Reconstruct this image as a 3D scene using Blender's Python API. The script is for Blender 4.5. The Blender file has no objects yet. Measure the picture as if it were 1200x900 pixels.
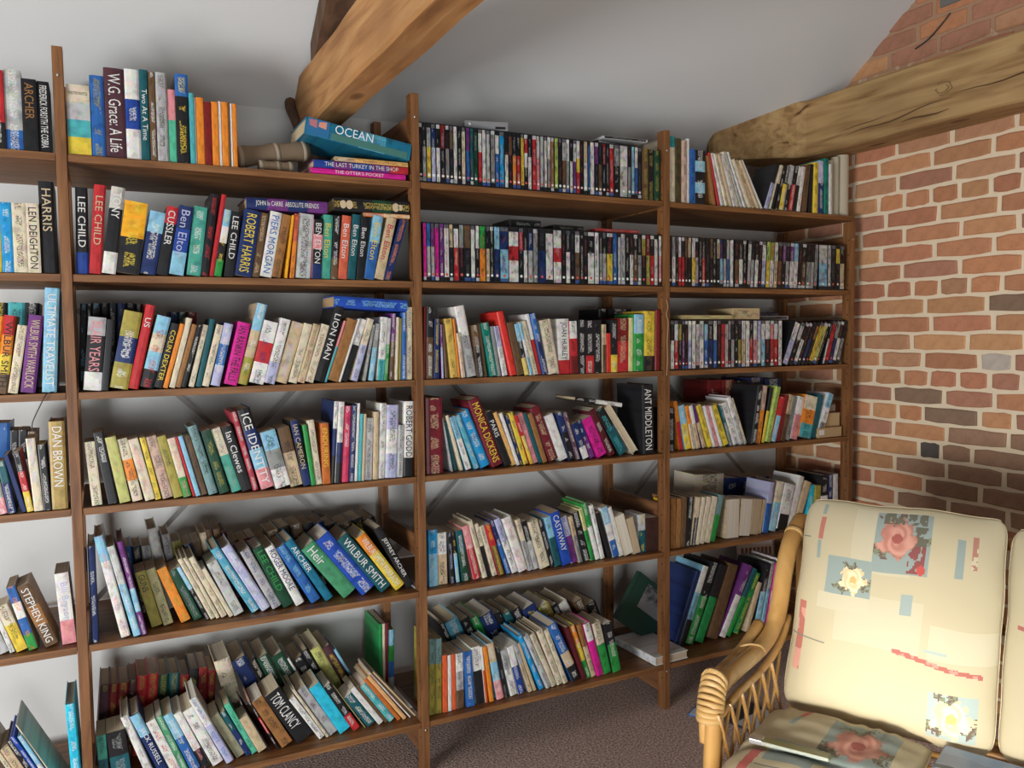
import bpy, bmesh, math, random
from mathutils import Vector, Matrix, noise as mnoise
import numpy as np

CAMV = [0.46979, -0.05949, -0.01129, 955.88499, -0.92645, -2.48926, 1.45779]
PXF = [-1.0046, -0.0109, 0.9847, 1.9804]
SHZ = [1.954, 1.6361, 1.3183, 1.0019, 0.6202, 0.1772]
COURSE = 0.07353

# ---------------------------------------------------------------- camera
scn = bpy.context.scene
col = scn.collection
def Rb(yaw, pitch, roll):
    cy, sy, cp, sp = math.cos(yaw), math.sin(yaw), math.cos(pitch), math.sin(pitch)
    f = Vector((sy*cp, cy*cp, sp)); r = Vector((cy, -sy, 0)); u = r.cross(f)
    c, s = math.cos(roll), math.sin(roll)
    return f, c*r + s*u, -s*r + c*u
cam = bpy.data.cameras.new('camera'); camo = bpy.data.objects.new('camera', cam); col.objects.link(camo)
f_, r_, u_ = Rb(CAMV[0], CAMV[1], CAMV[2])
m = Matrix((r_, u_, -f_)).transposed().to_4x4(); m.translation = Vector(CAMV[4:7])
camo.matrix_world = m
cam.sensor_fit = 'HORIZONTAL'; cam.sensor_width = 36; cam.lens = CAMV[3]/1200*36; cam.clip_start = .05
scn.camera = camo

# ---------------------------------------------------------------- light
W = bpy.data.worlds.new('world'); scn.world = W; W.use_nodes = True
bg = W.node_tree.nodes['Background']; bg.inputs[0].default_value = (.80, .90, 1, 1); bg.inputs[1].default_value = .12
def area(name, loc, target, sx, sy, power, colr, spread=180):
    l = bpy.data.lights.new(name, 'AREA'); l.shape = 'RECTANGLE'; l.size = sx; l.size_y = sy
    l.energy = power; l.color = colr; l.spread = math.radians(spread)
    o = bpy.data.objects.new(name, l); col.objects.link(o); o.location = loc
    o.rotation_euler = (Vector(target)-Vector(loc)).to_track_quat('-Z', 'Y').to_euler(); return o
area('window_and_fill_light', (-3.7, -2.5, .70), (.9, -.2, .95), 1.5, .9, 148, (.97, .985, 1))
area('window_and_fill_light', (-1.2, -4.6, .75), (.6, .5, .70), 1.5, 1.0, 56, (.95, .985, 1))  # added fill lamp, not a known window; lights the back wall from the front
area('sunbeam_through_window', (-1.9, -2.7, .85), (.95, -1.05, .42), .3, .3, 2.2, (1, .96, .88), 20)
scn.view_settings.view_transform = 'Standard'; scn.view_settings.look = 'None'
scn.view_settings.exposure = 0.0; scn.view_settings.gamma = 1; scn.view_settings.use_curve_mapping = False

PAL = {'k': (0.018, 0.018, 0.02), 'w': (0.74, 0.73, 0.69), 'W': (0.68, 0.6, 0.44), 'G': (0.5, 0.51, 0.5), 'g': (0.27, 0.28, 0.27), 'S': (0.42, 0.42, 0.42), 's': (0.55, 0.53, 0.48), 'r': (0.5, 0.03, 0.035), 'r2': (0.68, 0.04, 0.03), 'r3': (0.72, 0.12, 0.04), 'R': (0.2, 0.018, 0.018), 'R2': (0.42, 0.05, 0.07), 'R3': (0.17, 0.018, 0.028), 'R4': (0.1, 0.015, 0.02), 'M': (0.085, 0.035, 0.045), 'b': (0.03, 0.13, 0.4), 'b2': (0.02, 0.075, 0.42), 'b3': (0.02, 0.3, 0.62), 'B': (0.018, 0.035, 0.13), 'B2': (0.02, 0.06, 0.3), 'c': (0.25, 0.52, 0.68), 'c2': (0.1, 0.38, 0.52), 'c3': (0.03, 0.52, 0.72), 'U': (0.015, 0.17, 0.28), 't': (0.08, 0.42, 0.45), 't2': (0.03, 0.26, 0.28), 'T': (0.015, 0.1, 0.12), 'T2': (0.01, 0.2, 0.15), 'a': (0.07, 0.36, 0.27), 'a2': (0.17, 0.3, 0.3), 'n': (0.03, 0.3, 0.06), 'n2': (0.07, 0.3, 0.15), 'n3': (0.1, 0.5, 0.32), 'n4': (0.42, 0.55, 0.12), 'n5': (0.02, 0.26, 0.07), 'N': (0.015, 0.065, 0.035), 'y': (0.75, 0.56, 0.06), 'y2': (0.64, 0.44, 0.1), 'y3': (0.7, 0.68, 0.3), 'Y': (0.36, 0.31, 0.06), 'Y2': (0.42, 0.29, 0.09), 'Y3': (0.5, 0.5, 0.16), 'Y4': (0.34, 0.3, 0.15), 'Y5': (0.33, 0.32, 0.21), 'Y6': (0.08, 0.065, 0.025), 'c1': (0.66, 0.13, 0.07), 'o': (0.78, 0.25, 0.03), 'o2': (0.55, 0.15, 0.03), 'o3': (0.74, 0.42, 0.18), 'o4': (0.78, 0.45, 0.15), 'O': (0.32, 0.15, 0.05), 'Q': (0.85, 0.4, 0.02), 'E': (0.14, 0.08, 0.04), 'E2': (0.28, 0.17, 0.09), 'E3': (0.05, 0.022, 0.018), 'e': (0.58, 0.45, 0.28), 'p': (0.72, 0.28, 0.3), 'p2': (0.6, 0.05, 0.12), 'p3': (0.55, 0.38, 0.3), 'm': (0.65, 0.02, 0.28), 'P': (0.16, 0.04, 0.2), 'P2': (0.12, 0.06, 0.09), 'l': (0.45, 0.46, 0.66)}
GROUPS = ['books on the bottom shelf of the left-edge bay', 'books on the bottom shelf of the right-hand bay', 'books on the bottom shelf of the second bay', 'books on the bottom shelf of the third bay', 'books on the fifth shelf of the left-edge bay', 'books on the fifth shelf of the right-hand bay', 'books on the fifth shelf of the second bay', 'books on the fifth shelf of the third bay', 'books on the fourth shelf of the left-edge bay', 'books on the fourth shelf of the right-hand bay', 'books on the fourth shelf of the second bay', 'books on the fourth shelf of the third bay', 'books on the second shelf of the left-edge bay', 'books on the second shelf of the second bay', 'books on the third shelf of the left-edge bay', 'books on the third shelf of the second bay', 'books on the third shelf of the third bay', 'books on the top shelf of the left-edge bay', 'books on the top shelf of the right-hand bay', 'books on the top shelf of the second bay', 'books on the top shelf of the third bay', 'disc cases on the second shelf of the right-hand bay', 'disc cases on the second shelf of the third bay', 'disc cases on the third shelf of the right-hand bay', 'disc cases on the top shelf of the third bay', 'magazines on the top shelf of the right-hand bay']
COURSES = [
(3.654, [0.15], {}),
(3.5804, [0.0], {}),
(3.5069, [0.13], {}),
(3.4334, [0.04], {}),
(3.3598, [0.11], {}),
(3.2863, [0.02], {}),
(3.2127, [0.15], {}),
(3.1392, [0.0], {}),
(3.0657, [0.13], {}),
(2.9921, [0.04], {}),
(2.9186, [0.11], {}),
(2.8451, [0.02], {}),
(2.7715, [0.15], {}),
(2.698, [0.0], {}),
(2.6245, [0.13], {}),
(2.5509, [0.04], {}),
(2.4774, [0.11], {}),
(2.4039, [0.02], {}),
(2.3303, [0.15], {}),
(2.2568, [-0.135, -0.383, -0.635], {}),
(2.1833, [-0.048, -0.299, -0.55], {}),
(2.1097, [-0.141, -0.392, -0.642], {}),
(2.0362, [-0.05, -0.176, -0.297, -0.417, -0.543, -0.663], {}),
(1.9627, [-0.087, -0.331, -0.577], {}),
(1.8891, [-0.177, -0.428], {}),
(1.8156, [-0.063, -0.315, -0.56], {}),
(1.7421, [-0.17, -0.425, -0.672], {}),
(1.6685, [-0.094, -0.219, -0.34, -0.467, -0.595], {}),
(1.595, [-0.038, -0.28, -0.539], {2: 'h'}),
(1.5215, [-0.054, -0.307, -0.563], {}),
(1.4479, [0.018, -0.22, -0.464], {}),
(1.3744, [-0.071, -0.272, -0.513, -0.644], {2: 'q'}),
(1.3009, [-0.04, -0.179, -0.303, -0.429, -0.555, -0.677], {}),
(1.2273, [-0.135, -0.37, -0.575], {0: 'h'}),
(1.1538, [-0.029, -0.16, -0.28, -0.519, -0.652], {2: 'h'}),
(1.0802, [-0.14, -0.385, -0.634], {1: 'b', 2: 'b'}),
(1.0067, [-0.021, -0.26, -0.361, -0.493], {1: 'd', 2: 'b', 3: 'b'}),
(0.9332, [-0.149, -0.387, -0.621], {0: 'b', 1: 'b', 2: 'b'}),
(0.8596, [-0.04, -0.286, -0.529], {1: 'b', 2: 'b'}),
(0.7861, [-0.158, -0.399, -0.638], {0: 'b', 1: 'b', 2: 'b'}),
(0.7126, [0.11], {}),
(0.639, [0.02], {}),
(0.5655, [0.15], {}),
(0.492, [0.0], {}),
(0.4184, [0.13], {}),
(0.3449, [0.04], {}),
(0.2714, [0.11], {}),
(0.1978, [0.02], {}),
(0.1243, [0.15], {}),
(0.0508, [0.0], {})]
# kind, x, y, z, lean, height, thickness, depth, spine colours from the top, ink, lettering, flags, label, group
BOOKS = [
('p',-1.1508,0.0080,1.9546,0.0000,0.1983,0.0342,0.1239,'r/r/k','w',None,'','red paperback with black, top shelf, left-edge bay',17),
('p',-1.1158,0.0138,1.9546,0.0000,0.2041,0.0381,0.1275,'S/G/S/b','w',None,'','silver grey paperback with blue, top shelf, left-edge bay',17),
('p',-1.0769,0.0079,1.9546,0.0000,0.1839,0.0339,0.1149,'k','O','ARCHER','','black paperback with tan brown lettering, top shelf, left-edge bay',17),
('p',-1.0422,0.0143,1.9546,-0.0000,0.1830,0.0280,0.1144,'k','w','FREDERICK FORSYTH THE COBRA','','black paperback with white lettering, top shelf, left-edge bay',17),
('p',-0.9743,0.0104,1.9546,-0.0000,0.1834,0.0547,0.1146,'W/G/t/y','k','^DOCTOR DOLITTLE','','thick cream paperback with yellow, top shelf, second bay',19),
('h',-0.9188,0.0115,1.9546,-0.0000,0.2145,0.0342,0.1373,'b','Y',None,'','blue hardback with olive yellow lettering, top shelf, second bay',19),
('h',-0.8838,0.0129,1.9546,0.0000,0.2400,0.0500,0.1536,'M','w','W.G. Grace: A Life','','thick plum brown hardback with white lettering, top shelf, second bay',19),
('h',-0.8330,0.0107,1.9546,0.0000,0.2423,0.0365,0.1551,'w/B2/w','w',None,'','deep blue hardback with white, top shelf, second bay',19),
('h',-0.7957,0.0087,1.9546,-0.0000,0.2445,0.0219,0.1565,'T','w','Two At A Time','','dark teal hardback titled TWO AT A TIME, top shelf, second bay',19),
('h',-0.7730,0.0077,1.9546,0.0000,0.2407,0.0171,0.1540,'E','w',None,'','brown hardback with white lettering, top shelf, second bay',19),
('h',-0.7551,0.0067,1.9546,0.0000,0.2419,0.0283,0.1548,'S','k',None,'','silver grey hardback with black lettering, top shelf, second bay',19),
('p',-0.7260,0.0126,1.9546,-0.0000,0.2004,0.0203,0.1253,'p/n3','w',None,'N','pink paperback with mint green, top shelf, second bay',19),
('h',-0.7049,0.0100,1.9546,-0.0000,0.2457,0.0345,0.1572,'b/k/k/k','y',None,'','black hardback with blue, top shelf, second bay',19),
('p',-0.6696,0.0074,1.9546,0.0000,0.1957,0.0128,0.1223,'t','w',None,'N','thin turquoise paperback, top shelf, second bay',19),
('p',-0.6560,0.0139,1.9546,0.0000,0.1855,0.0043,0.1159,'w','w',None,'N','thin white paperback between turquoise and orange ones, top shelf, second bay',19),
('p',-0.6509,0.0085,1.9546,0.0000,0.1861,0.0192,0.1163,'o','w',None,'N','orange paperback between white and dark red ones, top shelf, second bay',19),
('p',-0.6309,0.0097,1.9546,0.0000,0.1766,0.0199,0.1104,'R','w',None,'N','dark red paperback, top shelf, second bay',19),
('p',-0.6102,0.0087,1.9546,0.0000,0.1790,0.0178,0.1119,'o','w',None,'N','orange paperback between dark red and white ones, top shelf, second bay',19),
('p',-0.5917,0.0117,1.9546,0.0000,0.1824,0.0079,0.1140,'w','w',None,'N','thin white paperback between orange and orange ones, top shelf, second bay',19),
('p',-0.5829,0.0112,1.9546,0.0000,0.1823,0.0174,0.1139,'o','w',None,'N','orange paperback between white and brown ones, top shelf, second bay',19),
('p',-0.5648,0.0114,1.9546,0.0000,0.1814,0.0051,0.1134,'E','w',None,'N','thin brown paperback, top shelf, second bay',19),
('p',-0.5589,0.0084,1.9546,0.0000,0.1791,0.0045,0.1119,'w','w',None,'N','thin white paperback between brown and orange ones, top shelf, second bay',19),
('p',-0.5536,0.0086,1.9546,0.0000,0.1797,0.0116,0.1123,'o','w',None,'N','thin orange paperback, top shelf, second bay',19),
('p',-1.1606,0.0083,1.6367,-0.0000,0.1768,0.0223,0.1105,'y','k',None,'','yellow paperback with black lettering, second shelf, left-edge bay',12),
('p',-1.1375,0.0089,1.6367,-0.0000,0.1805,0.0253,0.1128,'b3','w',None,'','azure paperback with white lettering, second shelf, left-edge bay',12),
('p',-1.1113,0.0073,1.6367,0.0000,0.1799,0.0309,0.1124,'W','k',None,'','cream paperback between azure and cream ones, second shelf, left-edge bay',12),
('p',-1.0797,0.0075,1.6367,0.0000,0.1810,0.0297,0.1131,'W','k','LEN DEIGHTON','','cream paperback between cream and black ones, second shelf, left-edge bay',12),
('h',-1.0492,0.0147,1.6367,-0.0000,0.2416,0.0354,0.1546,'k','e','HARRIS','','black hardback with beige tan lettering, second shelf, left-edge bay',12),
('h',-0.9686,0.0146,1.6374,0.0235,0.2316,0.0298,0.1482,'k/k/k/B2','w','LEE CHILD','','black hardback with deep blue, second shelf, second bay',13),
('h',-0.9377,0.0077,1.6392,0.0871,0.2405,0.0292,0.1539,'r','e','LEE CHILD','','red hardback with beige tan lettering, second shelf, second bay',13),
('h',-0.9072,0.0062,1.6413,0.1372,0.2377,0.0338,0.1521,'s/k/k/w','w','TONY','','black hardback with white, second shelf, second bay',13),
('p',-0.8716,0.0078,1.6451,0.1469,0.1988,0.0573,0.1243,'Q/Q/k/k','y',None,'','thick amber paperback with black, second shelf, second bay',13),
('p',-0.8127,0.0123,1.6442,0.1885,0.1768,0.0398,0.1105,'c/B/B','w',None,'','navy paperback between amber and black ones, second shelf, second bay',13),
('p',-0.7705,0.0130,1.6422,0.1810,0.1942,0.0304,0.1214,'r/k/k/k','w','CUSSLER','','black paperback with red, second shelf, second bay',13),
('p',-0.7376,0.0062,1.6433,0.1761,0.1960,0.0374,0.1225,'B/B2/c','l','Ben Elton','','navy paperback between black and sea green ones, second shelf, second bay',13),
('p',-0.6913,0.0112,1.6416,0.1334,0.1971,0.0366,0.1232,'a','w',None,'','sea green paperback with white lettering, second shelf, second bay',13),
('h',-0.6549,0.0060,1.6401,0.1524,0.2363,0.0226,0.1512,'k','r',None,'','black hardback with red lettering, second shelf, second bay',13),
('h',-0.6317,0.0106,1.6391,0.1802,0.2395,0.0134,0.1533,'r','k',None,'N','red hardback, second shelf, second bay',13),
('p',-0.6169,0.0118,1.6401,0.1794,0.1954,0.0191,0.1221,'c/w/k/n','y',None,'','sky blue paperback with leaf green, second shelf, second bay',13),
('p',-0.5895,0.0149,1.6406,0.1424,0.1898,0.0276,0.1186,'k','w','LEE CHILD','','black paperback between sky blue and navy ones, second shelf, second bay',13),
('p',-0.5600,0.0083,1.6446,0.1730,0.1956,0.0458,0.1223,'B','y','ROBERT HARRIS','','thick navy paperback with yellow lettering, second shelf, second bay',13),
('p',-0.5121,0.0132,1.6403,0.1664,0.1914,0.0219,0.1196,'E','e',None,'','brown paperback with beige tan lettering, second shelf, second bay',13),
('p',-0.4885,0.0138,1.6431,0.1923,0.1962,0.0334,0.1226,'w','b','PIERS MORGAN','','white paperback with blue lettering, second shelf, second bay',13),
('p',-0.4539,0.0143,1.6417,0.1989,0.1905,0.0252,0.1190,'O','k',None,'','tan brown paperback with black lettering, second shelf, second bay',13),
('p',-0.4172,0.0060,1.6377,0.1416,0.1892,0.0072,0.1182,'Q','k',None,'N','thin amber paperback, second shelf, second bay',13),
('p',-0.4024,0.0102,1.6381,0.1067,0.1932,0.0132,0.1207,'c1/o','k',None,'','coral red paperback with orange, second shelf, second bay',13),
('p',-0.3840,0.0148,1.6404,0.0855,0.1942,0.0438,0.1214,'G','k',None,'','thick light grey paperback with black lettering, second shelf, second bay',13),
('p',-0.3358,0.0096,1.6385,0.0647,0.1790,0.0284,0.1119,'k/p/k/B','w','BEN ELTON','','black paperback with navy, second shelf, second bay',13),
('p',-0.3065,0.0133,1.6386,0.0703,0.1953,0.0275,0.1221,'a','y','Ben Elton','','sea green paperback with yellow lettering, second shelf, second bay',13),
('p',-0.2781,0.0109,1.6384,0.0796,0.1942,0.0218,0.1214,'k/k/E','w',None,'','black paperback with brown, second shelf, second bay',13),
('p',-0.2553,0.0129,1.6395,0.1006,0.1961,0.0280,0.1226,'c1','w','Ben Elton','','coral red paperback with white lettering, second shelf, second bay',13),
('p',-0.2263,0.0104,1.6396,0.1140,0.2011,0.0253,0.1257,'T','w','Ben Elton','','dark teal paperback with white lettering, second shelf, second bay',13),
('p',-0.1984,0.0063,1.6392,0.1053,0.1935,0.0236,0.1209,'k','w','Ben Elton','','black paperback between dark teal and sky blue ones, second shelf, second bay',13),
('p',-0.1731,0.0068,1.6422,0.1772,0.2007,0.0310,0.1254,'c/b','y','Ben Elton','','sky blue paperback with blue, second shelf, second bay',13),
('p',-0.1401,0.0070,1.6438,0.2431,0.1999,0.0296,0.1249,'e','r','Ben Elton','','beige tan paperback with red lettering, second shelf, second bay',13),
('p',-0.1083,0.0083,1.6437,0.3051,0.1995,0.0234,0.1247,'B','o',None,'','navy paperback with orange lettering, second shelf, second bay',13),
('h',-1.1916,0.0147,1.3222,0.1341,0.2051,0.0243,0.1313,'o/y/o','k',None,'','orange hardback with yellow, third shelf, left-edge bay',14),
('h',-1.1663,0.0117,1.3224,0.1341,0.2062,0.0258,0.1319,'r/o/y/E','k','WILBUR SMITH','','red hardback with brown, third shelf, left-edge bay',14),
('p',-1.1393,0.0133,1.3226,0.1648,0.1807,0.0220,0.1129,'W','E',None,'','cream paperback with brown lettering, third shelf, left-edge bay',14),
('h',-1.1108,0.0111,1.3235,0.1353,0.2062,0.0340,0.1320,'P','e','WILBUR SMITH WARLOCK','','purple hardback with beige tan lettering, third shelf, left-edge bay',14),
('h',-1.0613,0.0117,1.3211,0.0633,0.2784,0.0339,0.1750,'c','w','ULTIMATE TRAVELIST','','sky blue hardback titled ULTIMATE TRAVELIST, third shelf, left-edge bay',14),
('h',-1.2008,0.2073,1.3211,0.0510,0.2469,0.0425,0.1580,'k/Y/k','y',None,'','thick black hardback with olive yellow, back row, third shelf, left-edge bay',14),
('h',-1.1573,0.2083,1.3210,0.0503,0.2473,0.0409,0.1582,'t/c/y','k',None,'','turquoise hardback with yellow, back row, third shelf, left-edge bay',14),
('h',-1.1154,0.2082,1.3207,0.0498,0.2465,0.0346,0.1578,'k/N','w',None,'','black hardback with dark green, back row, third shelf, left-edge bay',14),
('p',-0.9638,0.0134,1.3233,0.1021,0.2003,0.0432,0.1252,'S/k/k/w','p','BLAIR YEARS','','thick black paperback with white, third shelf, second bay',15),
('p',-0.9198,0.0068,1.3208,0.1090,0.1951,0.0175,0.1220,'k','w',None,'N','black paperback, third shelf, second bay',15),
('h',-0.8996,0.0092,1.3285,0.2078,0.2171,0.0464,0.1389,'Y/B/Y','w',None,'','thick olive yellow hardback with navy, third shelf, second bay',15),
('h',-0.8521,0.0063,1.3244,0.2237,0.2382,0.0247,0.1524,'r','w','US','','red hardback titled US, third shelf, second bay',15),
('h',-0.8246,0.0109,1.3283,0.2626,0.2062,0.0362,0.1320,'c/W/c/k','r',None,'','sky blue hardback with black, third shelf, second bay',15),
('p',-0.7871,0.0132,1.3249,0.2808,0.1876,0.0215,0.1172,'k','y','COLIN DEXTER','','black paperback with yellow lettering, third shelf, second bay',15),
('p',-0.7640,0.0065,1.3223,0.2775,0.1873,0.0121,0.1171,'o','w',None,'N','thin orange paperback, third shelf, second bay',15),
('p',-0.7479,0.0077,1.3228,0.2640,0.2034,0.0148,0.1272,'W','w',None,'N','cream paperback, third shelf, second bay',15),
('p',-0.7317,0.0093,1.3227,0.2769,0.1854,0.0138,0.1159,'O','w',None,'N','tan brown paperback between cream and black ones, third shelf, second bay',15),
('p',-0.7165,0.0082,1.3226,0.2796,0.1843,0.0131,0.1152,'k','w',None,'','black paperback with white lettering, third shelf, second bay',15),
('p',-0.6962,0.0132,1.3226,0.2484,0.1827,0.0147,0.1142,'W','k',None,'','cream paperback between black and dark teal ones, third shelf, second bay',15),
('p',-0.6768,0.0092,1.3222,0.2291,0.1988,0.0143,0.1242,'T','w',None,'N','dark teal paperback, third shelf, second bay',15),
('p',-0.6607,0.0117,1.3238,0.2564,0.1829,0.0191,0.1143,'W','k',None,'','cream paperback between dark teal and lilac ones, third shelf, second bay',15),
('p',-0.6365,0.0104,1.3248,0.2380,0.1848,0.0248,0.1155,'l/b/l','w',None,'','lilac paperback with blue, third shelf, second bay',15),
('p',-0.5992,0.0113,1.3275,0.2444,0.1866,0.0352,0.1166,'m','k','IAN RANKIN THE FALLS','','magenta paperback with black lettering, third shelf, second bay',15),
('h',-0.5621,0.0145,1.3267,0.2724,0.2457,0.0288,0.1573,'c/e/Y','w',None,'','beige tan hardback with olive yellow, third shelf, second bay',15),
('p',-0.5282,0.0145,1.3295,0.2597,0.1899,0.0413,0.1187,'w/r/w','B',None,'','red paperback with white, third shelf, second bay',15),
('p',-0.4853,0.0070,1.3268,0.2744,0.1993,0.0289,0.1246,'w/w/l','k',None,'','white paperback with lilac, third shelf, second bay',15),
('p',-0.4534,0.0136,1.3293,0.3030,0.1890,0.0347,0.1181,'e','l',None,'','beige tan paperback with lilac lettering, third shelf, second bay',15),
('p',-0.4143,0.0091,1.3259,0.2871,0.1850,0.0247,0.1156,'W','k',None,'','cream paperback between beige tan and beige tan ones, third shelf, second bay',15),
('p',-0.3879,0.0069,1.3251,0.2969,0.1842,0.0210,0.1151,'e','E',None,'','beige tan paperback with brown lettering, third shelf, second bay',15),
('p',-0.3645,0.0095,1.3265,0.3074,0.1829,0.0249,0.1143,'W','E',None,'','cream paperback with brown lettering, third shelf, second bay',15),
('h',-0.3353,0.0106,1.3280,0.2978,0.2388,0.0310,0.1528,'k','w','LION MAN','','black hardback titled LION MAN, third shelf, second bay',15),
('p',-0.3040,0.0146,1.3212,0.3375,0.1999,0.0067,0.1249,'p/t','w',None,'N','thin pink paperback with turquoise, third shelf, second bay',15),
('p',-0.2930,0.0093,1.3291,0.3364,0.2010,0.0308,0.1256,'O','w',None,'N','tan brown paperback between pink and white ones, third shelf, second bay',15),
('h',-0.2616,0.0061,1.3209,0.3324,0.2057,0.0058,0.1316,'w','w',None,'N','thin white hardback, third shelf, second bay',15),
('p',-0.2516,0.0137,1.3258,0.3262,0.2021,0.0214,0.1263,'w/k','k',None,'','white paperback with black, third shelf, second bay',15),
('p',-0.2221,0.0070,1.3248,0.2950,0.2014,0.0200,0.1259,'W/l','k',None,'','cream paperback with lilac, third shelf, second bay',15),
('p',-0.1840,0.0103,1.3208,0.1999,0.1793,0.0095,0.1121,'g','w',None,'','thin grey paperback with white lettering, third shelf, second bay',15),
('p',-0.1650,0.0136,1.3214,0.1527,0.1815,0.0161,0.1134,'g/c','w',None,'','grey paperback with sky blue, third shelf, second bay',15),
('p',-0.1367,0.0106,1.3209,0.0898,0.2011,0.0218,0.1257,'w/w/t','k',None,'','white paperback with turquoise, third shelf, second bay',15),
('p',-0.1130,0.0100,1.3198,0.0847,0.1980,0.0105,0.1237,'S/n','w',None,'','thin silver grey paperback with leaf green, third shelf, second bay',15),
('h',-0.0973,0.0132,1.3200,0.0625,0.2127,0.0161,0.1362,'P/E','w',None,'','purple hardback with brown, third shelf, second bay',15),
('p',-0.0783,0.0062,1.3193,0.0523,0.2006,0.0075,0.1253,'W','w',None,'','thin cream paperback with white lettering, third shelf, second bay',15),
('p',-0.0675,0.0112,1.3193,0.0398,0.1974,0.0093,0.1234,'Y','w',None,'N','thin olive yellow paperback, third shelf, second bay',15),
('h',-0.0553,0.0097,1.3194,0.0261,0.2155,0.0155,0.1379,'b','w',None,'','blue hardback with white lettering, third shelf, second bay',15),
('h',-0.0386,0.0149,1.3194,0.0199,0.2337,0.0221,0.1496,'W','k',None,'','cream hardback with black lettering, third shelf, second bay',15),
('h',-0.9776,0.1972,1.3199,0.0499,0.2455,0.0185,0.1571,'k','c',None,'','leftmost black hardback, back row, third shelf, second bay',15),
('h',-0.9595,0.1905,1.3195,0.0496,0.2456,0.0119,0.1572,'k','w',None,'','thin black hardback with white lettering, back row, third shelf, second bay',15),
('h',-0.9475,0.1917,1.3201,0.0494,0.2468,0.0237,0.1580,'k','c',None,'','black hardback between black and black ones, back row, third shelf, second bay',15),
('h',-0.9231,0.1941,1.3199,0.0491,0.2465,0.0193,0.1577,'k','g',None,'','black hardback with grey lettering, back row, third shelf, second bay',15),
('h',-0.9029,0.1963,1.3200,0.0487,0.2477,0.0215,0.1586,'k','w',None,'','black hardback between black and navy ones, back row, third shelf, second bay',15),
('h',-0.8805,0.1930,1.3200,0.0485,0.2468,0.0227,0.1579,'B','g',None,'','navy hardback with grey lettering, back row, third shelf, second bay',15),
('h',-0.8568,0.1932,1.3202,0.0482,0.2470,0.0250,0.1581,'k','w',None,'','black hardback between navy and black ones, back row, third shelf, second bay',15),
('h',-0.8309,0.1983,1.3198,0.0479,0.2449,0.0174,0.1567,'k','w',None,'','black hardback between black and dark red ones, back row, third shelf, second bay',15),
('h',-0.8126,0.1986,1.3198,0.0477,0.2450,0.0187,0.1568,'R','w',None,'','dark red hardback between black and navy ones, back row, third shelf, second bay',15),
('h',-0.7354,0.1937,1.3200,0.0457,0.2212,0.0235,0.1416,'B','w',None,'','navy hardback with white lettering, back row, third shelf, second bay',15),
('h',-0.7110,0.1981,1.3200,0.0453,0.2212,0.0237,0.1416,'N','w',None,'','dark green hardback with white lettering, back row, third shelf, second bay',15),
('h',-0.6864,0.1930,1.3202,0.0450,0.2213,0.0279,0.1416,'R','w',None,'','rightmost dark red hardback, back row, third shelf, second bay',15),
('p',-1.2132,0.0067,1.0025,-0.1453,0.1391,0.0174,0.0869,'g/T/w','k',None,'','grey paperback with white, fourth shelf, left-edge bay',8),
('p',-1.1942,0.0107,1.0025,-0.1492,0.1376,0.0205,0.0860,'k/W','k',None,'','black paperback with cream, fourth shelf, left-edge bay',8),
('p',-1.1722,0.0119,1.0025,-0.1534,0.1287,0.0197,0.0805,'T/g/p','w',None,'','dark teal paperback with pink, fourth shelf, left-edge bay',8),
('p',-1.1514,0.0140,1.0025,-0.1487,0.1411,0.0183,0.0882,'T/B','w',None,'','dark teal paperback with navy, fourth shelf, left-edge bay',8),
('p',-1.1198,0.0147,1.0025,-0.2332,0.1601,0.0110,0.1001,'B','w',None,'N','thin navy paperback, fourth shelf, left-edge bay',8),
('p',-1.1077,0.0129,1.0025,-0.1616,0.1650,0.0151,0.1031,'k/r/y','w',None,'','black paperback with yellow, fourth shelf, left-edge bay',8),
('p',-1.0916,0.0128,1.0025,-0.0654,0.1963,0.0213,0.1227,'W','l',None,'','cream paperback with lilac lettering, fourth shelf, left-edge bay',8),
('p',-1.0694,0.0124,1.0025,-0.0466,0.1783,0.0184,0.1114,'k','w',None,'','black paperback with white lettering, fourth shelf, left-edge bay',8),
('h',-1.0502,0.0123,1.0025,0.0000,0.2385,0.0378,0.1527,'Y2','w','DAN BROWN','','dull gold hardback with white lettering, fourth shelf, left-edge bay',8),
('h',-1.2097,0.2169,1.0044,0.0417,0.2235,0.0454,0.1431,'b','w',None,'','thick blue hardback with white lettering, back row, fourth shelf, left-edge bay',8),
('p',-1.1634,0.2188,1.0033,0.0409,0.2000,0.0202,0.1250,'k/G','w',None,'','black paperback with light grey, back row, fourth shelf, left-edge bay',8),
('p',-1.1423,0.2134,1.0034,0.0405,0.2006,0.0220,0.1254,'k/w','w',None,'','black paperback with white, back row, fourth shelf, left-edge bay',8),
('p',-1.1194,0.2107,1.0034,0.0401,0.1953,0.0223,0.1221,'E','w',None,'','brown paperback with white lettering, back row, fourth shelf, left-edge bay',8),
('p',-0.9542,0.0142,1.0025,-0.0734,0.1771,0.0254,0.1107,'W','k',None,'','leftmost cream paperback, fourth shelf, second bay',10),
('p',-0.9140,0.0140,1.0025,-0.1511,0.2022,0.0243,0.1264,'k','w',None,'','black paperback between cream and yellow green ones, fourth shelf, second bay',10),
('p',-0.8852,0.0153,1.0025,-0.1690,0.1875,0.0273,0.1172,'Y3','W',None,'N','yellow green paperback, fourth shelf, second bay',10),
('p',-0.8527,0.0193,1.0025,-0.1911,0.1807,0.0262,0.1130,'W/o/W','k',None,'','orange paperback with cream, fourth shelf, second bay',10),
('p',-0.8202,0.0125,1.0025,-0.2181,0.1798,0.0254,0.1124,'W','p',None,'','cream paperback with pink lettering, fourth shelf, second bay',10),
('p',-0.7934,0.0160,1.0025,-0.2007,0.1826,0.0146,0.1141,'y','k',None,'','yellow paperback with black lettering, fourth shelf, second bay',10),
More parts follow.
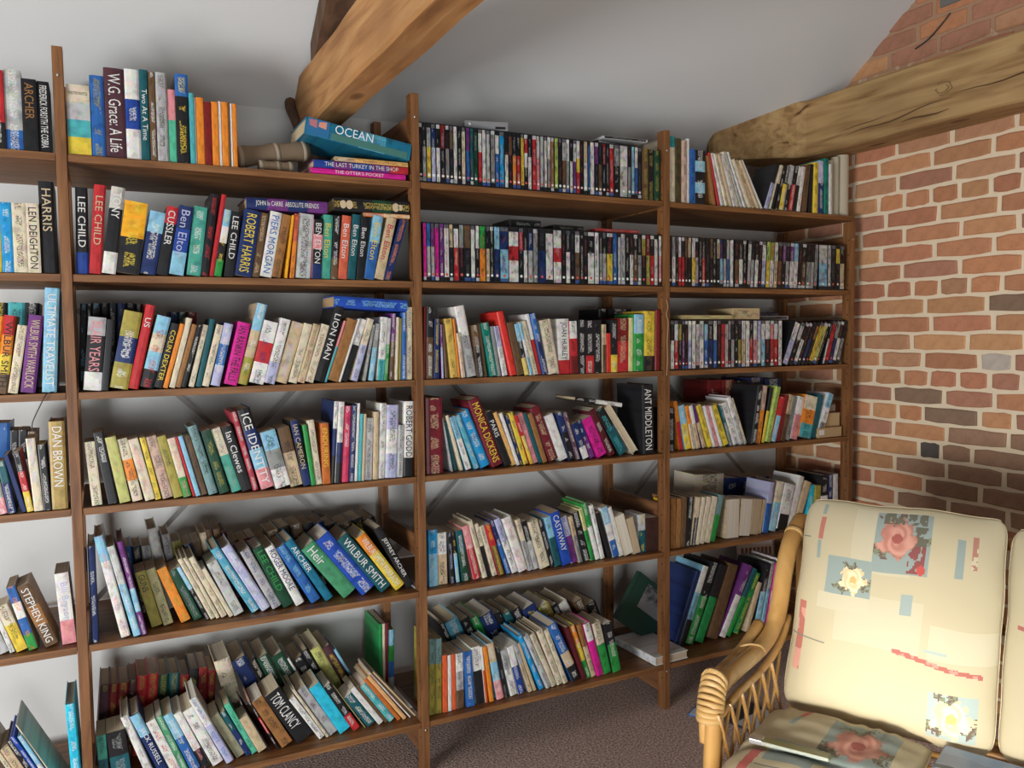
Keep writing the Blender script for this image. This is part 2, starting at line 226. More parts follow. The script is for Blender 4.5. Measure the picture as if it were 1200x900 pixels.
('p',-0.7743,0.0193,1.0025,-0.2186,0.1833,0.0272,0.1146,'p3','k',None,'','peach pink paperback with black lettering, fourth shelf, second bay',10),
('p',-0.7449,0.0144,1.0025,-0.2223,0.1831,0.0238,0.1145,'Y','k',None,'','olive yellow paperback with black lettering, fourth shelf, second bay',10),
('p',-0.7192,0.0126,1.0025,-0.2247,0.1758,0.0206,0.1099,'W/W/n','p',None,'','cream paperback with leaf green, fourth shelf, second bay',10),
('p',-0.6944,0.0142,1.0025,-0.2409,0.1806,0.0073,0.1129,'r','w',None,'N','thin red paperback, fourth shelf, second bay',10),
('p',-0.6861,0.0128,1.0025,-0.2402,0.1818,0.0124,0.1136,'c','w',None,'N','thin sky blue paperback, fourth shelf, second bay',10),
('p',-0.6725,0.0193,1.0025,-0.2374,0.1789,0.0182,0.1118,'E','k',None,'','brown paperback with black lettering, fourth shelf, second bay',10),
('h',-0.6504,0.0135,1.0025,-0.2512,0.2090,0.0249,0.1338,'a2','k',None,'','grey teal hardback with black lettering, fourth shelf, second bay',10),
('p',-0.6208,0.0138,1.0025,-0.2440,0.1918,0.0270,0.1199,'N','Y',None,'','dark green paperback with olive yellow lettering, fourth shelf, second bay',10),
('p',-0.5847,0.0193,1.0025,-0.2813,0.1977,0.0261,0.1236,'W/a','g',None,'','cream paperback with sea green, fourth shelf, second bay',10),
('p',-0.5567,0.0193,1.0025,-0.2716,0.2010,0.0296,0.1256,'k','w','Ian Clewes','','black paperback between cream and rose red ones, fourth shelf, second bay',10),
('h',-0.5252,0.0173,1.0025,-0.2337,0.2444,0.0158,0.1564,'R2','w',None,'','rose red hardback with white lettering, fourth shelf, second bay',10),
('h',-0.5010,0.0202,1.0025,-0.2618,0.2499,0.0390,0.1599,'k/B/c/p','w','ICE IDENTITY','','black hardback titled ICE IDENTITY, fourth shelf, second bay',10),
('p',-0.4598,0.0125,1.0025,-0.2371,0.1776,0.0443,0.1110,'c/g/w','k',None,'','thick grey paperback with white, fourth shelf, second bay',10),
('p',-0.4135,0.0207,1.0025,-0.2010,0.1846,0.0363,0.1154,'E/e','k',None,'','brown paperback with beige tan, fourth shelf, second bay',10),
('p',-0.3756,0.0171,1.0025,-0.1761,0.2047,0.0232,0.1279,'B/k/B','e','IAN CAMERON','','navy paperback with black, fourth shelf, second bay',10),
('p',-0.3512,0.0147,1.0025,-0.1274,0.1893,0.0131,0.1183,'n','w',None,'N','leaf green paperback, fourth shelf, second bay',10),
('p',-0.3371,0.0194,1.0025,-0.1068,0.2026,0.0197,0.1266,'W','k',None,'','cream paperback between leaf green and rust orange ones, fourth shelf, second bay',10),
('p',-0.3166,0.0179,1.0025,-0.0119,0.1903,0.0247,0.1189,'o2','y','ENDURING','','rust orange paperback titled ENDURING, fourth shelf, second bay',10),
('h',-0.2910,0.0209,1.0034,0.0710,0.2563,0.0123,0.1640,'w/B/k','k',None,'','thin navy hardback with black, fourth shelf, second bay',10),
('h',-0.2778,0.0130,1.0038,0.0713,0.2545,0.0178,0.1629,'w/w/B/k','k',None,'','white hardback between navy and raspberry ones, fourth shelf, second bay',10),
('h',-0.2574,0.0172,1.0039,0.0641,0.2398,0.0227,0.1535,'p2','w',None,'','raspberry hardback with white lettering, fourth shelf, second bay',10),
('h',-0.2338,0.0163,1.0036,0.0637,0.2416,0.0172,0.1546,'B','w',None,'','navy hardback with white lettering, fourth shelf, second bay',10),
('h',-0.2155,0.0179,1.0031,0.0628,0.2467,0.0091,0.1579,'w','w',None,'N','thin white hardback, fourth shelf, second bay',10),
('h',-0.2045,0.0142,1.0031,0.0575,0.2132,0.0103,0.1364,'t','w',None,'N','thin turquoise hardback, fourth shelf, second bay',10),
('h',-0.1934,0.0123,1.0030,0.0575,0.2126,0.0083,0.1360,'e','w',None,'N','thin beige tan hardback, fourth shelf, second bay',10),
('p',-0.1835,0.0169,1.0038,0.0537,0.1982,0.0237,0.1239,'G','k',None,'','light grey paperback between beige tan and beige tan ones, fourth shelf, second bay',10),
('h',-0.1562,0.0153,1.0032,0.0393,0.2166,0.0174,0.1386,'e','w',None,'N','beige tan hardback, fourth shelf, second bay',10),
('h',-0.1380,0.0200,1.0036,0.0527,0.2429,0.0221,0.1555,'w','k',None,'','white hardback with black lettering, fourth shelf, second bay',10),
('h',-0.1140,0.0161,1.0043,0.0481,0.2357,0.0387,0.1508,'l/w/l','k',None,'','lilac hardback with white, fourth shelf, second bay',10),
('p',-0.0744,0.0158,1.0034,0.0508,0.1693,0.0179,0.1058,'G','k',None,'','light grey paperback between lilac and white ones, fourth shelf, second bay',10),
('h',-0.0525,0.0177,1.0034,0.0280,0.2450,0.0337,0.1568,'w/w/w/k','k','ROBERT GODDARD','','rightmost white hardback, fourth shelf, second bay',10),
('p',-1.2064,0.0347,0.6208,-0.3581,0.0977,0.0173,0.0610,'W','k',None,'','cream paperback with black lettering, fifth shelf, left-edge bay',4),
('p',-1.1871,0.0387,0.6208,-0.3446,0.1018,0.0206,0.0636,'G','k',None,'','light grey paperback with black lettering, fifth shelf, left-edge bay',4),
('p',-1.1644,0.0371,0.6208,-0.2997,0.1205,0.0113,0.0753,'w','k',None,'','thin white paperback with black lettering, fifth shelf, left-edge bay',4),
('p',-1.1488,0.0345,0.6208,-0.3235,0.1362,0.0264,0.0852,'W/y','k',None,'','cream paperback with yellow, fifth shelf, left-edge bay',4),
('p',-1.1201,0.0319,0.6208,-0.2555,0.1851,0.0208,0.1157,'b/w/b/n','o',None,'','blue paperback with leaf green, fifth shelf, left-edge bay',4),
('p',-1.0809,0.0354,0.6208,-0.3428,0.1863,0.0305,0.1165,'E/O/E','w','STEPHEN KING','','brown paperback with tan brown, fifth shelf, left-edge bay',4),
('p',-1.0409,0.0367,0.6208,-0.0637,0.1996,0.0336,0.1247,'w/w/p','l','Bill Bryson','','white paperback with pink, fifth shelf, left-edge bay',4),
('h',-0.9696,0.0128,0.6208,-0.0037,0.2704,0.0179,0.1731,'B','w',None,'','navy hardback with white lettering, fifth shelf, second bay',6),
('h',-0.8956,0.0149,0.6208,-0.1947,0.2992,0.0237,0.1750,'c/w/w/w','p',None,'','white hardback with sky blue, fifth shelf, second bay',6),
('h',-0.8639,0.0080,0.6208,-0.2191,0.2693,0.0197,0.1724,'G/c','w',None,'','light grey hardback with sky blue, fifth shelf, second bay',6),
('h',-0.8429,0.0098,0.6208,-0.1944,0.2789,0.0142,0.1750,'P/P/c/P','w',None,'','purple hardback with sky blue, fifth shelf, second bay',6),
('p',-0.8139,0.0638,0.6208,-0.2379,0.1705,0.0287,0.1066,'Y','k','GUNS','','olive yellow paperback titled GUNS, fifth shelf, second bay',6),
('p',-0.7814,0.0629,0.6208,-0.2499,0.1759,0.0261,0.1099,'Y4','k',None,'','beige paperback with black lettering, fifth shelf, second bay',6),
('p',-0.7340,0.0633,0.6208,-0.3574,0.1775,0.0269,0.1109,'o','Y',None,'','orange paperback with olive yellow lettering, fifth shelf, second bay',6),
('p',-0.6981,0.0643,0.6208,-0.3951,0.1702,0.0234,0.1064,'N','g',None,'','dark green paperback with grey lettering, fifth shelf, second bay',6),
('p',-0.6659,0.0549,0.6208,-0.4307,0.1844,0.0112,0.1152,'c/k','w',None,'','thin sky blue paperback with black, fifth shelf, second bay',6),
('h',-0.6529,0.0524,0.6208,-0.4232,0.2103,0.0136,0.1346,'W','E',None,'','cream hardback between sky blue and cream ones, fifth shelf, second bay',6),
('h',-0.6372,0.0512,0.6208,-0.4202,0.2129,0.0105,0.1363,'W','E',None,'','thin cream hardback with brown lettering, fifth shelf, second bay',6),
('h',-0.6229,0.0527,0.6208,-0.4304,0.2099,0.0175,0.1343,'W','E',None,'','cream hardback between cream and cream ones, fifth shelf, second bay',6),
('p',-0.6008,0.0462,0.6208,-0.4466,0.1711,0.0124,0.1070,'W','w',None,'N','thin cream paperback, fifth shelf, second bay',6),
('p',-0.5865,0.0479,0.6208,-0.4124,0.1845,0.0298,0.1153,'G','E',None,'','light grey paperback with brown lettering, fifth shelf, second bay',6),
('h',-0.5340,0.0511,0.6208,-0.5017,0.2366,0.0249,0.1470,'c2','w',None,'','pale turquoise hardback with white lettering, fifth shelf, second bay',6),
('h',-0.5047,0.0504,0.6208,-0.4922,0.2376,0.0281,0.1470,'l','w',None,'','lilac hardback with white lettering, fifth shelf, second bay',6),
('h',-0.4719,0.0540,0.6208,-0.4481,0.2111,0.0291,0.1351,'S','B',None,'','silver grey hardback with navy lettering, fifth shelf, second bay',6),
('h',-0.4388,0.0500,0.6208,-0.4267,0.2138,0.0316,0.1368,'N','n','LEE CHILD','','dark green hardback with leaf green lettering, fifth shelf, second bay',6),
('h',-0.4010,0.0499,0.6208,-0.4362,0.2129,0.0275,0.1362,'w','B','ROGER MOORE','','white hardback with navy lettering, fifth shelf, second bay',6),
('h',-0.3526,0.0508,0.6208,-0.5083,0.2159,0.0309,0.1382,'b','c',None,'','blue hardback with sky blue lettering, fifth shelf, second bay',6),
('h',-0.3073,0.0515,0.6208,-0.5444,0.2372,0.0264,0.1470,'U','w','ARCHER','','petrol blue hardback with white lettering, fifth shelf, second bay',6),
('h',-0.2495,0.0505,0.6208,-0.6471,0.2167,0.0478,0.1387,'n2','w','Heir','','thick mid green hardback titled HEIR, fifth shelf, second bay',6),
('h',-0.1886,0.0503,0.6208,-0.6448,0.2437,0.0500,0.1470,'b2','w',None,'','thick royal blue hardback with white lettering, fifth shelf, second bay',6),
('h',-0.1251,0.0504,0.6208,-0.6427,0.2366,0.0401,0.1470,'T','w','WILBUR SMITH','','dark teal hardback with white lettering, fifth shelf, second bay',6),
('h',-0.0753,0.0482,0.6208,-0.6056,0.2286,0.0354,0.1463,'o/y/y','w','WILBUR SMITH PHARAOH','','yellow hardback with orange, fifth shelf, second bay',6),
('h',-0.0361,0.0520,0.6208,-0.4786,0.2356,0.0272,0.1470,'k','w','JEFFREY ARCHER','','black hardback with white lettering, fifth shelf, second bay',6),
('p',-0.8958,0.2154,0.6208,-0.0862,0.1768,0.0264,0.1105,'k','E',None,'','black paperback with brown lettering, back row, fifth shelf, second bay',6),
('h',-0.8685,0.2128,0.6208,-0.0671,0.2124,0.0262,0.1359,'b','w',None,'','blue hardback with white lettering, back row, fifth shelf, second bay',6),
('h',-0.8410,0.2122,0.6208,-0.0695,0.2108,0.0263,0.1349,'k','W',None,'','black hardback with cream lettering, back row, fifth shelf, second bay',6),
('h',-0.8131,0.2106,0.6208,-0.0728,0.2073,0.0246,0.1326,'S','k',None,'','silver grey hardback between black and white ones, back row, fifth shelf, second bay',6),
('h',-0.7680,0.2131,0.6208,-0.1664,0.2600,0.0274,0.1750,'w','k',None,'N','white hardback, back row, fifth shelf, second bay',6),
('h',-0.7394,0.2101,0.6208,-0.1354,0.2369,0.0231,0.1516,'S','k',None,'','silver grey hardback between white and olive yellow ones, back row, fifth shelf, second bay',6),
('h',-0.7105,0.2115,0.6208,-0.1578,0.2122,0.0278,0.1358,'Y','k',None,'','olive yellow hardback with black lettering, back row, fifth shelf, second bay',6),
('p',-0.6789,0.2105,0.6208,-0.1734,0.1992,0.0280,0.1245,'B','w',None,'','navy paperback with white lettering, back row, fifth shelf, second bay',6),
('p',-0.6508,0.2125,0.6208,-0.1702,0.2049,0.0268,0.1281,'E','k',None,'','brown paperback with black lettering, back row, fifth shelf, second bay',6),
('h',-0.6237,0.2131,0.6208,-0.1632,0.2301,0.0205,0.1472,'e','w',None,'','beige tan hardback with white lettering, back row, fifth shelf, second bay',6),
('h',-0.5832,0.2153,0.6208,-0.1602,0.2363,0.0206,0.1512,'E','k',None,'','brown hardback between brown and black ones, back row, fifth shelf, second bay',6),
('h',-0.6010,0.2170,0.6208,-0.1721,0.2373,0.0180,0.1519,'E','k',None,'','brown hardback between beige tan and brown ones, back row, fifth shelf, second bay',6),
('h',-0.5573,0.2156,0.6208,-0.1836,0.2277,0.0181,0.1457,'k','r',None,'','black hardback between brown and brown ones, back row, fifth shelf, second bay',6),
('p',-0.5309,0.2114,0.6208,-0.2261,0.1931,0.0280,0.1207,'E','W',None,'','brown paperback with cream lettering, back row, fifth shelf, second bay',6),
('p',-0.5008,0.2180,0.6208,-0.2300,0.1926,0.0298,0.1204,'r','k',None,'','red paperback with black lettering, back row, fifth shelf, second bay',6),
('p',-0.4694,0.2166,0.6208,-0.2256,0.1985,0.0239,0.1240,'k','w',None,'','black paperback with white lettering, back row, fifth shelf, second bay',6),
('p',-0.4408,0.2145,0.6208,-0.2419,0.1890,0.0303,0.1181,'E','w',None,'','brown paperback with white lettering, back row, fifth shelf, second bay',6),
('h',-0.4088,0.2158,0.6208,-0.2166,0.2106,0.0340,0.1348,'e','k',None,'','beige tan hardback with black lettering, back row, fifth shelf, second bay',6),
('h',-0.3731,0.2146,0.6208,-0.2101,0.2195,0.0374,0.1405,'k','E',None,'','black hardback with brown lettering, back row, fifth shelf, second bay',6),
('h',-0.3337,0.2115,0.6208,-0.2115,0.2216,0.0371,0.1419,'E','w',None,'','brown hardback with white lettering, back row, fifth shelf, second bay',6),
('h',-0.2938,0.2158,0.6208,-0.2166,0.2206,0.0376,0.1412,'k','w',None,'','black hardback between brown and navy ones, back row, fifth shelf, second bay',6),
('h',-0.2466,0.2189,0.6208,-0.2517,0.2212,0.0349,0.1415,'B','k',None,'','navy hardback with black lettering, back row, fifth shelf, second bay',6),
('h',-0.2055,0.2169,0.6208,-0.2710,0.2105,0.0380,0.1347,'k','r',None,'','black hardback between navy and brown ones, back row, fifth shelf, second bay',6),
('h',-0.1639,0.2116,0.6208,-0.2774,0.2094,0.0466,0.1340,'E','w',None,'','thick brown hardback with white lettering, back row, fifth shelf, second bay',6),
('h',-0.1146,0.2111,0.6208,-0.2670,0.2208,0.0382,0.1413,'k','y',None,'','black hardback with yellow lettering, back row, fifth shelf, second bay',6),
('h',-0.0718,0.2184,0.6208,-0.2778,0.2165,0.0410,0.1385,'k','w',None,'','rightmost black hardback, back row, fifth shelf, second bay',6),
('h',-1.1255,0.0382,0.1778,-0.4481,0.2302,0.0110,0.1473,'W','k',None,'','thin cream hardback with black lettering, bottom shelf, left-edge bay',0),
('p',-1.1126,0.0367,0.1778,-0.4393,0.2011,0.0208,0.1257,'e','k',None,'','beige tan paperback with black lettering, bottom shelf, left-edge bay',0),
('h',-1.0870,0.0368,0.1778,-0.4521,0.2227,0.0148,0.1425,'k','w',None,'','black hardback with white lettering, bottom shelf, left-edge bay',0),
('h',-1.0704,0.0313,0.1778,-0.4540,0.2371,0.0101,0.1517,'b2','w',None,'','thin royal blue hardback with white lettering, bottom shelf, left-edge bay',0),
('h',-1.0415,0.0373,0.1778,-0.4556,0.2702,0.0035,0.1730,'W','w',None,'N','thin cream hardback, bottom shelf, left-edge bay',0),
('h',-1.0595,0.0317,0.1778,-0.4345,0.2321,0.0113,0.1486,'c/w','w',None,'','thin sky blue hardback with white, bottom shelf, left-edge bay',0),
('h',-1.0296,0.0114,0.1778,-0.0382,0.2831,0.0240,0.1750,'c3','w',None,'','cyan hardback with white lettering, bottom shelf, left-edge bay',0),
('p',-0.9624,0.0337,0.1778,-0.0402,0.1681,0.0241,0.1051,'a/T','k',None,'','sea green paperback with dark teal, bottom shelf, second bay',2),
('p',-0.9282,0.0300,0.1778,-0.0956,0.1711,0.0486,0.1070,'k/T','g',None,'','thick black paperback with dark teal, bottom shelf, second bay',2),
('h',-0.8382,0.0376,0.1778,-0.3211,0.2144,0.0215,0.1372,'w','g',None,'','white hardback with grey lettering, bottom shelf, second bay',2),
('h',-0.8029,0.0315,0.1778,-0.3725,0.2185,0.0265,0.1398,'c/B/B','w','JACK RUSSELL','','navy hardback titled JACK RUSSELL, bottom shelf, second bay',2),
('p',-0.7736,0.0367,0.1778,-0.3688,0.1868,0.0261,0.1167,'w','r',None,'','white paperback with red lettering, bottom shelf, second bay',2),
('p',-0.7448,0.0352,0.1778,-0.3586,0.1977,0.0168,0.1235,'n2','w',None,'','mid green paperback with white lettering, bottom shelf, second bay',2),
('p',-0.7229,0.0369,0.1778,-0.3731,0.1971,0.0254,0.1232,'c/b','w',None,'','sky blue paperback with blue, bottom shelf, second bay',2),
('p',-0.6902,0.0354,0.1778,-0.3946,0.1980,0.0211,0.1238,'w/w/k','p',None,'','white paperback with black, bottom shelf, second bay',2),
('p',-0.6621,0.0387,0.1778,-0.4152,0.2003,0.0310,0.1252,'w','k',None,'','white paperback between white and white ones, bottom shelf, second bay',2),
('h',-0.6239,0.0334,0.1778,-0.4305,0.2383,0.0225,0.1520,'w/l','b',None,'','white hardback with lilac, bottom shelf, second bay',2),
('p',-0.5923,0.0545,0.1778,-0.4682,0.1594,0.0263,0.0996,'Y5','w',None,'N','sage grey paperback, bottom shelf, second bay',2),
('p',-0.5634,0.0530,0.1778,-0.4481,0.1666,0.0155,0.1042,'T/B','w',None,'','dark teal paperback with navy, bottom shelf, second bay',2),
('p',-0.5466,0.0567,0.1778,-0.4260,0.1875,0.0168,0.1172,'n3','k',None,'','mint green paperback with black lettering, bottom shelf, second bay',2),
('p',-0.4943,0.0527,0.1778,-0.4557,0.1814,0.0035,0.1134,'k','w',None,'N','thin black paperback, bottom shelf, second bay',2),
('p',-0.5269,0.0572,0.1778,-0.4370,0.1285,0.0270,0.0803,'e','w',None,'N','beige tan paperback, bottom shelf, second bay',2),
('p',-0.4722,0.0508,0.1778,-0.4566,0.1878,0.0070,0.1174,'k/r/k','w',None,'','thin black paperback with red, bottom shelf, second bay',2),
('p',-0.4563,0.0521,0.1778,-0.4913,0.1851,0.0357,0.1157,'O','k',None,'','tan brown paperback with black lettering, bottom shelf, second bay',2),
('p',-0.4069,0.0539,0.1778,-0.5288,0.1970,0.0529,0.1231,'k','w','TOM CLANCY','','thick black paperback with white lettering, bottom shelf, second bay',2),
('p',-0.3393,0.0511,0.1778,-0.5557,0.1738,0.0188,0.1086,'w','k',None,'','white paperback between black and cream ones, bottom shelf, second bay',2),
('h',-0.3163,0.0518,0.1778,-0.5372,0.2053,0.0090,0.1314,'W','k',None,'','thin cream hardback with black lettering, bottom shelf, second bay',2),
('p',-0.3049,0.0576,0.1778,-0.5276,0.1962,0.0281,0.1226,'S','k',None,'','silver grey paperback with black lettering, bottom shelf, second bay',2),
('p',-0.2715,0.0534,0.1778,-0.5198,0.1936,0.0367,0.1210,'c3','w',None,'N','cyan paperback, bottom shelf, second bay',2),
('p',-0.2283,0.0520,0.1778,-0.5125,0.1886,0.0237,0.1179,'k/k/r','w',None,'','black paperback with red, bottom shelf, second bay',2),
('p',-0.1893,0.0576,0.1778,-0.5616,0.1934,0.0037,0.1209,'Y4','w',None,'N','thin beige paperback, bottom shelf, second bay',2),
('p',-0.1797,0.0552,0.1778,-0.5884,0.1361,0.0292,0.0851,'T','w',None,'','dark teal paperback with white lettering, bottom shelf, second bay',2),
('p',-0.1419,0.0557,0.1778,-0.5990,0.1657,0.0178,0.1036,'w','w',None,'N','white paperback, bottom shelf, second bay',2),
('p',-0.1189,0.0580,0.1778,-0.6012,0.1664,0.0108,0.1040,'E','w',None,'N','thin brown paperback, bottom shelf, second bay',2),
('p',-0.1058,0.0564,0.1778,-0.6025,0.1687,0.0225,0.1054,'t','w',None,'','turquoise paperback with white lettering, bottom shelf, second bay',2),
('p',-0.0770,0.0524,0.1778,-0.6102,0.1975,0.0123,0.1234,'o2','w',None,'N','thin rust orange paperback, bottom shelf, second bay',2),
('h',-0.0582,0.0501,0.1778,-0.6266,0.2079,0.0137,0.1320,'o3','w',None,'N','peach orange hardback, bottom shelf, second bay',2),
('h',-0.0345,0.0549,0.1778,-0.6526,0.2272,0.0052,0.1320,'w','r',None,'','thin white hardback with red lettering, bottom shelf, second bay',2),
('h',-0.0240,0.0564,0.1778,-0.6672,0.2310,0.0047,0.1320,'E','w',None,'N','thin brown hardback, bottom shelf, second bay',2),
('h',-0.0167,0.0573,0.1778,-0.6726,0.2287,0.0062,0.1320,'e','w',None,'N','thin beige tan hardback, bottom shelf, second bay',2),
('h',-0.9776,0.2117,0.1803,0.0924,0.2415,0.0273,0.1545,'M','Y',None,'','leftmost plum brown hardback, back row, bottom shelf, second bay',2),
('h',-0.9506,0.2157,0.1799,0.0933,0.2380,0.0227,0.1523,'R','Y',None,'','dark red hardback between plum brown and dark red ones, back row, bottom shelf, second bay',2),
('h',-0.9281,0.2184,0.1806,0.0940,0.2355,0.0302,0.1507,'R','Y',None,'','dark red hardback between dark red and plum brown ones, back row, bottom shelf, second bay',2),
('h',-0.8969,0.2123,0.1796,0.0929,0.2408,0.0200,0.1541,'M','Y',None,'','plum brown hardback between dark red and red ones, back row, bottom shelf, second bay',2),
('h',-0.8755,0.2126,0.1804,0.0912,0.2484,0.0286,0.1590,'r','Y',None,'','red hardback between plum brown and red ones, back row, bottom shelf, second bay',2),
('h',-0.8460,0.2138,0.1806,0.0913,0.2484,0.0306,0.1590,'r','Y',None,'','red hardback between red and dark green ones, back row, bottom shelf, second bay',2),
('h',-0.8118,0.2151,0.1801,0.0799,0.2389,0.0288,0.1529,'N','Y',None,'','dark green hardback with olive yellow lettering, back row, bottom shelf, second bay',2),
('h',-0.7821,0.2189,0.1803,0.0805,0.2359,0.0313,0.1510,'T','Y',None,'','dark teal hardback with olive yellow lettering, back row, bottom shelf, second bay',2),
('h',-0.7498,0.2153,0.1800,0.0824,0.2263,0.0273,0.1448,'R','Y',None,'','dark red hardback between dark teal and black ones, back row, bottom shelf, second bay',2),
('h',-0.7191,0.2180,0.1797,0.0704,0.2388,0.0274,0.1528,'k','Y',None,'','black hardback with olive yellow lettering, back row, bottom shelf, second bay',2),
('h',-0.6917,0.2159,0.1797,0.0702,0.2393,0.0269,0.1531,'R','Y',None,'','dark red hardback between black and dark red ones, back row, bottom shelf, second bay',2),
('h',-0.6632,0.2143,0.1793,0.0624,0.2243,0.0240,0.1435,'R','Y',None,'','dark red hardback between dark red and cream ones, back row, bottom shelf, second bay',2),
('h',-0.5737,0.2027,0.1778,-0.2277,0.2600,0.0482,0.1703,'W','k',None,'','thick cream hardback with black lettering, back row, bottom shelf, second bay',2),
('h',-0.4810,0.2032,0.1778,-0.3793,0.2600,0.0442,0.1750,'B','w',None,'','thick navy hardback with white lettering, back row, bottom shelf, second bay',2),
('h',-0.4199,0.2070,0.1778,-0.4182,0.2600,0.0221,0.1750,'k','W',None,'','black hardback with cream lettering, back row, bottom shelf, second bay',2),
('h',-0.3942,0.2016,0.1778,-0.4202,0.2600,0.0375,0.1750,'N','w',None,'','dark green hardback between black and dark green ones, back row, bottom shelf, second bay',2),
('h',-0.3398,0.2012,0.1778,-0.4560,0.2600,0.0387,0.1750,'N','w',None,'','dark green hardback between dark green and white ones, back row, bottom shelf, second bay',2),
('h',-0.2913,0.2019,0.1778,-0.4722,0.2481,0.0069,0.1588,'w','w',None,'N','thin white hardback, back row, bottom shelf, second bay',2),
('h',-0.2827,0.2060,0.1778,-0.4607,0.2318,0.0363,0.1484,'k','w',None,'','black hardback between white and black ones, back row, bottom shelf, second bay',2),
('h',-0.2403,0.2033,0.1778,-0.4642,0.2600,0.0230,0.1707,'k','w',None,'','black hardback between black and yellow green ones, back row, bottom shelf, second bay',2),
('h',-0.2137,0.2019,0.1778,-0.4539,0.2600,0.0351,0.1750,'Y3','k',None,'','yellow green hardback with black lettering, back row, bottom shelf, second bay',2),
('h',-0.1688,0.2030,0.1778,-0.4701,0.2600,0.0275,0.1750,'M','y',None,'','plum brown hardback with yellow lettering, back row, bottom shelf, second bay',2),
('h',-0.1328,0.2007,0.1778,-0.4853,0.2497,0.0095,0.1598,'c','w',None,'N','thin sky blue hardback, back row, bottom shelf, second bay',2),
('d',0.0161,0.0093,1.9546,-0.0000,0.1905,0.0126,0.1370,'k','w',None,'d','leftmost black disc case, top shelf, third bay',24),
('d',0.0294,0.0104,1.9546,-0.0000,0.1905,0.0127,0.1370,'k/g','w',None,'d','black disc case between black and silver grey ones, top shelf, third bay',24),
('d',0.0434,0.0093,1.9546,-0.0000,0.1905,0.0143,0.1370,'S/y','w',None,'d','silver grey disc case with yellow, top shelf, third bay',24),
('d',0.0591,0.0093,1.9546,-0.0000,0.1905,0.0152,0.1370,'B/l','w',None,'d','navy disc case with lilac, top shelf, third bay',24),
('d',0.0757,0.0081,1.9546,-0.0000,0.1905,0.0137,0.1370,'k/w','w',None,'d','black disc case between navy and dark red ones, top shelf, third bay',24),
('d',0.0908,0.0088,1.9546,-0.0000,0.1905,0.0162,0.1370,'R/k','w',None,'d','first dark red disc case from left, top shelf, third bay',24),
('d',0.1083,0.0082,1.9546,-0.0000,0.1905,0.0130,0.1370,'k/g','w',None,'d','black disc case between dark red and brown ones, top shelf, third bay',24),
('d',0.1228,0.0081,1.9546,-0.0000,0.1905,0.0131,0.1370,'E/k','w',None,'d','brown disc case between black and white ones, top shelf, third bay',24),
('d',0.1373,0.0106,1.9546,-0.0000,0.1905,0.0132,0.1370,'w','w',None,'d','white disc case between brown and black ones, top shelf, third bay',24),
('d',0.1519,0.0101,1.9546,-0.0000,0.1905,0.0133,0.1370,'k','w',None,'d','black disc case between white and cream ones, top shelf, third bay',24),
('d',0.1665,0.0105,1.9546,-0.0000,0.1905,0.0133,0.1370,'W','w',None,'d','cream disc case, top shelf, third bay',24),
('d',0.1813,0.0084,1.9546,-0.0000,0.1905,0.0134,0.1370,'P/b','w',None,'d','purple disc case with blue, top shelf, third bay',24),
('d',0.1961,0.0091,1.9546,-0.0000,0.1905,0.0126,0.1370,'T','w',None,'d','dark teal disc case, top shelf, third bay',24),
('d',0.2101,0.0107,1.9546,-0.0000,0.1905,0.0144,0.1370,'N','w',None,'d','dark green disc case, top shelf, third bay',24),
('d',0.2259,0.0093,1.9546,-0.0000,0.1905,0.0136,0.1370,'w/r','w',None,'d','white disc case with red, top shelf, third bay',24),
('d',0.2409,0.0108,1.9546,-0.0000,0.1905,0.0137,0.1370,'w','w',None,'d','white disc case between white and light grey ones, top shelf, third bay',24),
('d',0.2560,0.0109,1.9546,-0.0000,0.1905,0.0138,0.1370,'G','w',None,'d','light grey disc case between white and grey ones, top shelf, third bay',24),
('d',0.2712,0.0080,1.9546,-0.0000,0.1905,0.0156,0.1370,'g','w',None,'d','grey disc case, top shelf, third bay',24),
('d',0.2882,0.0093,1.9546,-0.0000,0.1905,0.0148,0.1370,'w/b','w',None,'d','white disc case between grey and azure ones, top shelf, third bay',24),
('d',0.3044,0.0097,1.9546,-0.0000,0.1905,0.0183,0.1370,'b3','w',None,'d','azure disc case, top shelf, third bay',24),
('d',0.3241,0.0090,1.9546,-0.0000,0.1905,0.0133,0.1370,'k/w','w',None,'d','black disc case between azure and brown ones, top shelf, third bay',24),
('d',0.3387,0.0091,1.9546,-0.0000,0.1905,0.0133,0.1370,'E/k','w',None,'d','brown disc case between black and black ones, top shelf, third bay',24),
('d',0.3535,0.0091,1.9546,-0.0000,0.1905,0.0143,0.1370,'k/o','w',None,'d','black disc case with orange, top shelf, third bay',24),
('d',0.3691,0.0087,1.9546,-0.0000,0.1905,0.0144,0.1370,'k/r','w',None,'d','black disc case with red, top shelf, third bay',24),
('d',0.3849,0.0081,1.9546,-0.0000,0.1905,0.0127,0.1370,'y','w',None,'d','yellow disc case, top shelf, third bay',24),
('d',0.3990,0.0102,1.9546,-0.0000,0.1905,0.0136,0.1370,'r/w/k','w',None,'d','red disc case with black, top shelf, third bay',24),
('d',0.4140,0.0110,1.9546,-0.0000,0.1905,0.0137,0.1370,'k/w','w',None,'d','black disc case between red and red ones, top shelf, third bay',24),
('d',0.4291,0.0081,1.9546,-0.0000,0.1905,0.0165,0.1370,'r','w',None,'d','red disc case between black and white ones, top shelf, third bay',24),
('d',0.4469,0.0106,1.9546,-0.0000,0.1905,0.0130,0.1370,'w/p','w',None,'d','white disc case with pink, top shelf, third bay',24),
('d',0.4613,0.0096,1.9546,-0.0000,0.1905,0.0130,0.1370,'G','w',None,'d','light grey disc case between white and white ones, top shelf, third bay',24),
('d',0.4757,0.0081,1.9546,-0.0000,0.1905,0.0113,0.1370,'w','w',None,'d','white disc case between light grey and white ones, top shelf, third bay',24),
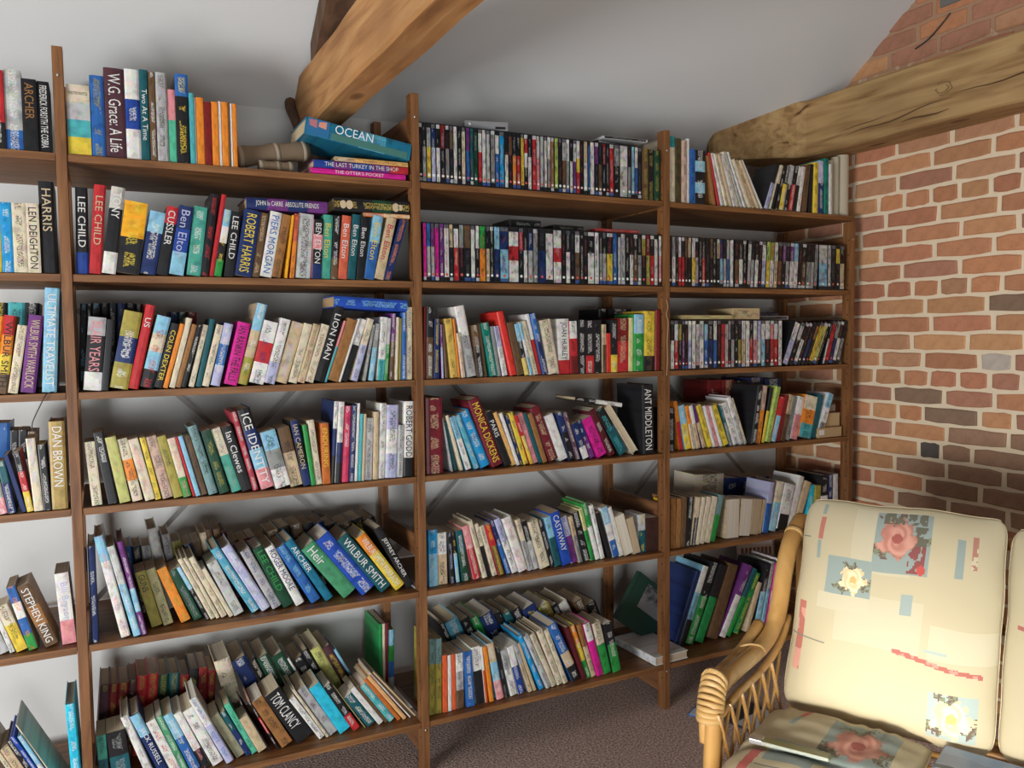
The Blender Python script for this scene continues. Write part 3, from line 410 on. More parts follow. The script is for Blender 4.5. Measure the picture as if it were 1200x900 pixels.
('d',0.4884,0.0082,1.9546,-0.0000,0.1905,0.0131,0.1370,'w/g','w',None,'d','white disc case between white and tan brown ones, top shelf, third bay',24),
('d',0.5029,0.0096,1.9546,-0.0000,0.1905,0.0132,0.1370,'O','w',None,'d','tan brown disc case, top shelf, third bay',24),
('d',0.5176,0.0083,1.9546,-0.0000,0.1905,0.0142,0.1370,'n4','w',None,'d','lime disc case, top shelf, third bay',24),
('d',0.5332,0.0089,1.9546,-0.0000,0.1905,0.0143,0.1370,'k','w',None,'d','black disc case between lime and light grey ones, top shelf, third bay',24),
('d',0.5488,0.0088,1.9546,-0.0000,0.1905,0.0153,0.1370,'G/E','w',None,'d','light grey disc case with brown, top shelf, third bay',24),
('d',0.5655,0.0109,1.9546,-0.0000,0.1905,0.0135,0.1370,'w/g','w',None,'d','white disc case between light grey and black ones, top shelf, third bay',24),
('d',0.5804,0.0094,1.9546,-0.0000,0.1905,0.0117,0.1370,'k/w','w',None,'d','black disc case between white and white ones, top shelf, third bay',24),
('d',0.5935,0.0089,1.9546,-0.0000,0.1905,0.0127,0.1370,'w/P','w',None,'d','white disc case with purple, top shelf, third bay',24),
('d',0.6076,0.0108,1.9546,-0.0000,0.1905,0.0147,0.1370,'w/y/r','w',None,'d','yellow disc case with red, top shelf, third bay',24),
('d',0.6237,0.0109,1.9546,-0.0000,0.1905,0.0128,0.1370,'k','w',None,'d','black disc case between yellow and beige tan ones, top shelf, third bay',24),
('d',0.6379,0.0102,1.9546,-0.0000,0.1905,0.0158,0.1370,'e/w','w',None,'d','beige tan disc case with white, top shelf, third bay',24),
('d',0.6551,0.0084,1.9546,-0.0000,0.1905,0.0082,0.1370,'b','w',None,'d','blue disc case, top shelf, third bay',24),
('d',0.6647,0.0107,1.9546,-0.0000,0.1905,0.0178,0.1370,'w','w',None,'d','white disc case between blue and purple ones, top shelf, third bay',24),
('d',0.6839,0.0093,1.9546,-0.0000,0.1905,0.0150,0.1370,'P/k','w',None,'d','purple disc case with black, top shelf, third bay',24),
('d',0.7003,0.0104,1.9546,-0.0000,0.1905,0.0151,0.1370,'k/E','w',None,'d','black disc case with brown, top shelf, third bay',24),
('d',0.7169,0.0102,1.9546,-0.0000,0.1905,0.0142,0.1370,'R/k','w',None,'d','second dark red disc case from left, top shelf, third bay',24),
('d',0.7325,0.0100,1.9546,-0.0000,0.1905,0.0133,0.1370,'k','w',None,'d','black disc case between dark red and red ones, top shelf, third bay',24),
('d',0.7472,0.0103,1.9546,-0.0000,0.1905,0.0183,0.1370,'r','w',None,'d','red disc case between black and grey ones, top shelf, third bay',24),
('d',0.7669,0.0104,1.9546,-0.0000,0.1905,0.0234,0.1370,'g/k','w',None,'d','grey disc case with black, top shelf, third bay',24),
('d',0.7918,0.0094,1.9546,-0.0000,0.1905,0.0337,0.1370,'w/s','w',None,'d','white disc case with pale grey, top shelf, third bay',24),
('d',0.8269,0.0095,1.9546,-0.0000,0.1905,0.0138,0.1370,'k/g','w',None,'d','black disc case between white and sky blue ones, top shelf, third bay',24),
('d',0.8420,0.0083,1.9546,-0.0000,0.1905,0.0138,0.1370,'c','w',None,'d','sky blue disc case, top shelf, third bay',24),
('d',0.8572,0.0091,1.9546,-0.0000,0.1905,0.0139,0.1370,'w/b','w',None,'d','white disc case between sky blue and black ones, top shelf, third bay',24),
('d',0.8725,0.0107,1.9546,-0.0000,0.1905,0.0160,0.1370,'k','w',None,'d','black disc case between white and brown ones, top shelf, third bay',24),
('p',0.8940,0.0100,1.9546,-0.0000,0.1877,0.0260,0.1173,'E','Y',None,'','brown paperback with olive yellow lettering, top shelf, third bay',20),
('p',0.9209,0.0147,1.9546,0.0000,0.1860,0.0284,0.1162,'k','Y',None,'','black paperback with olive yellow lettering, top shelf, third bay',20),
('p',0.9500,0.0153,1.9546,0.0000,0.1845,0.0265,0.1153,'N','Y',None,'','dark green paperback with olive yellow lettering, top shelf, third bay',20),
('d',0.0249,0.0086,1.6367,-0.0000,0.1905,0.0120,0.1370,'m','w',None,'d','leftmost magenta disc case, second shelf, third bay',22),
('d',0.0383,0.0103,1.6367,-0.0000,0.1905,0.0128,0.1370,'b/S','w',None,'d','blue disc case with silver grey, second shelf, third bay',22),
('d',0.0525,0.0100,1.6367,-0.0000,0.1905,0.0129,0.1370,'P/S','w',None,'d','purple disc case with silver grey, second shelf, third bay',22),
('d',0.0668,0.0109,1.6367,-0.0000,0.1905,0.0138,0.1370,'m','w',None,'d','magenta disc case between purple and purple ones, second shelf, third bay',22),
('d',0.0820,0.0092,1.6367,-0.0000,0.1905,0.0154,0.1370,'P','w',None,'d','purple disc case, second shelf, third bay',22),
('d',0.0988,0.0103,1.6367,-0.0000,0.1905,0.0172,0.1370,'w','w',None,'d','white disc case between purple and beige tan ones, second shelf, third bay',22),
('d',0.1174,0.0105,1.6367,-0.0000,0.1905,0.0132,0.1370,'e/k','w',None,'d','beige tan disc case with black, second shelf, third bay',22),
('d',0.1320,0.0091,1.6367,-0.0000,0.1905,0.0182,0.1370,'w/r','w',None,'d','white disc case with red, second shelf, third bay',22),
('d',0.1516,0.0087,1.6367,-0.0000,0.1905,0.0167,0.1370,'g/k','w',None,'d','grey disc case with black, second shelf, third bay',22),
('d',0.1696,0.0091,1.6367,-0.0000,0.1905,0.0234,0.1370,'E/k','w',None,'d','brown disc case with black, second shelf, third bay',22),
('d',0.1944,0.0100,1.6367,-0.0000,0.1905,0.0153,0.1370,'w','w',None,'d','white disc case between brown and white ones, second shelf, third bay',22),
('d',0.2111,0.0088,1.6367,-0.0000,0.1905,0.0137,0.1370,'w/k','w',None,'d','white disc case with black, second shelf, third bay',22),
('d',0.2262,0.0106,1.6367,-0.0000,0.1905,0.0222,0.1370,'n/o','w',None,'d','leaf green disc case with orange, second shelf, third bay',22),
('d',0.2497,0.0089,1.6367,-0.0000,0.1905,0.0139,0.1370,'k/e','w',None,'d','black disc case with beige tan, second shelf, third bay',22),
('d',0.2650,0.0103,1.6367,-0.0000,0.1905,0.0139,0.1370,'k','w',None,'d','black disc case between black and sky blue ones, second shelf, third bay',22),
('d',0.2803,0.0090,1.6367,-0.0000,0.1905,0.0209,0.1370,'c/B','w',None,'d','sky blue disc case with navy, second shelf, third bay',22),
('d',0.3026,0.0095,1.6367,-0.0000,0.1905,0.0315,0.1370,'B/c','w',None,'d','navy disc case with sky blue, second shelf, third bay',22),
('d',0.3355,0.0106,1.6367,-0.0000,0.1905,0.0380,0.1370,'w/r/w','w',None,'d','red disc case between navy and red ones, second shelf, third bay',22),
('d',0.3749,0.0095,1.6367,-0.0000,0.1905,0.0163,0.1370,'r/k','w',None,'d','red disc case with black, second shelf, third bay',22),
('d',0.3926,0.0099,1.6367,-0.0000,0.1905,0.0155,0.1370,'k/w','w',None,'d','black disc case between red and navy ones, second shelf, third bay',22),
('d',0.4095,0.0090,1.6367,-0.0000,0.1905,0.0192,0.1370,'B/S','w',None,'d','navy disc case with silver grey, second shelf, third bay',22),
('d',0.4300,0.0094,1.6367,-0.0000,0.1905,0.0184,0.1370,'g','w',None,'d','grey disc case, second shelf, third bay',22),
('d',0.4498,0.0082,1.6367,-0.0000,0.1905,0.0285,0.1370,'k/B','w',None,'d','black disc case with navy, second shelf, third bay',22),
('d',0.4798,0.0096,1.6367,-0.0000,0.1905,0.0288,0.1370,'w','w',None,'d','white disc case between black and red ones, second shelf, third bay',22),
('d',0.5100,0.0093,1.6367,-0.0000,0.1905,0.0328,0.1370,'w/r/w','w',None,'d','red disc case between white and black ones, second shelf, third bay',22),
('d',0.5442,0.0089,1.6367,-0.0000,0.1905,0.0154,0.1370,'k','w',None,'d','black disc case between red and black ones, second shelf, third bay',22),
('d',0.5610,0.0085,1.6367,-0.0000,0.1905,0.0174,0.1370,'k/w','w',None,'d','sixth black disc case from left, second shelf, third bay',22),
('d',0.5797,0.0090,1.6367,-0.0000,0.1905,0.0175,0.1370,'k','w',None,'d','seventh black disc case from left, second shelf, third bay',22),
('d',0.5986,0.0089,1.6367,-0.0000,0.1905,0.0195,0.1370,'w/E','w',None,'d','white disc case with brown, second shelf, third bay',22),
('d',0.6195,0.0091,1.6367,-0.0000,0.1905,0.0158,0.1370,'k','w',None,'d','black disc case after white one, second shelf, third bay',22),
('d',0.6366,0.0104,1.6367,-0.0000,0.1905,0.0149,0.1370,'k','w',None,'d','ninth black disc case from left, second shelf, third bay',22),
('d',0.6529,0.0107,1.6367,-0.0000,0.1905,0.0276,0.1370,'k/w','w',None,'d','tenth black disc case from left, second shelf, third bay',22),
('d',0.6819,0.0107,1.6367,-0.0000,0.1905,0.0181,0.1370,'w','w',None,'d','white disc case between black and black ones, second shelf, third bay',22),
('d',0.7014,0.0093,1.6367,-0.0000,0.1905,0.0133,0.1370,'k/g','w',None,'d','black disc case with grey after white one, second shelf, third bay',22),
('d',0.7161,0.0107,1.6367,-0.0000,0.1905,0.0163,0.1370,'k/S','w',None,'d','black disc case with silver grey, second shelf, third bay',22),
('d',0.7338,0.0098,1.6367,-0.0000,0.1905,0.0253,0.1370,'k/y','w',None,'d','black disc case with yellow, second shelf, third bay',22),
('d',0.7605,0.0110,1.6367,-0.0000,0.1905,0.0185,0.1370,'b','w',None,'d','blue disc case, second shelf, third bay',22),
('d',0.7805,0.0084,1.6367,-0.0000,0.1905,0.0136,0.1370,'G','w',None,'d','light grey disc case, second shelf, third bay',22),
('d',0.7955,0.0103,1.6367,-0.0000,0.1905,0.0188,0.1370,'S','w',None,'d','silver grey disc case, second shelf, third bay',22),
('d',0.8157,0.0098,1.6367,-0.0000,0.1905,0.0168,0.1370,'k','w',None,'d','black disc case between silver grey and black ones, second shelf, third bay',22),
('d',0.8339,0.0095,1.6367,-0.0000,0.1905,0.0169,0.1370,'k/w','w',None,'d','fifteenth black disc case from left, second shelf, third bay',22),
('d',0.8522,0.0103,1.6367,-0.0000,0.1905,0.0170,0.1370,'k/E','w',None,'d','black disc case with brown, second shelf, third bay',22),
('d',0.8707,0.0105,1.6367,-0.0000,0.1905,0.0171,0.1370,'k/g','w',None,'d','black disc case between black and olive yellow ones, second shelf, third bay',22),
('d',0.8892,0.0105,1.6367,-0.0000,0.1905,0.0173,0.1370,'Y/k','w',None,'d','olive yellow disc case with black, second shelf, third bay',22),
('d',0.9079,0.0090,1.6367,-0.0000,0.1905,0.0174,0.1370,'R/Y','w',None,'d','dark red disc case with olive yellow, second shelf, third bay',22),
('d',0.9267,0.0091,1.6367,-0.0000,0.1905,0.0175,0.1370,'k/r','w',None,'d','black disc case with red, second shelf, third bay',22),
('d',0.9455,0.0098,1.6367,-0.0000,0.1905,0.0155,0.1370,'w','w',None,'d','white disc case between black and white ones, second shelf, third bay',22),
('d',0.9645,0.0081,1.6367,-0.0000,0.1905,0.0134,0.1370,'w/p','w',None,'d','white disc case with pink, second shelf, third bay',22),
('h',0.0197,0.0133,1.3192,0.0285,0.2349,0.0091,0.1503,'R','w',None,'N','thin dark red hardback, third shelf, third bay',16),
('h',0.0297,0.0113,1.3197,0.0284,0.2328,0.0254,0.1490,'k/E','w',None,'','black hardback with brown, third shelf, third bay',16),
('p',0.0558,0.0100,1.3196,0.0339,0.1957,0.0183,0.1223,'B','y',None,'','navy paperback with yellow lettering, third shelf, third bay',16),
('p',0.0846,0.0117,1.3189,-0.0205,0.1775,0.0069,0.1110,'P/l','w',None,'','thin purple paperback with lilac, third shelf, third bay',16),
('p',0.0987,0.0146,1.3189,-0.0562,0.1776,0.0096,0.1110,'E','w',None,'N','thin brown paperback between purple and mustard yellow ones, third shelf, third bay',16),
('p',0.1175,0.0132,1.3189,-0.1038,0.1969,0.0260,0.1231,'y2','k',None,'','mustard yellow paperback with black lettering, third shelf, third bay',16),
('p',0.1445,0.0119,1.3189,-0.0886,0.1963,0.0059,0.1227,'o','w',None,'N','thin orange paperback, third shelf, third bay',16),
('p',0.1557,0.0079,1.3189,-0.1185,0.1491,0.0115,0.0932,'W','r',None,'','thin cream paperback with red lettering, third shelf, third bay',16),
('h',0.1782,0.0147,1.3189,-0.1851,0.2398,0.0358,0.1535,'w/S','k',None,'','white hardback with silver grey, third shelf, third bay',16),
('p',0.2154,0.0095,1.3189,-0.1244,0.1747,0.0229,0.1092,'E/k','w',None,'','brown paperback with black, third shelf, third bay',16),
('p',0.2408,0.0141,1.3189,-0.1331,0.1783,0.0105,0.1114,'E','w',None,'N','thin brown paperback between brown and green ones, third shelf, third bay',16),
('p',0.2615,0.0105,1.3189,-0.1842,0.1826,0.0278,0.1141,'T2','w',None,'','green paperback with white lettering, third shelf, third bay',16),
('p',0.2906,0.0121,1.3189,-0.1612,0.1716,0.0122,0.1072,'g','w',None,'N','thin grey paperback, third shelf, third bay',16),
('p',0.3090,0.0140,1.3189,-0.1912,0.1724,0.0199,0.1078,'l/w','k',None,'','lilac paperback with white, third shelf, third bay',16),
('h',0.3369,0.0065,1.3189,-0.2295,0.2235,0.0258,0.1431,'r2','w',None,'N','bright red hardback, third shelf, third bay',16),
('p',0.3642,0.0087,1.3189,-0.2192,0.1847,0.0261,0.1154,'E','w',None,'N','brown paperback, third shelf, third bay',16),
('p',0.3917,0.0076,1.3189,-0.2175,0.1807,0.0169,0.1129,'c/k/y','w',None,'','black paperback between brown and white ones, third shelf, third bay',16),
('p',0.4142,0.0064,1.3189,-0.2412,0.1894,0.0106,0.1184,'c/w/c','k',None,'','thin white paperback with sky blue, third shelf, third bay',16),
('p',0.4282,0.0091,1.3189,-0.2526,0.1922,0.0179,0.1202,'W','k',None,'','cream paperback between white and white ones, third shelf, third bay',16),
('h',0.4475,0.0142,1.3189,-0.2250,0.2158,0.0164,0.1381,'w/r','w',None,'N','white hardback with red, third shelf, third bay',16),
('h',0.4668,0.0083,1.3189,-0.2328,0.2178,0.0208,0.1394,'b/B','w',None,'','blue hardback with navy, third shelf, third bay',16),
('p',0.4890,0.0070,1.3189,-0.1841,0.1923,0.0406,0.1202,'W','k',None,'','cream paperback between blue and white ones, third shelf, third bay',16),
('p',0.5312,0.0145,1.3189,-0.0186,0.1951,0.0460,0.1219,'w/w/w/r','k','JOAN HURLEY','','thick white paperback with red, third shelf, third bay',16),
('p',0.5803,0.0104,1.3189,-0.0309,0.1873,0.0305,0.1171,'w/r/R','k',None,'','red paperback with dark red, third shelf, third bay',16),
('p',0.6116,0.0102,1.3189,-0.0022,0.1911,0.0316,0.1194,'k','w',None,'','black paperback between red and black ones, third shelf, third bay',16),
('p',0.6442,0.0122,1.3189,-0.0031,0.1887,0.0348,0.1179,'k/k/r','w',None,'','black paperback with red, third shelf, third bay',16),
('p',0.6799,0.0134,1.3189,-0.0037,0.1910,0.0322,0.1194,'k','w',None,'','black paperback between black and beige tan ones, third shelf, third bay',16),
('p',0.7141,0.0080,1.3189,-0.0108,0.1750,0.0164,0.1094,'e/E','k',None,'','beige tan paperback with brown, third shelf, third bay',16),
('p',0.7313,0.0078,1.3189,-0.0083,0.1429,0.0175,0.0893,'r2','w',None,'N','bright red paperback, third shelf, third bay',16),
('p',0.7496,0.0098,1.3191,0.0048,0.1909,0.0293,0.1193,'k/k/y','w',None,'','black paperback between bright red and dark red ones, third shelf, third bay',16),
('p',0.7797,0.0136,1.3197,0.0141,0.1965,0.0501,0.1228,'R/r','e',None,'','thick dark red paperback with red, third shelf, third bay',16),
('p',0.8307,0.0143,1.3192,0.0132,0.1989,0.0199,0.1243,'y3','w',None,'N','pale yellow paperback, third shelf, third bay',16),
('h',0.8515,0.0077,1.3195,0.0122,0.2111,0.0453,0.1351,'c/n/n','w',None,'','thick leaf green hardback with sky blue, third shelf, third bay',16),
('h',0.8977,0.0122,1.3200,0.0200,0.2234,0.0518,0.1430,'y/y/y/k','E',None,'','thick yellow hardback with black, third shelf, third bay',16),
('h',0.9505,0.0100,1.3194,0.0189,0.2277,0.0218,0.1458,'R','w',None,'N','dark red hardback, third shelf, third bay',16),
('h',0.8273,0.2079,1.3192,0.0057,0.2378,0.0403,0.1522,'k','w',None,'','black hardback with white lettering, back row, third shelf, third bay',16),
('h',0.8685,0.2027,1.3195,0.0050,0.2380,0.1098,0.1523,'k','w',None,'','thick black hardback with white lettering, back row, third shelf, third bay',16),
('h',0.0310,0.0224,1.0025,0.0000,0.2525,0.0583,0.1616,'R3','e',None,'','thick maroon hardback with beige tan lettering, fourth shelf, third bay',11),
('p',0.1211,0.0302,1.0025,-0.1738,0.1851,0.0061,0.1157,'S','k',None,'','thin silver grey paperback with black lettering, fourth shelf, third bay',11),
('p',0.1335,0.0378,1.0025,-0.2070,0.1719,0.0105,0.1074,'T','w',None,'N','thin dark teal paperback, fourth shelf, third bay',11),
('p',0.1545,0.0315,1.0025,-0.2601,0.1959,0.0104,0.1225,'W','k',None,'N','thin cream paperback, fourth shelf, third bay',11),
('p',0.1756,0.0325,1.0025,-0.3082,0.1911,0.0203,0.1195,'c/w','k',None,'','sky blue paperback with white, fourth shelf, third bay',11),
('p',0.2085,0.0322,1.0025,-0.3608,0.1990,0.0174,0.1244,'c2','w',None,'','pale turquoise paperback with white lettering, fourth shelf, third bay',11),
('h',0.2333,0.0383,1.0025,-0.3857,0.2096,0.0380,0.1342,'b3','w',None,'','azure hardback with white lettering, fourth shelf, third bay',11),
('h',0.2752,0.0307,1.0025,-0.3649,0.2502,0.0426,0.1601,'R3','y','MONICA DICKENS','','thick maroon hardback with yellow lettering, fourth shelf, third bay',11),
('p',0.3244,0.0330,1.0025,-0.3777,0.2035,0.0264,0.1272,'k','w','PARIS','','black paperback titled PARIS, fourth shelf, third bay',11),
('p',0.3537,0.0361,1.0025,-0.3692,0.2010,0.0154,0.1256,'o4','w',None,'N','light orange paperback, fourth shelf, third bay',11),
('p',0.3710,0.0315,1.0025,-0.3419,0.1976,0.0107,0.1235,'w','k',None,'N','thin white paperback, fourth shelf, third bay',11),
('p',0.3832,0.0352,1.0025,-0.3082,0.1861,0.0129,0.1163,'B','y',None,'','thin navy paperback with yellow lettering, fourth shelf, third bay',11),
('p',0.3989,0.0338,1.0025,-0.3153,0.1939,0.0176,0.1212,'y','B',None,'','yellow paperback with navy lettering, fourth shelf, third bay',11),
('p',0.4218,0.0301,1.0025,-0.3334,0.1857,0.0126,0.1160,'r/y','w',None,'','thin red paperback with yellow, fourth shelf, third bay',11),
('p',0.4360,0.0355,1.0025,-0.3295,0.1887,0.0202,0.1179,'p','k',None,'','pink paperback with black lettering, fourth shelf, third bay',11),
('p',0.4591,0.0331,1.0025,-0.3344,0.1877,0.0144,0.1173,'T','w',None,'N','dark teal paperback, fourth shelf, third bay',11),
('p',0.4752,0.0319,1.0025,-0.3291,0.1863,0.0180,0.1165,'O','w',None,'N','tan brown paperback, fourth shelf, third bay',11),
('h',0.5041,0.0388,1.0025,-0.3739,0.2096,0.0391,0.1342,'R3','e',None,'','maroon hardback with beige tan lettering, fourth shelf, third bay',11),
('p',0.5470,0.0376,1.0025,-0.3599,0.1760,0.0346,0.1100,'w','w',None,'N','white paperback, fourth shelf, third bay',11),
('p',0.5848,0.0340,1.0025,-0.2991,0.1821,0.0250,0.1138,'B/k','w',None,'','navy paperback with black, fourth shelf, third bay',11),
('p',0.6147,0.0329,1.0025,-0.3144,0.1814,0.0176,0.1134,'P2','w',None,'','dusky purple paperback with white lettering, fourth shelf, third bay',11),
('p',0.6410,0.0301,1.0025,-0.3623,0.1398,0.0262,0.0874,'B/B/w','w',None,'','navy paperback with white, fourth shelf, third bay',11),
('p',0.6752,0.0366,1.0025,-0.3975,0.1488,0.0214,0.0930,'B/P','w',None,'','navy paperback with purple, fourth shelf, third bay',11),
('p',0.7069,0.0324,1.0025,-0.4435,0.1577,0.0412,0.0985,'m','k',None,'','magenta paperback with black lettering, fourth shelf, third bay',11),
('p',0.7603,0.0346,1.0025,-0.4828,0.1972,0.0264,0.1233,'R4','w',None,'','deep maroon paperback with white lettering, fourth shelf, third bay',11),
('p',0.8056,0.0356,1.0025,-0.5476,0.2007,0.0376,0.1254,'k/T','t',None,'','black paperback with dark teal, fourth shelf, third bay',11),
('h',0.8657,0.0368,1.0025,-0.6091,0.2235,0.0275,0.1430,'W','w',None,'NF','pages-outward hardback, fourth shelf, third bay',11),
('h',0.9032,0.0214,1.0025,-0.0211,0.2634,0.0516,0.1686,'k','w','ANT MIDDLETON','','thick black hardback with white lettering, fourth shelf, third bay',11),
('p',0.0361,0.0308,0.6208,-0.0061,0.1916,0.0303,0.1198,'b3/c','w',None,'','azure paperback with sky blue, fifth shelf, third bay',7),
('p',0.0677,0.0370,0.6208,-0.0091,0.1767,0.0350,0.1104,'w/e','k',None,'','white paperback with beige tan, fifth shelf, third bay',7),
('p',0.1110,0.0305,0.6208,-0.0513,0.1763,0.0159,0.1102,'k','l',None,'','black paperback with lilac lettering, fifth shelf, third bay',7),
('p',0.1336,0.0337,0.6208,-0.0853,0.1747,0.0132,0.1092,'k/c','y',None,'','black paperback with sky blue, fifth shelf, third bay',7),
('p',0.1573,0.0303,0.6208,-0.1397,0.1779,0.0255,0.1112,'T/N','w',None,'','dark teal paperback with dark green, fifth shelf, third bay',7),
('p',0.1993,0.0319,0.6208,-0.2247,0.1933,0.0253,0.1208,'p/r','w',None,'','pink paperback with red, fifth shelf, third bay',7),
('h',0.2335,0.0317,0.6208,-0.2621,0.2121,0.0179,0.1357,'W','k',None,'','cream hardback with black lettering, fifth shelf, third bay',7),
('p',0.2529,0.0376,0.6208,-0.2438,0.1961,0.0144,0.1226,'W/k','k',None,'','cream paperback with black, fifth shelf, third bay',7),
('p',0.2732,0.0367,0.6208,-0.2679,0.1872,0.0174,0.1170,'W','k',None,'','cream paperback between cream and red ones, fifth shelf, third bay',7),
('p',0.2954,0.0322,0.6208,-0.2847,0.1898,0.0222,0.1186,'r/E','y',None,'','red paperback with brown, fifth shelf, third bay',7),
('h',0.3272,0.0353,0.6208,-0.3241,0.2061,0.0167,0.1319,'B/b','w',None,'','navy hardback with blue, fifth shelf, third bay',7),
('h',0.3489,0.0345,0.6208,-0.3391,0.2091,0.0239,0.1338,'l/w','k',None,'','lilac hardback with white, fifth shelf, third bay',7),
('h',0.3751,0.0308,0.6208,-0.3258,0.2087,0.0360,0.1336,'w','p',None,'','white hardback with pink lettering, fifth shelf, third bay',7),
('p',0.4140,0.0332,0.6208,-0.2716,0.1949,0.0181,0.1218,'W/S','k',None,'','cream paperback with silver grey, fifth shelf, third bay',7),
('p',0.4336,0.0368,0.6208,-0.2623,0.1834,0.0222,0.1146,'k/S','w',None,'','black paperback with silver grey, fifth shelf, third bay',7),
('p',0.4605,0.0312,0.6208,-0.2787,0.1813,0.0383,0.1133,'W','k',None,'','cream paperback between black and black ones, fifth shelf, third bay',7),
('p',0.5040,0.0322,0.6208,-0.2938,0.1813,0.0167,0.1133,'k','w',None,'','black paperback between cream and sky blue ones, fifth shelf, third bay',7),
('p',0.5224,0.0332,0.6208,-0.2445,0.1882,0.0257,0.1176,'c/T','k',None,'','sky blue paperback with dark teal, fifth shelf, third bay',7),
('p',0.5537,0.0300,0.6208,-0.2655,0.2030,0.0368,0.1269,'b2','w','CASTAWAY','','royal blue paperback titled CASTAWAY, fifth shelf, third bay',7),
('p',0.5948,0.0370,0.6208,-0.2769,0.1818,0.0264,0.1136,'l/P','k',None,'','lilac paperback with purple, fifth shelf, third bay',7),
('p',0.6231,0.0336,0.6208,-0.2447,0.1804,0.0157,0.1128,'e/g','k',None,'','beige tan paperback with grey, fifth shelf, third bay',7),
('p',0.6440,0.0357,0.6208,-0.2658,0.1924,0.0306,0.1202,'k','w',None,'','black paperback between beige tan and pale yellow ones, fifth shelf, third bay',7),
('h',0.6766,0.0347,0.6208,-0.2648,0.2059,0.0169,0.1318,'y3/n','k',None,'','pale yellow hardback with leaf green, fifth shelf, third bay',7),
('h',0.6978,0.0370,0.6208,-0.2785,0.2247,0.0216,0.1438,'n/w','w',None,'','leaf green hardback with white, fifth shelf, third bay',7),
('h',0.7212,0.0359,0.6208,-0.2424,0.2121,0.0175,0.1357,'w','k',None,'','white hardback with black lettering, fifth shelf, third bay',7),
('p',0.7525,0.0336,0.6208,-0.3088,0.1829,0.0180,0.1143,'k','w',None,'N','black paperback, fifth shelf, third bay',7),
('p',0.7723,0.0311,0.6208,-0.2731,0.1999,0.0265,0.1250,'c/w/b','w',None,'','white paperback with blue, fifth shelf, third bay',7),
('p',0.8021,0.0338,0.6208,-0.2803,0.1971,0.0191,0.1232,'w','w',None,'N','white paperback, fifth shelf, third bay',7),
('p',0.8242,0.0300,0.6208,-0.2882,0.1592,0.0399,0.0995,'e','w',None,'NF','pages-outward paperback between white and beige tan ones, fifth shelf, third bay',7),
('p',0.8658,0.0307,0.6208,-0.2542,0.1430,0.0304,0.0894,'e','w',None,'NF','pages-outward paperback between beige tan and light grey ones, fifth shelf, third bay',7),
('p',0.8950,0.0375,0.6208,-0.0254,0.1481,0.0316,0.0926,'G/T','y',None,'','light grey paperback with dark teal, fifth shelf, third bay',7),
('p',0.9264,0.0347,0.6209,0.0016,0.1309,0.0571,0.0818,'E3','Y',None,'N','thick dark brown paperback, fifth shelf, third bay',7),
('h',0.0300,0.0371,0.1782,0.0184,0.2623,0.0216,0.1520,'a2/Y/Y','k',None,'','leftmost olive yellow hardback, bottom shelf, third bay',3),
('h',0.0525,0.0367,0.1782,0.0180,0.2582,0.0227,0.1520,'a2/Y/Y','k',None,'','olive yellow hardback between olive yellow and orange red ones, bottom shelf, third bay',3),
('p',0.0779,0.0348,0.1779,0.0083,0.1982,0.0183,0.1239,'r3','w',None,'N','orange red paperback between olive yellow and white ones, bottom shelf, third bay',3),
('p',0.0980,0.0365,0.1778,0.0030,0.1945,0.0129,0.1216,'w','w',None,'N','thin white paperback, bottom shelf, third bay',3),
('p',0.1127,0.0385,0.1778,-0.0020,0.1945,0.0157,0.1216,'r3','w',None,'N','orange red paperback between white and silver grey ones, bottom shelf, third bay',3),
('p',0.1312,0.0385,0.1778,-0.0122,0.1931,0.0272,0.1207,'w/S/E','k',None,'','silver grey paperback with brown, bottom shelf, third bay',3),
('p',0.1665,0.0323,0.1778,-0.0505,0.1967,0.0298,0.1229,'b','w',None,'','blue paperback with white lettering, bottom shelf, third bay',3),
('p',0.2042,0.0382,0.1778,-0.0862,0.2047,0.0328,0.1279,'w/k','k',None,'','white paperback with black, bottom shelf, third bay',3),
('p',0.2386,0.0342,0.1778,-0.0890,0.2027,0.0078,0.1267,'w/r3','w',None,'N','thin white paperback with orange red, bottom shelf, third bay',3),
('p',0.2539,0.0319,0.1778,-0.1221,0.2016,0.0151,0.1260,'o','w',None,'N','orange paperback, bottom shelf, third bay',3),
('h',0.2830,0.0337,0.1778,-0.1859,0.2102,0.0280,0.1345,'e/c/p','w',None,'','beige tan hardback with pink, bottom shelf, third bay',3),
('p',0.3123,0.0353,0.1778,-0.1674,0.1886,0.0131,0.1179,'k','g',None,'','black paperback with grey lettering, bottom shelf, third bay',3),
('p',0.3379,0.0380,0.1778,-0.2325,0.1747,0.0272,0.1092,'S/w','k',None,'','silver grey paperback with white, bottom shelf, third bay',3),
('p',0.3697,0.0381,0.1778,-0.2491,0.1837,0.0251,0.1148,'w/B2','w',None,'','white paperback with deep blue, bottom shelf, third bay',3),
('p',0.4099,0.0350,0.1778,-0.3189,0.1970,0.0149,0.1231,'S/e','k',None,'','silver grey paperback with beige tan, bottom shelf, third bay',3),
('p',0.4302,0.0373,0.1778,-0.3370,0.1947,0.0119,0.1217,'e','w',None,'N','thin beige tan paperback, bottom shelf, third bay',3),
('h',0.4547,0.0348,0.1778,-0.3894,0.2274,0.0178,0.1455,'b3','w',None,'','azure hardback with white lettering, bottom shelf, third bay',3),
('h',0.4815,0.0309,0.1778,-0.4167,0.2257,0.0201,0.1444,'G','k',None,'','light grey hardback with black lettering, bottom shelf, third bay',3),
('h',0.5043,0.0339,0.1778,-0.4112,0.2253,0.0222,0.1442,'W','k',None,'','cream hardback between light grey and cream ones, bottom shelf, third bay',3),
('h',0.5294,0.0363,0.1778,-0.3756,0.2308,0.0247,0.1477,'W','k',None,'','cream hardback between cream and cream ones, bottom shelf, third bay',3),
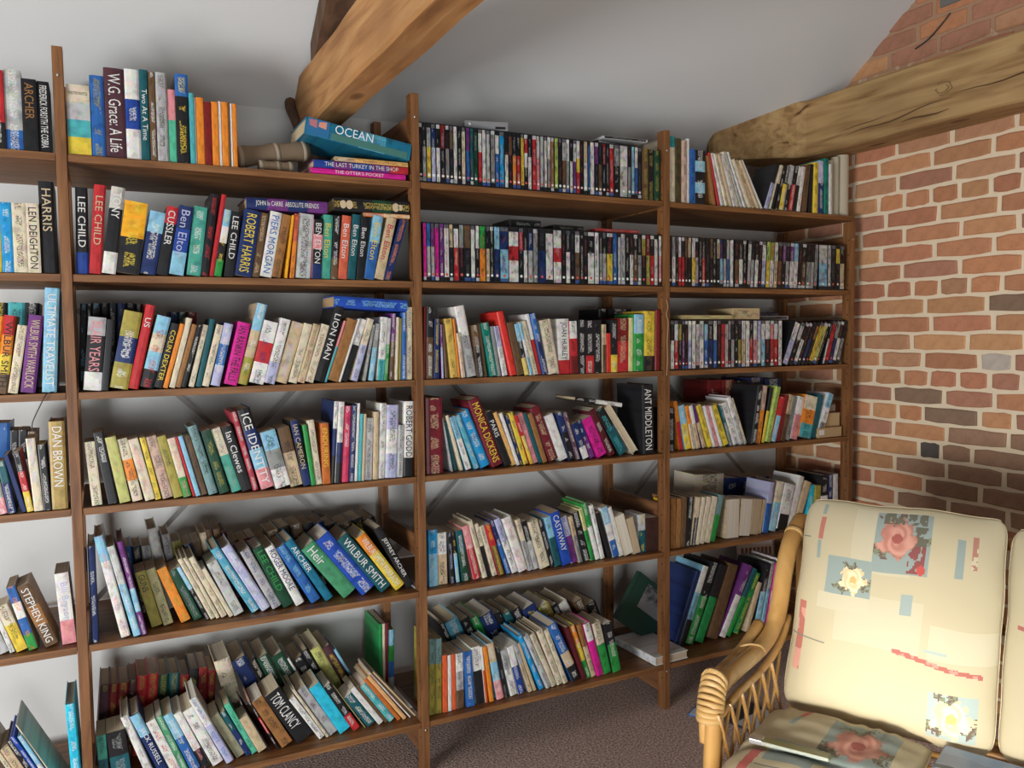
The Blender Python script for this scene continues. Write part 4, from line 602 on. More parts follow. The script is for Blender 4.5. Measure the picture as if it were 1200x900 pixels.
('h',0.5568,0.0368,0.1778,-0.3666,0.2267,0.0190,0.1451,'W','k',None,'','cream hardback between cream and blue ones, bottom shelf, third bay',3),
('h',0.5951,0.0361,0.1778,-0.4351,0.2455,0.0363,0.1520,'b/b/e/k','w',None,'','blue hardback with black, bottom shelf, third bay',3),
('h',0.6360,0.0300,0.1778,-0.3476,0.2211,0.0176,0.1415,'R4','w',None,'N','deep maroon hardback, bottom shelf, third bay',3),
('h',0.6556,0.0361,0.1778,-0.3309,0.2204,0.0199,0.1411,'o/y/n','w',None,'','orange hardback with leaf green, bottom shelf, third bay',3),
('h',0.6775,0.0388,0.1778,-0.2969,0.2174,0.0213,0.1391,'O/e','k',None,'','tan brown hardback with beige tan, bottom shelf, third bay',3),
('h',0.7006,0.0319,0.1778,-0.2893,0.2173,0.0279,0.1391,'w/m/m','k',None,'','magenta hardback with white, bottom shelf, third bay',3),
('h',0.7305,0.0364,0.1778,-0.2421,0.2069,0.0362,0.1324,'W/n','k',None,'','cream hardback with leaf green, bottom shelf, third bay',3),
('p',0.7686,0.0318,0.1778,-0.2120,0.1973,0.0369,0.1233,'k/n','w',None,'','black paperback with leaf green, bottom shelf, third bay',3),
('h',0.2387,0.2069,0.1778,-0.3988,0.2600,0.0204,0.1750,'k','w',None,'','leftmost black hardback, back row, bottom shelf, third bay',3),
('h',0.2624,0.2084,0.1778,-0.4004,0.2600,0.0516,0.1750,'c2/b','w',None,'','thick pale turquoise hardback with blue, back row, bottom shelf, third bay',3),
('h',0.3209,0.2019,0.1778,-0.4046,0.2600,0.0377,0.1750,'k','w',None,'','black hardback between pale turquoise and leaf green ones, back row, bottom shelf, third bay',3),
('h',0.3639,0.2075,0.1778,-0.4076,0.2600,0.0326,0.1750,'n','w',None,'','leaf green hardback with white lettering, back row, bottom shelf, third bay',3),
('h',0.4013,0.2027,0.1778,-0.4102,0.2600,0.0544,0.1750,'B','w',None,'','thick navy hardback with white lettering, back row, bottom shelf, third bay',3),
('h',0.4633,0.2079,0.1778,-0.4146,0.2600,0.0300,0.1750,'k/w','w',None,'','black hardback with white, back row, bottom shelf, third bay',3),
('h',0.4979,0.2003,0.1778,-0.4170,0.2600,0.0303,0.1750,'T','w',None,'','dark teal hardback with white lettering, back row, bottom shelf, third bay',3),
('h',0.5328,0.2068,0.1778,-0.4194,0.2600,0.0427,0.1750,'k','w',None,'','thick black hardback between dark teal and navy ones, back row, bottom shelf, third bay',3),
('h',0.5816,0.2019,0.1778,-0.4228,0.2600,0.0572,0.1750,'B','y',None,'','thick navy hardback with yellow lettering, back row, bottom shelf, third bay',3),
('h',0.6618,0.2033,0.1778,-0.4662,0.2600,0.0482,0.1750,'Y','w',None,'','thick olive yellow hardback with white lettering, back row, bottom shelf, third bay',3),
('h',0.7182,0.2014,0.1778,-0.4702,0.2600,0.0285,0.1750,'k','w',None,'','black hardback between olive yellow and white ones, back row, bottom shelf, third bay',3),
('h',0.7519,0.2073,0.1778,-0.4726,0.2600,0.0403,0.1750,'w','k',None,'','white hardback with black lettering, back row, bottom shelf, third bay',3),
('h',0.7980,0.2018,0.1778,-0.3973,0.2468,0.0445,0.1579,'E','w',None,'','thick brown hardback with white lettering, back row, bottom shelf, third bay',3),
('h',0.8479,0.2032,0.1778,-0.4005,0.2262,0.0458,0.1448,'k','w',None,'','rightmost thick black hardback, back row, bottom shelf, third bay',3),
('h',-0.0740,0.2633,0.1780,0.0147,0.2600,0.0140,0.1750,'n5','w',None,'N','emerald hardback, back row, bottom shelf, second bay',2),
('h',-0.0602,0.2624,0.1779,0.0142,0.2600,0.0097,0.1750,'W','w',None,'N','thin cream hardback, back row, bottom shelf, second bay',2),
('h',-0.0508,0.2620,0.1780,0.0203,0.2600,0.0108,0.1750,'R3','w',None,'N','thin maroon hardback, back row, bottom shelf, second bay',2),
('h',-0.0402,0.2667,0.1783,0.0199,0.2316,0.0237,0.1482,'c/n/b/S','k',None,'N','sky blue hardback with silver grey, back row, bottom shelf, second bay',2),
('h',1.0117,0.0112,1.9546,0.0000,0.2436,0.0348,0.1559,'t2/W/W/W/W/W','w',None,'N','cream hardback with teal, top shelf, right-hand bay',18),
('h',1.0468,0.0130,1.9546,0.0000,0.2401,0.0298,0.1537,'Y6','k',None,'','dark olive hardback with black lettering, top shelf, right-hand bay',18),
('h',1.0774,0.0074,1.9546,-0.0000,0.2325,0.0219,0.1488,'p3','k',None,'','peach pink hardback with black lettering, top shelf, right-hand bay',18),
('h',1.1001,0.0109,1.9546,-0.0000,0.2418,0.0129,0.1548,'w','w',None,'N','thin white hardback, top shelf, right-hand bay',18),
('p',1.1138,0.0067,1.9546,-0.0000,0.2041,0.0230,0.1276,'b','k',None,'','blue paperback with black lettering, top shelf, right-hand bay',18),
('p',1.1376,0.0069,1.9546,0.0000,0.2027,0.0474,0.1267,'k/c/k/c/k','w',None,'','thick black paperback with sky blue, top shelf, right-hand bay',18),
('p',1.2280,0.0099,1.9546,-0.1833,0.1895,0.0139,0.1516,'O','k',None,'N','tan brown magazine, top shelf, right-hand bay',25),
('p',1.2536,0.0113,1.9546,-0.2378,0.2039,0.0100,0.1631,'r','w',None,'N','thin red magazine, top shelf, right-hand bay',25),
('p',1.2707,0.0124,1.9546,-0.2664,0.2049,0.0135,0.1640,'w','k',None,'','white magazine between red and cream ones, top shelf, right-hand bay',25),
('h',1.2918,0.0111,1.9546,-0.2958,0.2058,0.0149,0.1647,'W','k',None,'','cream magazine with black lettering, top shelf, right-hand bay',25),
('p',1.3111,0.0067,1.9546,-0.3094,0.2045,0.0111,0.1636,'e','k',None,'N','thin beige tan magazine between cream and white ones, top shelf, right-hand bay',25),
('p',1.3305,0.0094,1.9546,-0.3415,0.2041,0.0171,0.1633,'w','k',None,'','white magazine between beige tan and cream ones, top shelf, right-hand bay',25),
('h',1.3519,0.0126,1.9546,-0.3527,0.2217,0.0122,0.1750,'W','k',None,'','thin cream magazine with black lettering, top shelf, right-hand bay',25),
('h',1.3715,0.0146,1.9546,-0.3769,0.2251,0.0109,0.1750,'G','k',None,'','thin light grey magazine with black lettering, top shelf, right-hand bay',25),
('h',1.3912,0.0141,1.9546,-0.4061,0.2280,0.0092,0.1750,'w','k',None,'','thin white magazine with black lettering, top shelf, right-hand bay',25),
('p',1.4111,0.0104,1.9546,-0.4468,0.2017,0.0135,0.1614,'W','k',None,'N','cream magazine, top shelf, right-hand bay',25),
('p',1.4330,0.0144,1.9546,-0.4739,0.2017,0.0155,0.1614,'e','k',None,'','beige tan magazine with black lettering, top shelf, right-hand bay',25),
('h',1.4551,0.0083,1.9546,-0.4903,0.2051,0.0119,0.1641,'e','k',None,'N','thin beige tan magazine between beige tan and white ones, top shelf, right-hand bay',25),
('h',1.4773,0.0116,1.9546,-0.5234,0.2103,0.0097,0.1682,'w','k',None,'N','thin white magazine, top shelf, right-hand bay',25),
('p',1.4938,0.0129,1.9609,0.3492,0.1922,0.0184,0.1201,'k/l','k',None,'','black paperback with lilac, top shelf, right-hand bay',18),
('p',1.5243,0.0060,1.9586,0.2928,0.1863,0.0138,0.1165,'W/k','k',None,'','cream paperback with black, top shelf, right-hand bay',18),
('p',1.5477,0.0067,1.9584,0.2491,0.1854,0.0151,0.1159,'k','w',None,'','black paperback with white lettering, top shelf, right-hand bay',18),
('p',1.5706,0.0089,1.9592,0.2154,0.1854,0.0214,0.1159,'k/y','w',None,'','black paperback with yellow, top shelf, right-hand bay',18),
('p',1.5955,0.0079,1.9590,0.2031,0.1868,0.0219,0.1168,'S/k','w',None,'','silver grey paperback with black, top shelf, right-hand bay',18),
('p',1.6206,0.0076,1.9589,0.1925,0.1868,0.0222,0.1168,'k/r','w',None,'','black paperback with red, top shelf, right-hand bay',18),
('p',1.6458,0.0110,1.9586,0.1826,0.1861,0.0220,0.1163,'w/k','k',None,'','white paperback with black, top shelf, right-hand bay',18),
('p',1.6732,0.0118,1.9575,0.1589,0.1873,0.0183,0.1171,'w','p',None,'','white paperback with pink lettering, top shelf, right-hand bay',18),
('p',1.7020,0.0104,1.9572,0.1077,0.1955,0.0236,0.1222,'E','k',None,'','brown paperback with black lettering, top shelf, right-hand bay',18),
('p',1.7396,0.0123,1.9554,0.0398,0.2004,0.0196,0.1253,'k','w',None,'N','black paperback, top shelf, right-hand bay',18),
('h',1.7646,0.0089,1.9551,0.0163,0.2098,0.0264,0.1343,'y','k',None,'','yellow hardback with black lettering, top shelf, right-hand bay',18),
('h',1.7943,0.0093,1.9548,0.0047,0.2184,0.0300,0.1397,'l/B','w',None,'','lilac hardback with navy, top shelf, right-hand bay',18),
('h',1.8275,0.0072,1.9546,-0.0065,0.2304,0.0250,0.1475,'T2','k',None,'','green hardback with black lettering, top shelf, right-hand bay',18),
('h',1.8554,0.0080,1.9546,-0.0166,0.2091,0.0183,0.1338,'w','w',None,'N','white hardback, top shelf, right-hand bay',18),
('d',1.0117,0.0095,1.6367,-0.0000,0.1905,0.0165,0.1370,'k','w',None,'d','leftmost black disc case, second shelf, right-hand bay',21),
('d',1.0289,0.0105,1.6367,-0.0000,0.1905,0.0166,0.1370,'g/w','w',None,'d','grey disc case with white, second shelf, right-hand bay',21),
('d',1.0469,0.0094,1.6367,-0.0000,0.1905,0.0112,0.1370,'k','w',None,'d','black disc case between grey and white ones, second shelf, right-hand bay',21),
('d',1.0595,0.0106,1.6367,-0.0000,0.1905,0.0131,0.1370,'w/r','w',None,'d','white disc case with red, second shelf, right-hand bay',21),
('d',1.0740,0.0108,1.6367,-0.0000,0.1905,0.0150,0.1370,'k/r','w',None,'d','black disc case between white and brown ones, second shelf, right-hand bay',21),
('d',1.0904,0.0103,1.6367,-0.0000,0.1905,0.0132,0.1370,'E/k','w',None,'d','brown disc case between black and beige tan ones, second shelf, right-hand bay',21),
('d',1.1051,0.0103,1.6367,-0.0000,0.1905,0.0151,0.1370,'e/k','w',None,'d','beige tan disc case between brown and white ones, second shelf, right-hand bay',21),
('d',1.1216,0.0080,1.6367,-0.0000,0.1905,0.0171,0.1370,'w/y','w',None,'d','white disc case with yellow, second shelf, right-hand bay',21),
('d',1.1401,0.0101,1.6367,-0.0000,0.1905,0.0153,0.1370,'k/S','w',None,'d','fourth black disc case from left, second shelf, right-hand bay',21),
('d',1.1568,0.0081,1.6367,-0.0000,0.1905,0.0154,0.1370,'k','w',None,'d','fifth black disc case from left, second shelf, right-hand bay',21),
('d',1.1736,0.0103,1.6367,-0.0000,0.1905,0.0155,0.1370,'k/r','w',None,'d','black disc case with red after black one, second shelf, right-hand bay',21),
('d',1.1905,0.0093,1.6367,-0.0000,0.1905,0.0203,0.1370,'k','w',None,'d','black disc case between black and brown ones, second shelf, right-hand bay',21),
('d',1.2122,0.0083,1.6367,-0.0000,0.1905,0.0147,0.1370,'E/k','w',None,'d','brown disc case between black and black ones, second shelf, right-hand bay',21),
('d',1.2283,0.0108,1.6367,-0.0000,0.1905,0.0157,0.1370,'k','w',None,'d','black disc case between brown and beige tan ones, second shelf, right-hand bay',21),
('d',1.2454,0.0086,1.6367,-0.0000,0.1905,0.0158,0.1370,'e/k','w',None,'d','beige tan disc case between black and navy ones, second shelf, right-hand bay',21),
('d',1.2626,0.0109,1.6367,-0.0000,0.1905,0.0159,0.1370,'B/c','w',None,'d','navy disc case with sky blue, second shelf, right-hand bay',21),
('d',1.2799,0.0104,1.6367,-0.0000,0.1905,0.0160,0.1370,'k/S','w',None,'d','black disc case between navy and light grey ones, second shelf, right-hand bay',21),
('d',1.2973,0.0108,1.6367,-0.0000,0.1905,0.0141,0.1370,'G/b','w',None,'d','light grey disc case with blue, second shelf, right-hand bay',21),
('d',1.3129,0.0099,1.6367,-0.0000,0.1905,0.0181,0.1370,'w','w',None,'d','white disc case, second shelf, right-hand bay',21),
('d',1.3382,0.0091,1.6367,-0.0000,0.1905,0.0202,0.1370,'k/E','w',None,'d','black disc case with brown after white one, second shelf, right-hand bay',21),
('d',1.3599,0.0101,1.6367,-0.0000,0.1905,0.0204,0.1370,'k/w','w',None,'d','eleventh black disc case from left, second shelf, right-hand bay',21),
('d',1.3816,0.0094,1.6367,-0.0000,0.1905,0.0165,0.1370,'k','w',None,'d','twelfth black disc case from left, second shelf, right-hand bay',21),
('d',1.4015,0.0102,1.6375,0.0471,0.1905,0.0166,0.1370,'w/S','w',None,'d','white disc case with silver grey, second shelf, right-hand bay',21),
('d',1.4195,0.0109,1.6375,0.0473,0.1905,0.0167,0.1370,'k/S','w',None,'d','thirteenth black disc case from left, second shelf, right-hand bay',21),
('d',1.4376,0.0082,1.6376,0.0476,0.1905,0.0188,0.1370,'k/w','w',None,'d','fourteenth black disc case from left, second shelf, right-hand bay',21),
('d',1.4578,0.0085,1.6375,0.0478,0.1905,0.0169,0.1370,'k','w',None,'d','fifteenth black disc case from left, second shelf, right-hand bay',21),
('d',1.4761,0.0093,1.6377,0.0481,0.1905,0.0210,0.1370,'w/l','w',None,'d','white disc case with lilac, second shelf, right-hand bay',21),
('d',1.4986,0.0081,1.6376,0.0484,0.1905,0.0191,0.1370,'n4/y','w',None,'d','lime disc case with yellow, second shelf, right-hand bay',21),
('d',1.5191,0.0091,1.6377,0.0487,0.1905,0.0213,0.1370,'Y/w','w',None,'d','olive yellow disc case with white, second shelf, right-hand bay',21),
('d',1.5418,0.0093,1.6376,0.0490,0.1905,0.0194,0.1370,'w/e','w',None,'d','white disc case with beige tan, second shelf, right-hand bay',21),
('d',1.5626,0.0085,1.6378,0.0492,0.1905,0.0216,0.1370,'k/E','w',None,'d','black disc case between white and purple ones, second shelf, right-hand bay',21),
('d',1.5856,0.0081,1.6377,0.0495,0.1905,0.0196,0.1370,'P/k','w',None,'d','purple disc case with black, second shelf, right-hand bay',21),
('d',1.6066,0.0099,1.6377,0.0498,0.1905,0.0197,0.1370,'k/S','w',None,'d','black disc case between purple and purple ones, second shelf, right-hand bay',21),
('d',1.6278,0.0087,1.6378,0.0501,0.1905,0.0220,0.1370,'P/w','w',None,'d','purple disc case with white, second shelf, right-hand bay',21),
('d',1.6512,0.0101,1.6379,0.0504,0.1905,0.0243,0.1370,'c/w','w',None,'d','sky blue disc case with white, second shelf, right-hand bay',21),
('d',1.6769,0.0093,1.6377,0.0508,0.1905,0.0201,0.1370,'k','w',None,'d','black disc case between sky blue and black ones, second shelf, right-hand bay',21),
('d',1.6985,0.0107,1.6378,0.0511,0.1905,0.0224,0.1370,'k/E','w',None,'d','black disc case with brown after black one, second shelf, right-hand bay',21),
('d',1.7223,0.0089,1.6380,0.0514,0.1905,0.0248,0.1370,'k/g','w',None,'d','black disc case with grey, second shelf, right-hand bay',21),
('d',1.7485,0.0096,1.6377,0.0517,0.1905,0.0183,0.1370,'k/S','w',None,'d','black disc case between black and grey ones, second shelf, right-hand bay',21),
('d',1.7683,0.0089,1.6377,0.0520,0.1905,0.0184,0.1370,'g','w',None,'d','grey disc case, second shelf, right-hand bay',21),
('d',1.8014,0.0108,1.6367,-0.0000,0.1905,0.0489,0.1370,'G/c','w',None,'d','light grey disc case with sky blue, second shelf, right-hand bay',21),
('d',1.8517,0.0088,1.6367,-0.0000,0.1905,0.0178,0.1370,'G','w',None,'d','light grey disc case, second shelf, right-hand bay',21),
('d',1.8709,0.0100,1.6367,-0.0000,0.1905,0.0281,0.1370,'k','w',None,'d','black disc case between light grey and yellow ones, second shelf, right-hand bay',21),
('d',1.9004,0.0091,1.6367,-0.0000,0.1905,0.0238,0.1370,'y/k','w',None,'d','yellow disc case with black, second shelf, right-hand bay',21),
('d',1.9255,0.0101,1.6367,-0.0000,0.1905,0.0262,0.1370,'k/e','w',None,'d','black disc case with beige tan, second shelf, right-hand bay',21),
('d',1.0206,0.0099,1.3189,-0.0000,0.1905,0.0185,0.1370,'k/w','w',None,'d','leftmost black disc case, third shelf, right-hand bay',23),
('d',1.0404,0.0103,1.3189,-0.0000,0.1905,0.0186,0.1370,'w/r','w',None,'d','white disc case between black and olive yellow ones, third shelf, right-hand bay',23),
('d',1.0604,0.0099,1.3189,-0.0000,0.1905,0.0147,0.1370,'Y/k','w',None,'d','olive yellow disc case with black, third shelf, right-hand bay',23),
('d',1.0765,0.0094,1.3189,-0.0000,0.1905,0.0127,0.1370,'k/P','w',None,'d','black disc case with purple, third shelf, right-hand bay',23),
('d',1.0906,0.0094,1.3189,-0.0000,0.1905,0.0128,0.1370,'k','w',None,'d','black disc case between black and white ones, third shelf, right-hand bay',23),
('d',1.1047,0.0085,1.3189,-0.0000,0.1905,0.0169,0.1370,'w/l','w',None,'d','white disc case between black and white ones, third shelf, right-hand bay',23),
('d',1.1230,0.0084,1.3189,-0.0000,0.1905,0.0191,0.1370,'w','w',None,'d','third white disc case from left, third shelf, right-hand bay',23),
('d',1.1435,0.0085,1.3189,-0.0000,0.1905,0.0171,0.1370,'w/S','w',None,'d','white disc case with silver grey, third shelf, right-hand bay',23),
('d',1.1620,0.0108,1.3189,-0.0000,0.1905,0.0214,0.1370,'G/w','w',None,'d','light grey disc case with white, third shelf, right-hand bay',23),
('d',1.1848,0.0100,1.3189,-0.0000,0.1905,0.0194,0.1370,'c/b','w',None,'d','sky blue disc case with blue, third shelf, right-hand bay',23),
('d',1.2056,0.0107,1.3189,-0.0000,0.1905,0.0237,0.1370,'k/B','w',None,'d','black disc case between sky blue and white ones, third shelf, right-hand bay',23),
('d',1.2307,0.0098,1.3189,-0.0000,0.1905,0.0176,0.1370,'w/b','w',None,'d','white disc case with blue, third shelf, right-hand bay',23),
('d',1.2497,0.0086,1.3189,-0.0000,0.1905,0.0177,0.1370,'k','w',None,'d','black disc case between white and red ones, third shelf, right-hand bay',23),
('d',1.2688,0.0080,1.3189,-0.0000,0.1905,0.0199,0.1370,'r','w',None,'d','red disc case between black and light grey ones, third shelf, right-hand bay',23),
('d',1.2901,0.0096,1.3189,-0.0000,0.1905,0.0157,0.1370,'G','w',None,'d','light grey disc case, third shelf, right-hand bay',23),
('d',1.3072,0.0109,1.3189,-0.0000,0.1905,0.0137,0.1370,'g/k','w',None,'d','grey disc case with black, third shelf, right-hand bay',23),
('d',1.3223,0.0104,1.3189,-0.0000,0.1905,0.0159,0.1370,'k/S','w',None,'d','black disc case with silver grey, third shelf, right-hand bay',23),
('d',1.3396,0.0082,1.3189,-0.0000,0.1905,0.0160,0.1370,'k','w',None,'d','seventh black disc case from left, third shelf, right-hand bay',23),
('d',1.3570,0.0091,1.3189,-0.0000,0.1905,0.0161,0.1370,'k/Y','w',None,'d','black disc case with olive yellow, third shelf, right-hand bay',23),
('d',1.3744,0.0084,1.3189,-0.0000,0.1905,0.0206,0.1370,'w/e','w',None,'d','white disc case with beige tan, third shelf, right-hand bay',23),
('d',1.3964,0.0088,1.3189,-0.0000,0.1905,0.0207,0.1370,'w','w',None,'d','white disc case between white and black ones, third shelf, right-hand bay',23),
('d',1.4185,0.0100,1.3189,-0.0000,0.1905,0.0164,0.1370,'k/r','w',None,'d','black disc case with red, third shelf, right-hand bay',23),
('d',1.4362,0.0090,1.3189,-0.0000,0.1905,0.0209,0.1370,'w/p','w',None,'d','white disc case with pink, third shelf, right-hand bay',23),
('d',1.4586,0.0095,1.3189,-0.0000,0.1905,0.0188,0.1370,'l/w','w',None,'d','lilac disc case with white, third shelf, right-hand bay',23),
('d',1.4788,0.0089,1.3189,-0.0000,0.1905,0.0212,0.1370,'w/c','w',None,'d','white disc case with sky blue, third shelf, right-hand bay',23),
('d',1.5014,0.0092,1.3189,-0.0000,0.1905,0.0259,0.1370,'w/k','w',None,'d','white disc case with black, third shelf, right-hand bay',23),
('d',1.5287,0.0091,1.3189,-0.0000,0.1905,0.0192,0.1370,'p/r','w',None,'d','pink disc case with red, third shelf, right-hand bay',23),
('d',1.5493,0.0098,1.3189,-0.0000,0.1905,0.0216,0.1370,'w/r','w',None,'d','white disc case between pink and white ones, third shelf, right-hand bay',23),
('d',1.5723,0.0082,1.3189,-0.0000,0.1905,0.0194,0.1370,'w','w',None,'d','twelfth white disc case from left, third shelf, right-hand bay',23),
('d',1.5978,0.0110,1.3300,0.3966,0.1905,0.0287,0.1370,'w/l','w',None,'d','white disc case between white and light grey ones, third shelf, right-hand bay',23),
('d',1.6295,0.0084,1.3277,0.3998,0.1905,0.0224,0.1370,'G/k','w',None,'d','light grey disc case with black, third shelf, right-hand bay',23),
('d',1.6551,0.0082,1.3269,0.4023,0.1905,0.0204,0.1370,'k/w','w',None,'d','black disc case between light grey and black ones, third shelf, right-hand bay',23),
('d',1.6784,0.0107,1.3261,0.4046,0.1905,0.0183,0.1370,'k','w',None,'d','eleventh black disc case from left, third shelf, right-hand bay',23),
('d',1.6999,0.0091,1.3262,0.4067,0.1905,0.0184,0.1370,'k/B','w',None,'d','black disc case between black and tan brown ones, third shelf, right-hand bay',23),
('d',1.7211,0.0080,1.3254,0.4088,0.1905,0.0163,0.1370,'O/k','w',None,'d','tan brown disc case with black, third shelf, right-hand bay',23),
('d',1.7413,0.0088,1.3281,0.4106,0.1905,0.0228,0.1370,'y','w',None,'d','yellow disc case, third shelf, right-hand bay',23),
('d',1.7659,0.0104,1.3281,0.4132,0.1905,0.0229,0.1370,'Y3','w',None,'d','yellow green disc case, third shelf, right-hand bay',23),
('d',1.7886,0.0102,1.3239,0.4161,0.1905,0.0122,0.1370,'k','w',None,'d','black disc case between yellow green and black ones, third shelf, right-hand bay',23),
('d',1.8253,0.0099,1.3221,0.2911,0.1905,0.0112,0.1370,'k/w','w',None,'d','black disc case between black and red ones, third shelf, right-hand bay',23),
('d',1.8377,0.0105,1.3255,0.2923,0.1905,0.0227,0.1370,'r','w',None,'d','red disc case between black and grey ones, third shelf, right-hand bay',23),
('d',1.8617,0.0094,1.3254,0.2943,0.1905,0.0222,0.1370,'g/B','w',None,'d','grey disc case with navy, third shelf, right-hand bay',23),
('d',1.8846,0.0108,1.3249,0.2961,0.1905,0.0204,0.1370,'k/w','w',None,'d','black disc case between grey and black ones, third shelf, right-hand bay',23),
('d',1.9056,0.0088,1.3244,0.2979,0.1905,0.0186,0.1370,'k/g','w',None,'d','black disc case with grey, third shelf, right-hand bay',23),
('p',1.0318,0.0345,1.0025,-0.0050,0.1672,0.0303,0.1045,'k','w',None,'','black paperback with white lettering, fourth shelf, right-hand bay',9),
('p',1.0884,0.0375,1.0025,-0.1561,0.1941,0.0179,0.1213,'o/r','w',None,'N','orange paperback with red, fourth shelf, right-hand bay',9),
('p',1.1150,0.0349,1.0025,-0.1992,0.1766,0.0288,0.1104,'c/y','w',None,'','sky blue paperback with yellow, fourth shelf, right-hand bay',9),
('p',1.1480,0.0322,1.0025,-0.2148,0.1756,0.0170,0.1097,'o/W','k',None,'','orange paperback with cream, fourth shelf, right-hand bay',9),
('p',1.1709,0.0330,1.0025,-0.2405,0.1757,0.0182,0.1098,'w/e','k',None,'','white paperback with beige tan, fourth shelf, right-hand bay',9),
('p',1.2024,0.0377,1.0025,-0.3051,0.1822,0.0174,0.1139,'P/e','k',None,'','purple paperback with beige tan, fourth shelf, right-hand bay',9),
('p',1.2298,0.0348,1.0025,-0.3494,0.1796,0.0222,0.1122,'y','k',None,'','yellow paperback between purple and white ones, fourth shelf, right-hand bay',9),
('p',1.2543,0.0331,1.0025,-0.3103,0.1755,0.0120,0.1097,'w','w',None,'N','thin white paperback between yellow and pink ones, fourth shelf, right-hand bay',9),
('p',1.2704,0.0356,1.0025,-0.3244,0.1756,0.0149,0.1097,'p','k',None,'','pink paperback with black lettering, fourth shelf, right-hand bay',9),
('p',1.2897,0.0313,1.0025,-0.3393,0.1756,0.0110,0.1097,'w','w',None,'N','thin white paperback between pink and yellow ones, fourth shelf, right-hand bay',9),
('p',1.3092,0.0367,1.0025,-0.3763,0.1774,0.0276,0.1108,'y','k',None,'','yellow paperback between white and dark teal ones, fourth shelf, right-hand bay',9),
('p',1.3397,0.0333,1.0025,-0.3210,0.1712,0.0107,0.1070,'T/g','w',None,'','thin dark teal paperback with grey, fourth shelf, right-hand bay',9),
('p',1.3616,0.0347,1.0025,-0.3746,0.1841,0.0300,0.1150,'w','k',None,'','white paperback with black lettering, fourth shelf, right-hand bay',9),
('h',1.3942,0.0331,1.0025,-0.3520,0.2073,0.0215,0.1327,'w/G','k',None,'','white hardback with light grey, fourth shelf, right-hand bay',9),
('p',1.4216,0.0377,1.0025,-0.3741,0.2033,0.0126,0.1271,'W','k',None,'','thin cream paperback with black lettering, fourth shelf, right-hand bay',9),
('h',1.4330,0.0116,1.0067,0.1516,0.2390,0.0281,0.1530,'k','w',None,'','black hardback with white lettering, fourth shelf, right-hand bay',9),
('h',1.4618,0.0178,1.0071,0.1627,0.2381,0.0282,0.1524,'p3/o','k',None,'','peach pink hardback with orange, fourth shelf, right-hand bay',9),
('h',1.5030,0.0260,1.0056,0.2123,0.2290,0.0149,0.1466,'k/y','y',None,'N','black hardback with yellow, fourth shelf, right-hand bay',9),
('h',1.5201,0.0216,1.0094,0.2484,0.2344,0.0282,0.1500,'n4','k',None,'','lime hardback with black lettering, fourth shelf, right-hand bay',9),
('p',1.5502,0.0214,1.0094,0.2745,0.1899,0.0255,0.1187,'r/c','w',None,'','red paperback with sky blue, fourth shelf, right-hand bay',9),
('p',1.5810,0.0223,1.0080,0.2539,0.1965,0.0218,0.1228,'R','w',None,'N','dark red paperback, fourth shelf, right-hand bay',9),
('p',1.6047,0.0240,1.0091,0.2565,0.1956,0.0260,0.1222,'e/E','k',None,'','beige tan paperback with brown, fourth shelf, right-hand bay',9),
('p',1.6341,0.0285,1.0092,0.2473,0.1849,0.0274,0.1156,'g','k',None,'','grey paperback with black lettering, fourth shelf, right-hand bay',9),
('p',1.6654,0.0271,1.0112,0.2379,0.1832,0.0372,0.1145,'w/p','k',None,'','white paperback with pink, fourth shelf, right-hand bay',9),
('p',1.7077,0.0226,1.0184,0.2292,0.1810,0.0702,0.1131,'W/o/t','k',None,'','thick orange paperback with turquoise, fourth shelf, right-hand bay',9),
('p',1.7788,0.0243,1.0100,0.2510,0.1876,0.0302,0.1172,'T','w',None,'N','dark teal paperback, fourth shelf, right-hand bay',9),
('p',1.8129,0.0204,1.0134,0.3488,0.1957,0.0319,0.1223,'c/w/g','k',None,'','white paperback with grey, fourth shelf, right-hand bay',9),
('h',1.3730,0.2070,1.0025,-0.0040,0.2567,0.0788,0.1643,'R','e',None,'','leftmost thick dark red hardback, back row, fourth shelf, right-hand bay',9),
('h',1.4529,0.2064,1.0025,-0.0054,0.2539,0.0688,0.1625,'R','e',None,'','thick dark red hardback between dark red and black ones, back row, fourth shelf, right-hand bay',9),
('h',1.5228,0.2058,1.0025,-0.0066,0.2470,0.0677,0.1581,'k','w',None,'','thick black hardback with white lettering, back row, fourth shelf, right-hand bay',9),
('h',1.5916,0.2054,1.0025,-0.0078,0.2581,0.0981,0.1652,'B','w',None,'','thick navy hardback between black and navy ones, back row, fourth shelf, right-hand bay',9),
('h',1.6910,0.2007,1.0025,-0.0096,0.2502,0.0986,0.1601,'B','w',None,'','rightmost thick navy hardback, back row, fourth shelf, right-hand bay',9),
('p',1.0351,0.0247,0.6211,0.0126,0.1963,0.0237,0.1227,'O','w',None,'N','leftmost tan brown paperback, fifth shelf, right-hand bay',5),
('p',1.0597,0.0254,0.6217,0.0391,0.1934,0.0226,0.1209,'O','w',None,'N','tan brown paperback between tan brown and brown ones, fifth shelf, right-hand bay',5),
('p',1.0831,0.0256,0.6220,0.0517,0.1961,0.0240,0.1226,'E','w',None,'N','brown paperback, fifth shelf, right-hand bay',5),
('p',1.1081,0.0281,0.6232,0.0932,0.1934,0.0254,0.1208,'k','w',None,'','black paperback with white lettering, fifth shelf, right-hand bay',5),
('p',1.1347,0.0230,0.6238,0.1507,0.1909,0.0202,0.1193,'e/k','w',None,'','beige tan paperback with black, fifth shelf, right-hand bay',5),
('p',1.1560,0.0222,0.6240,0.1813,0.1892,0.0176,0.1182,'W','w',None,'N','cream paperback between beige tan and cream ones, fifth shelf, right-hand bay',5),
('p',1.1752,0.0239,0.6259,0.2126,0.1878,0.0241,0.1174,'W','w',None,'N','cream paperback between cream and cream ones, fifth shelf, right-hand bay',5),
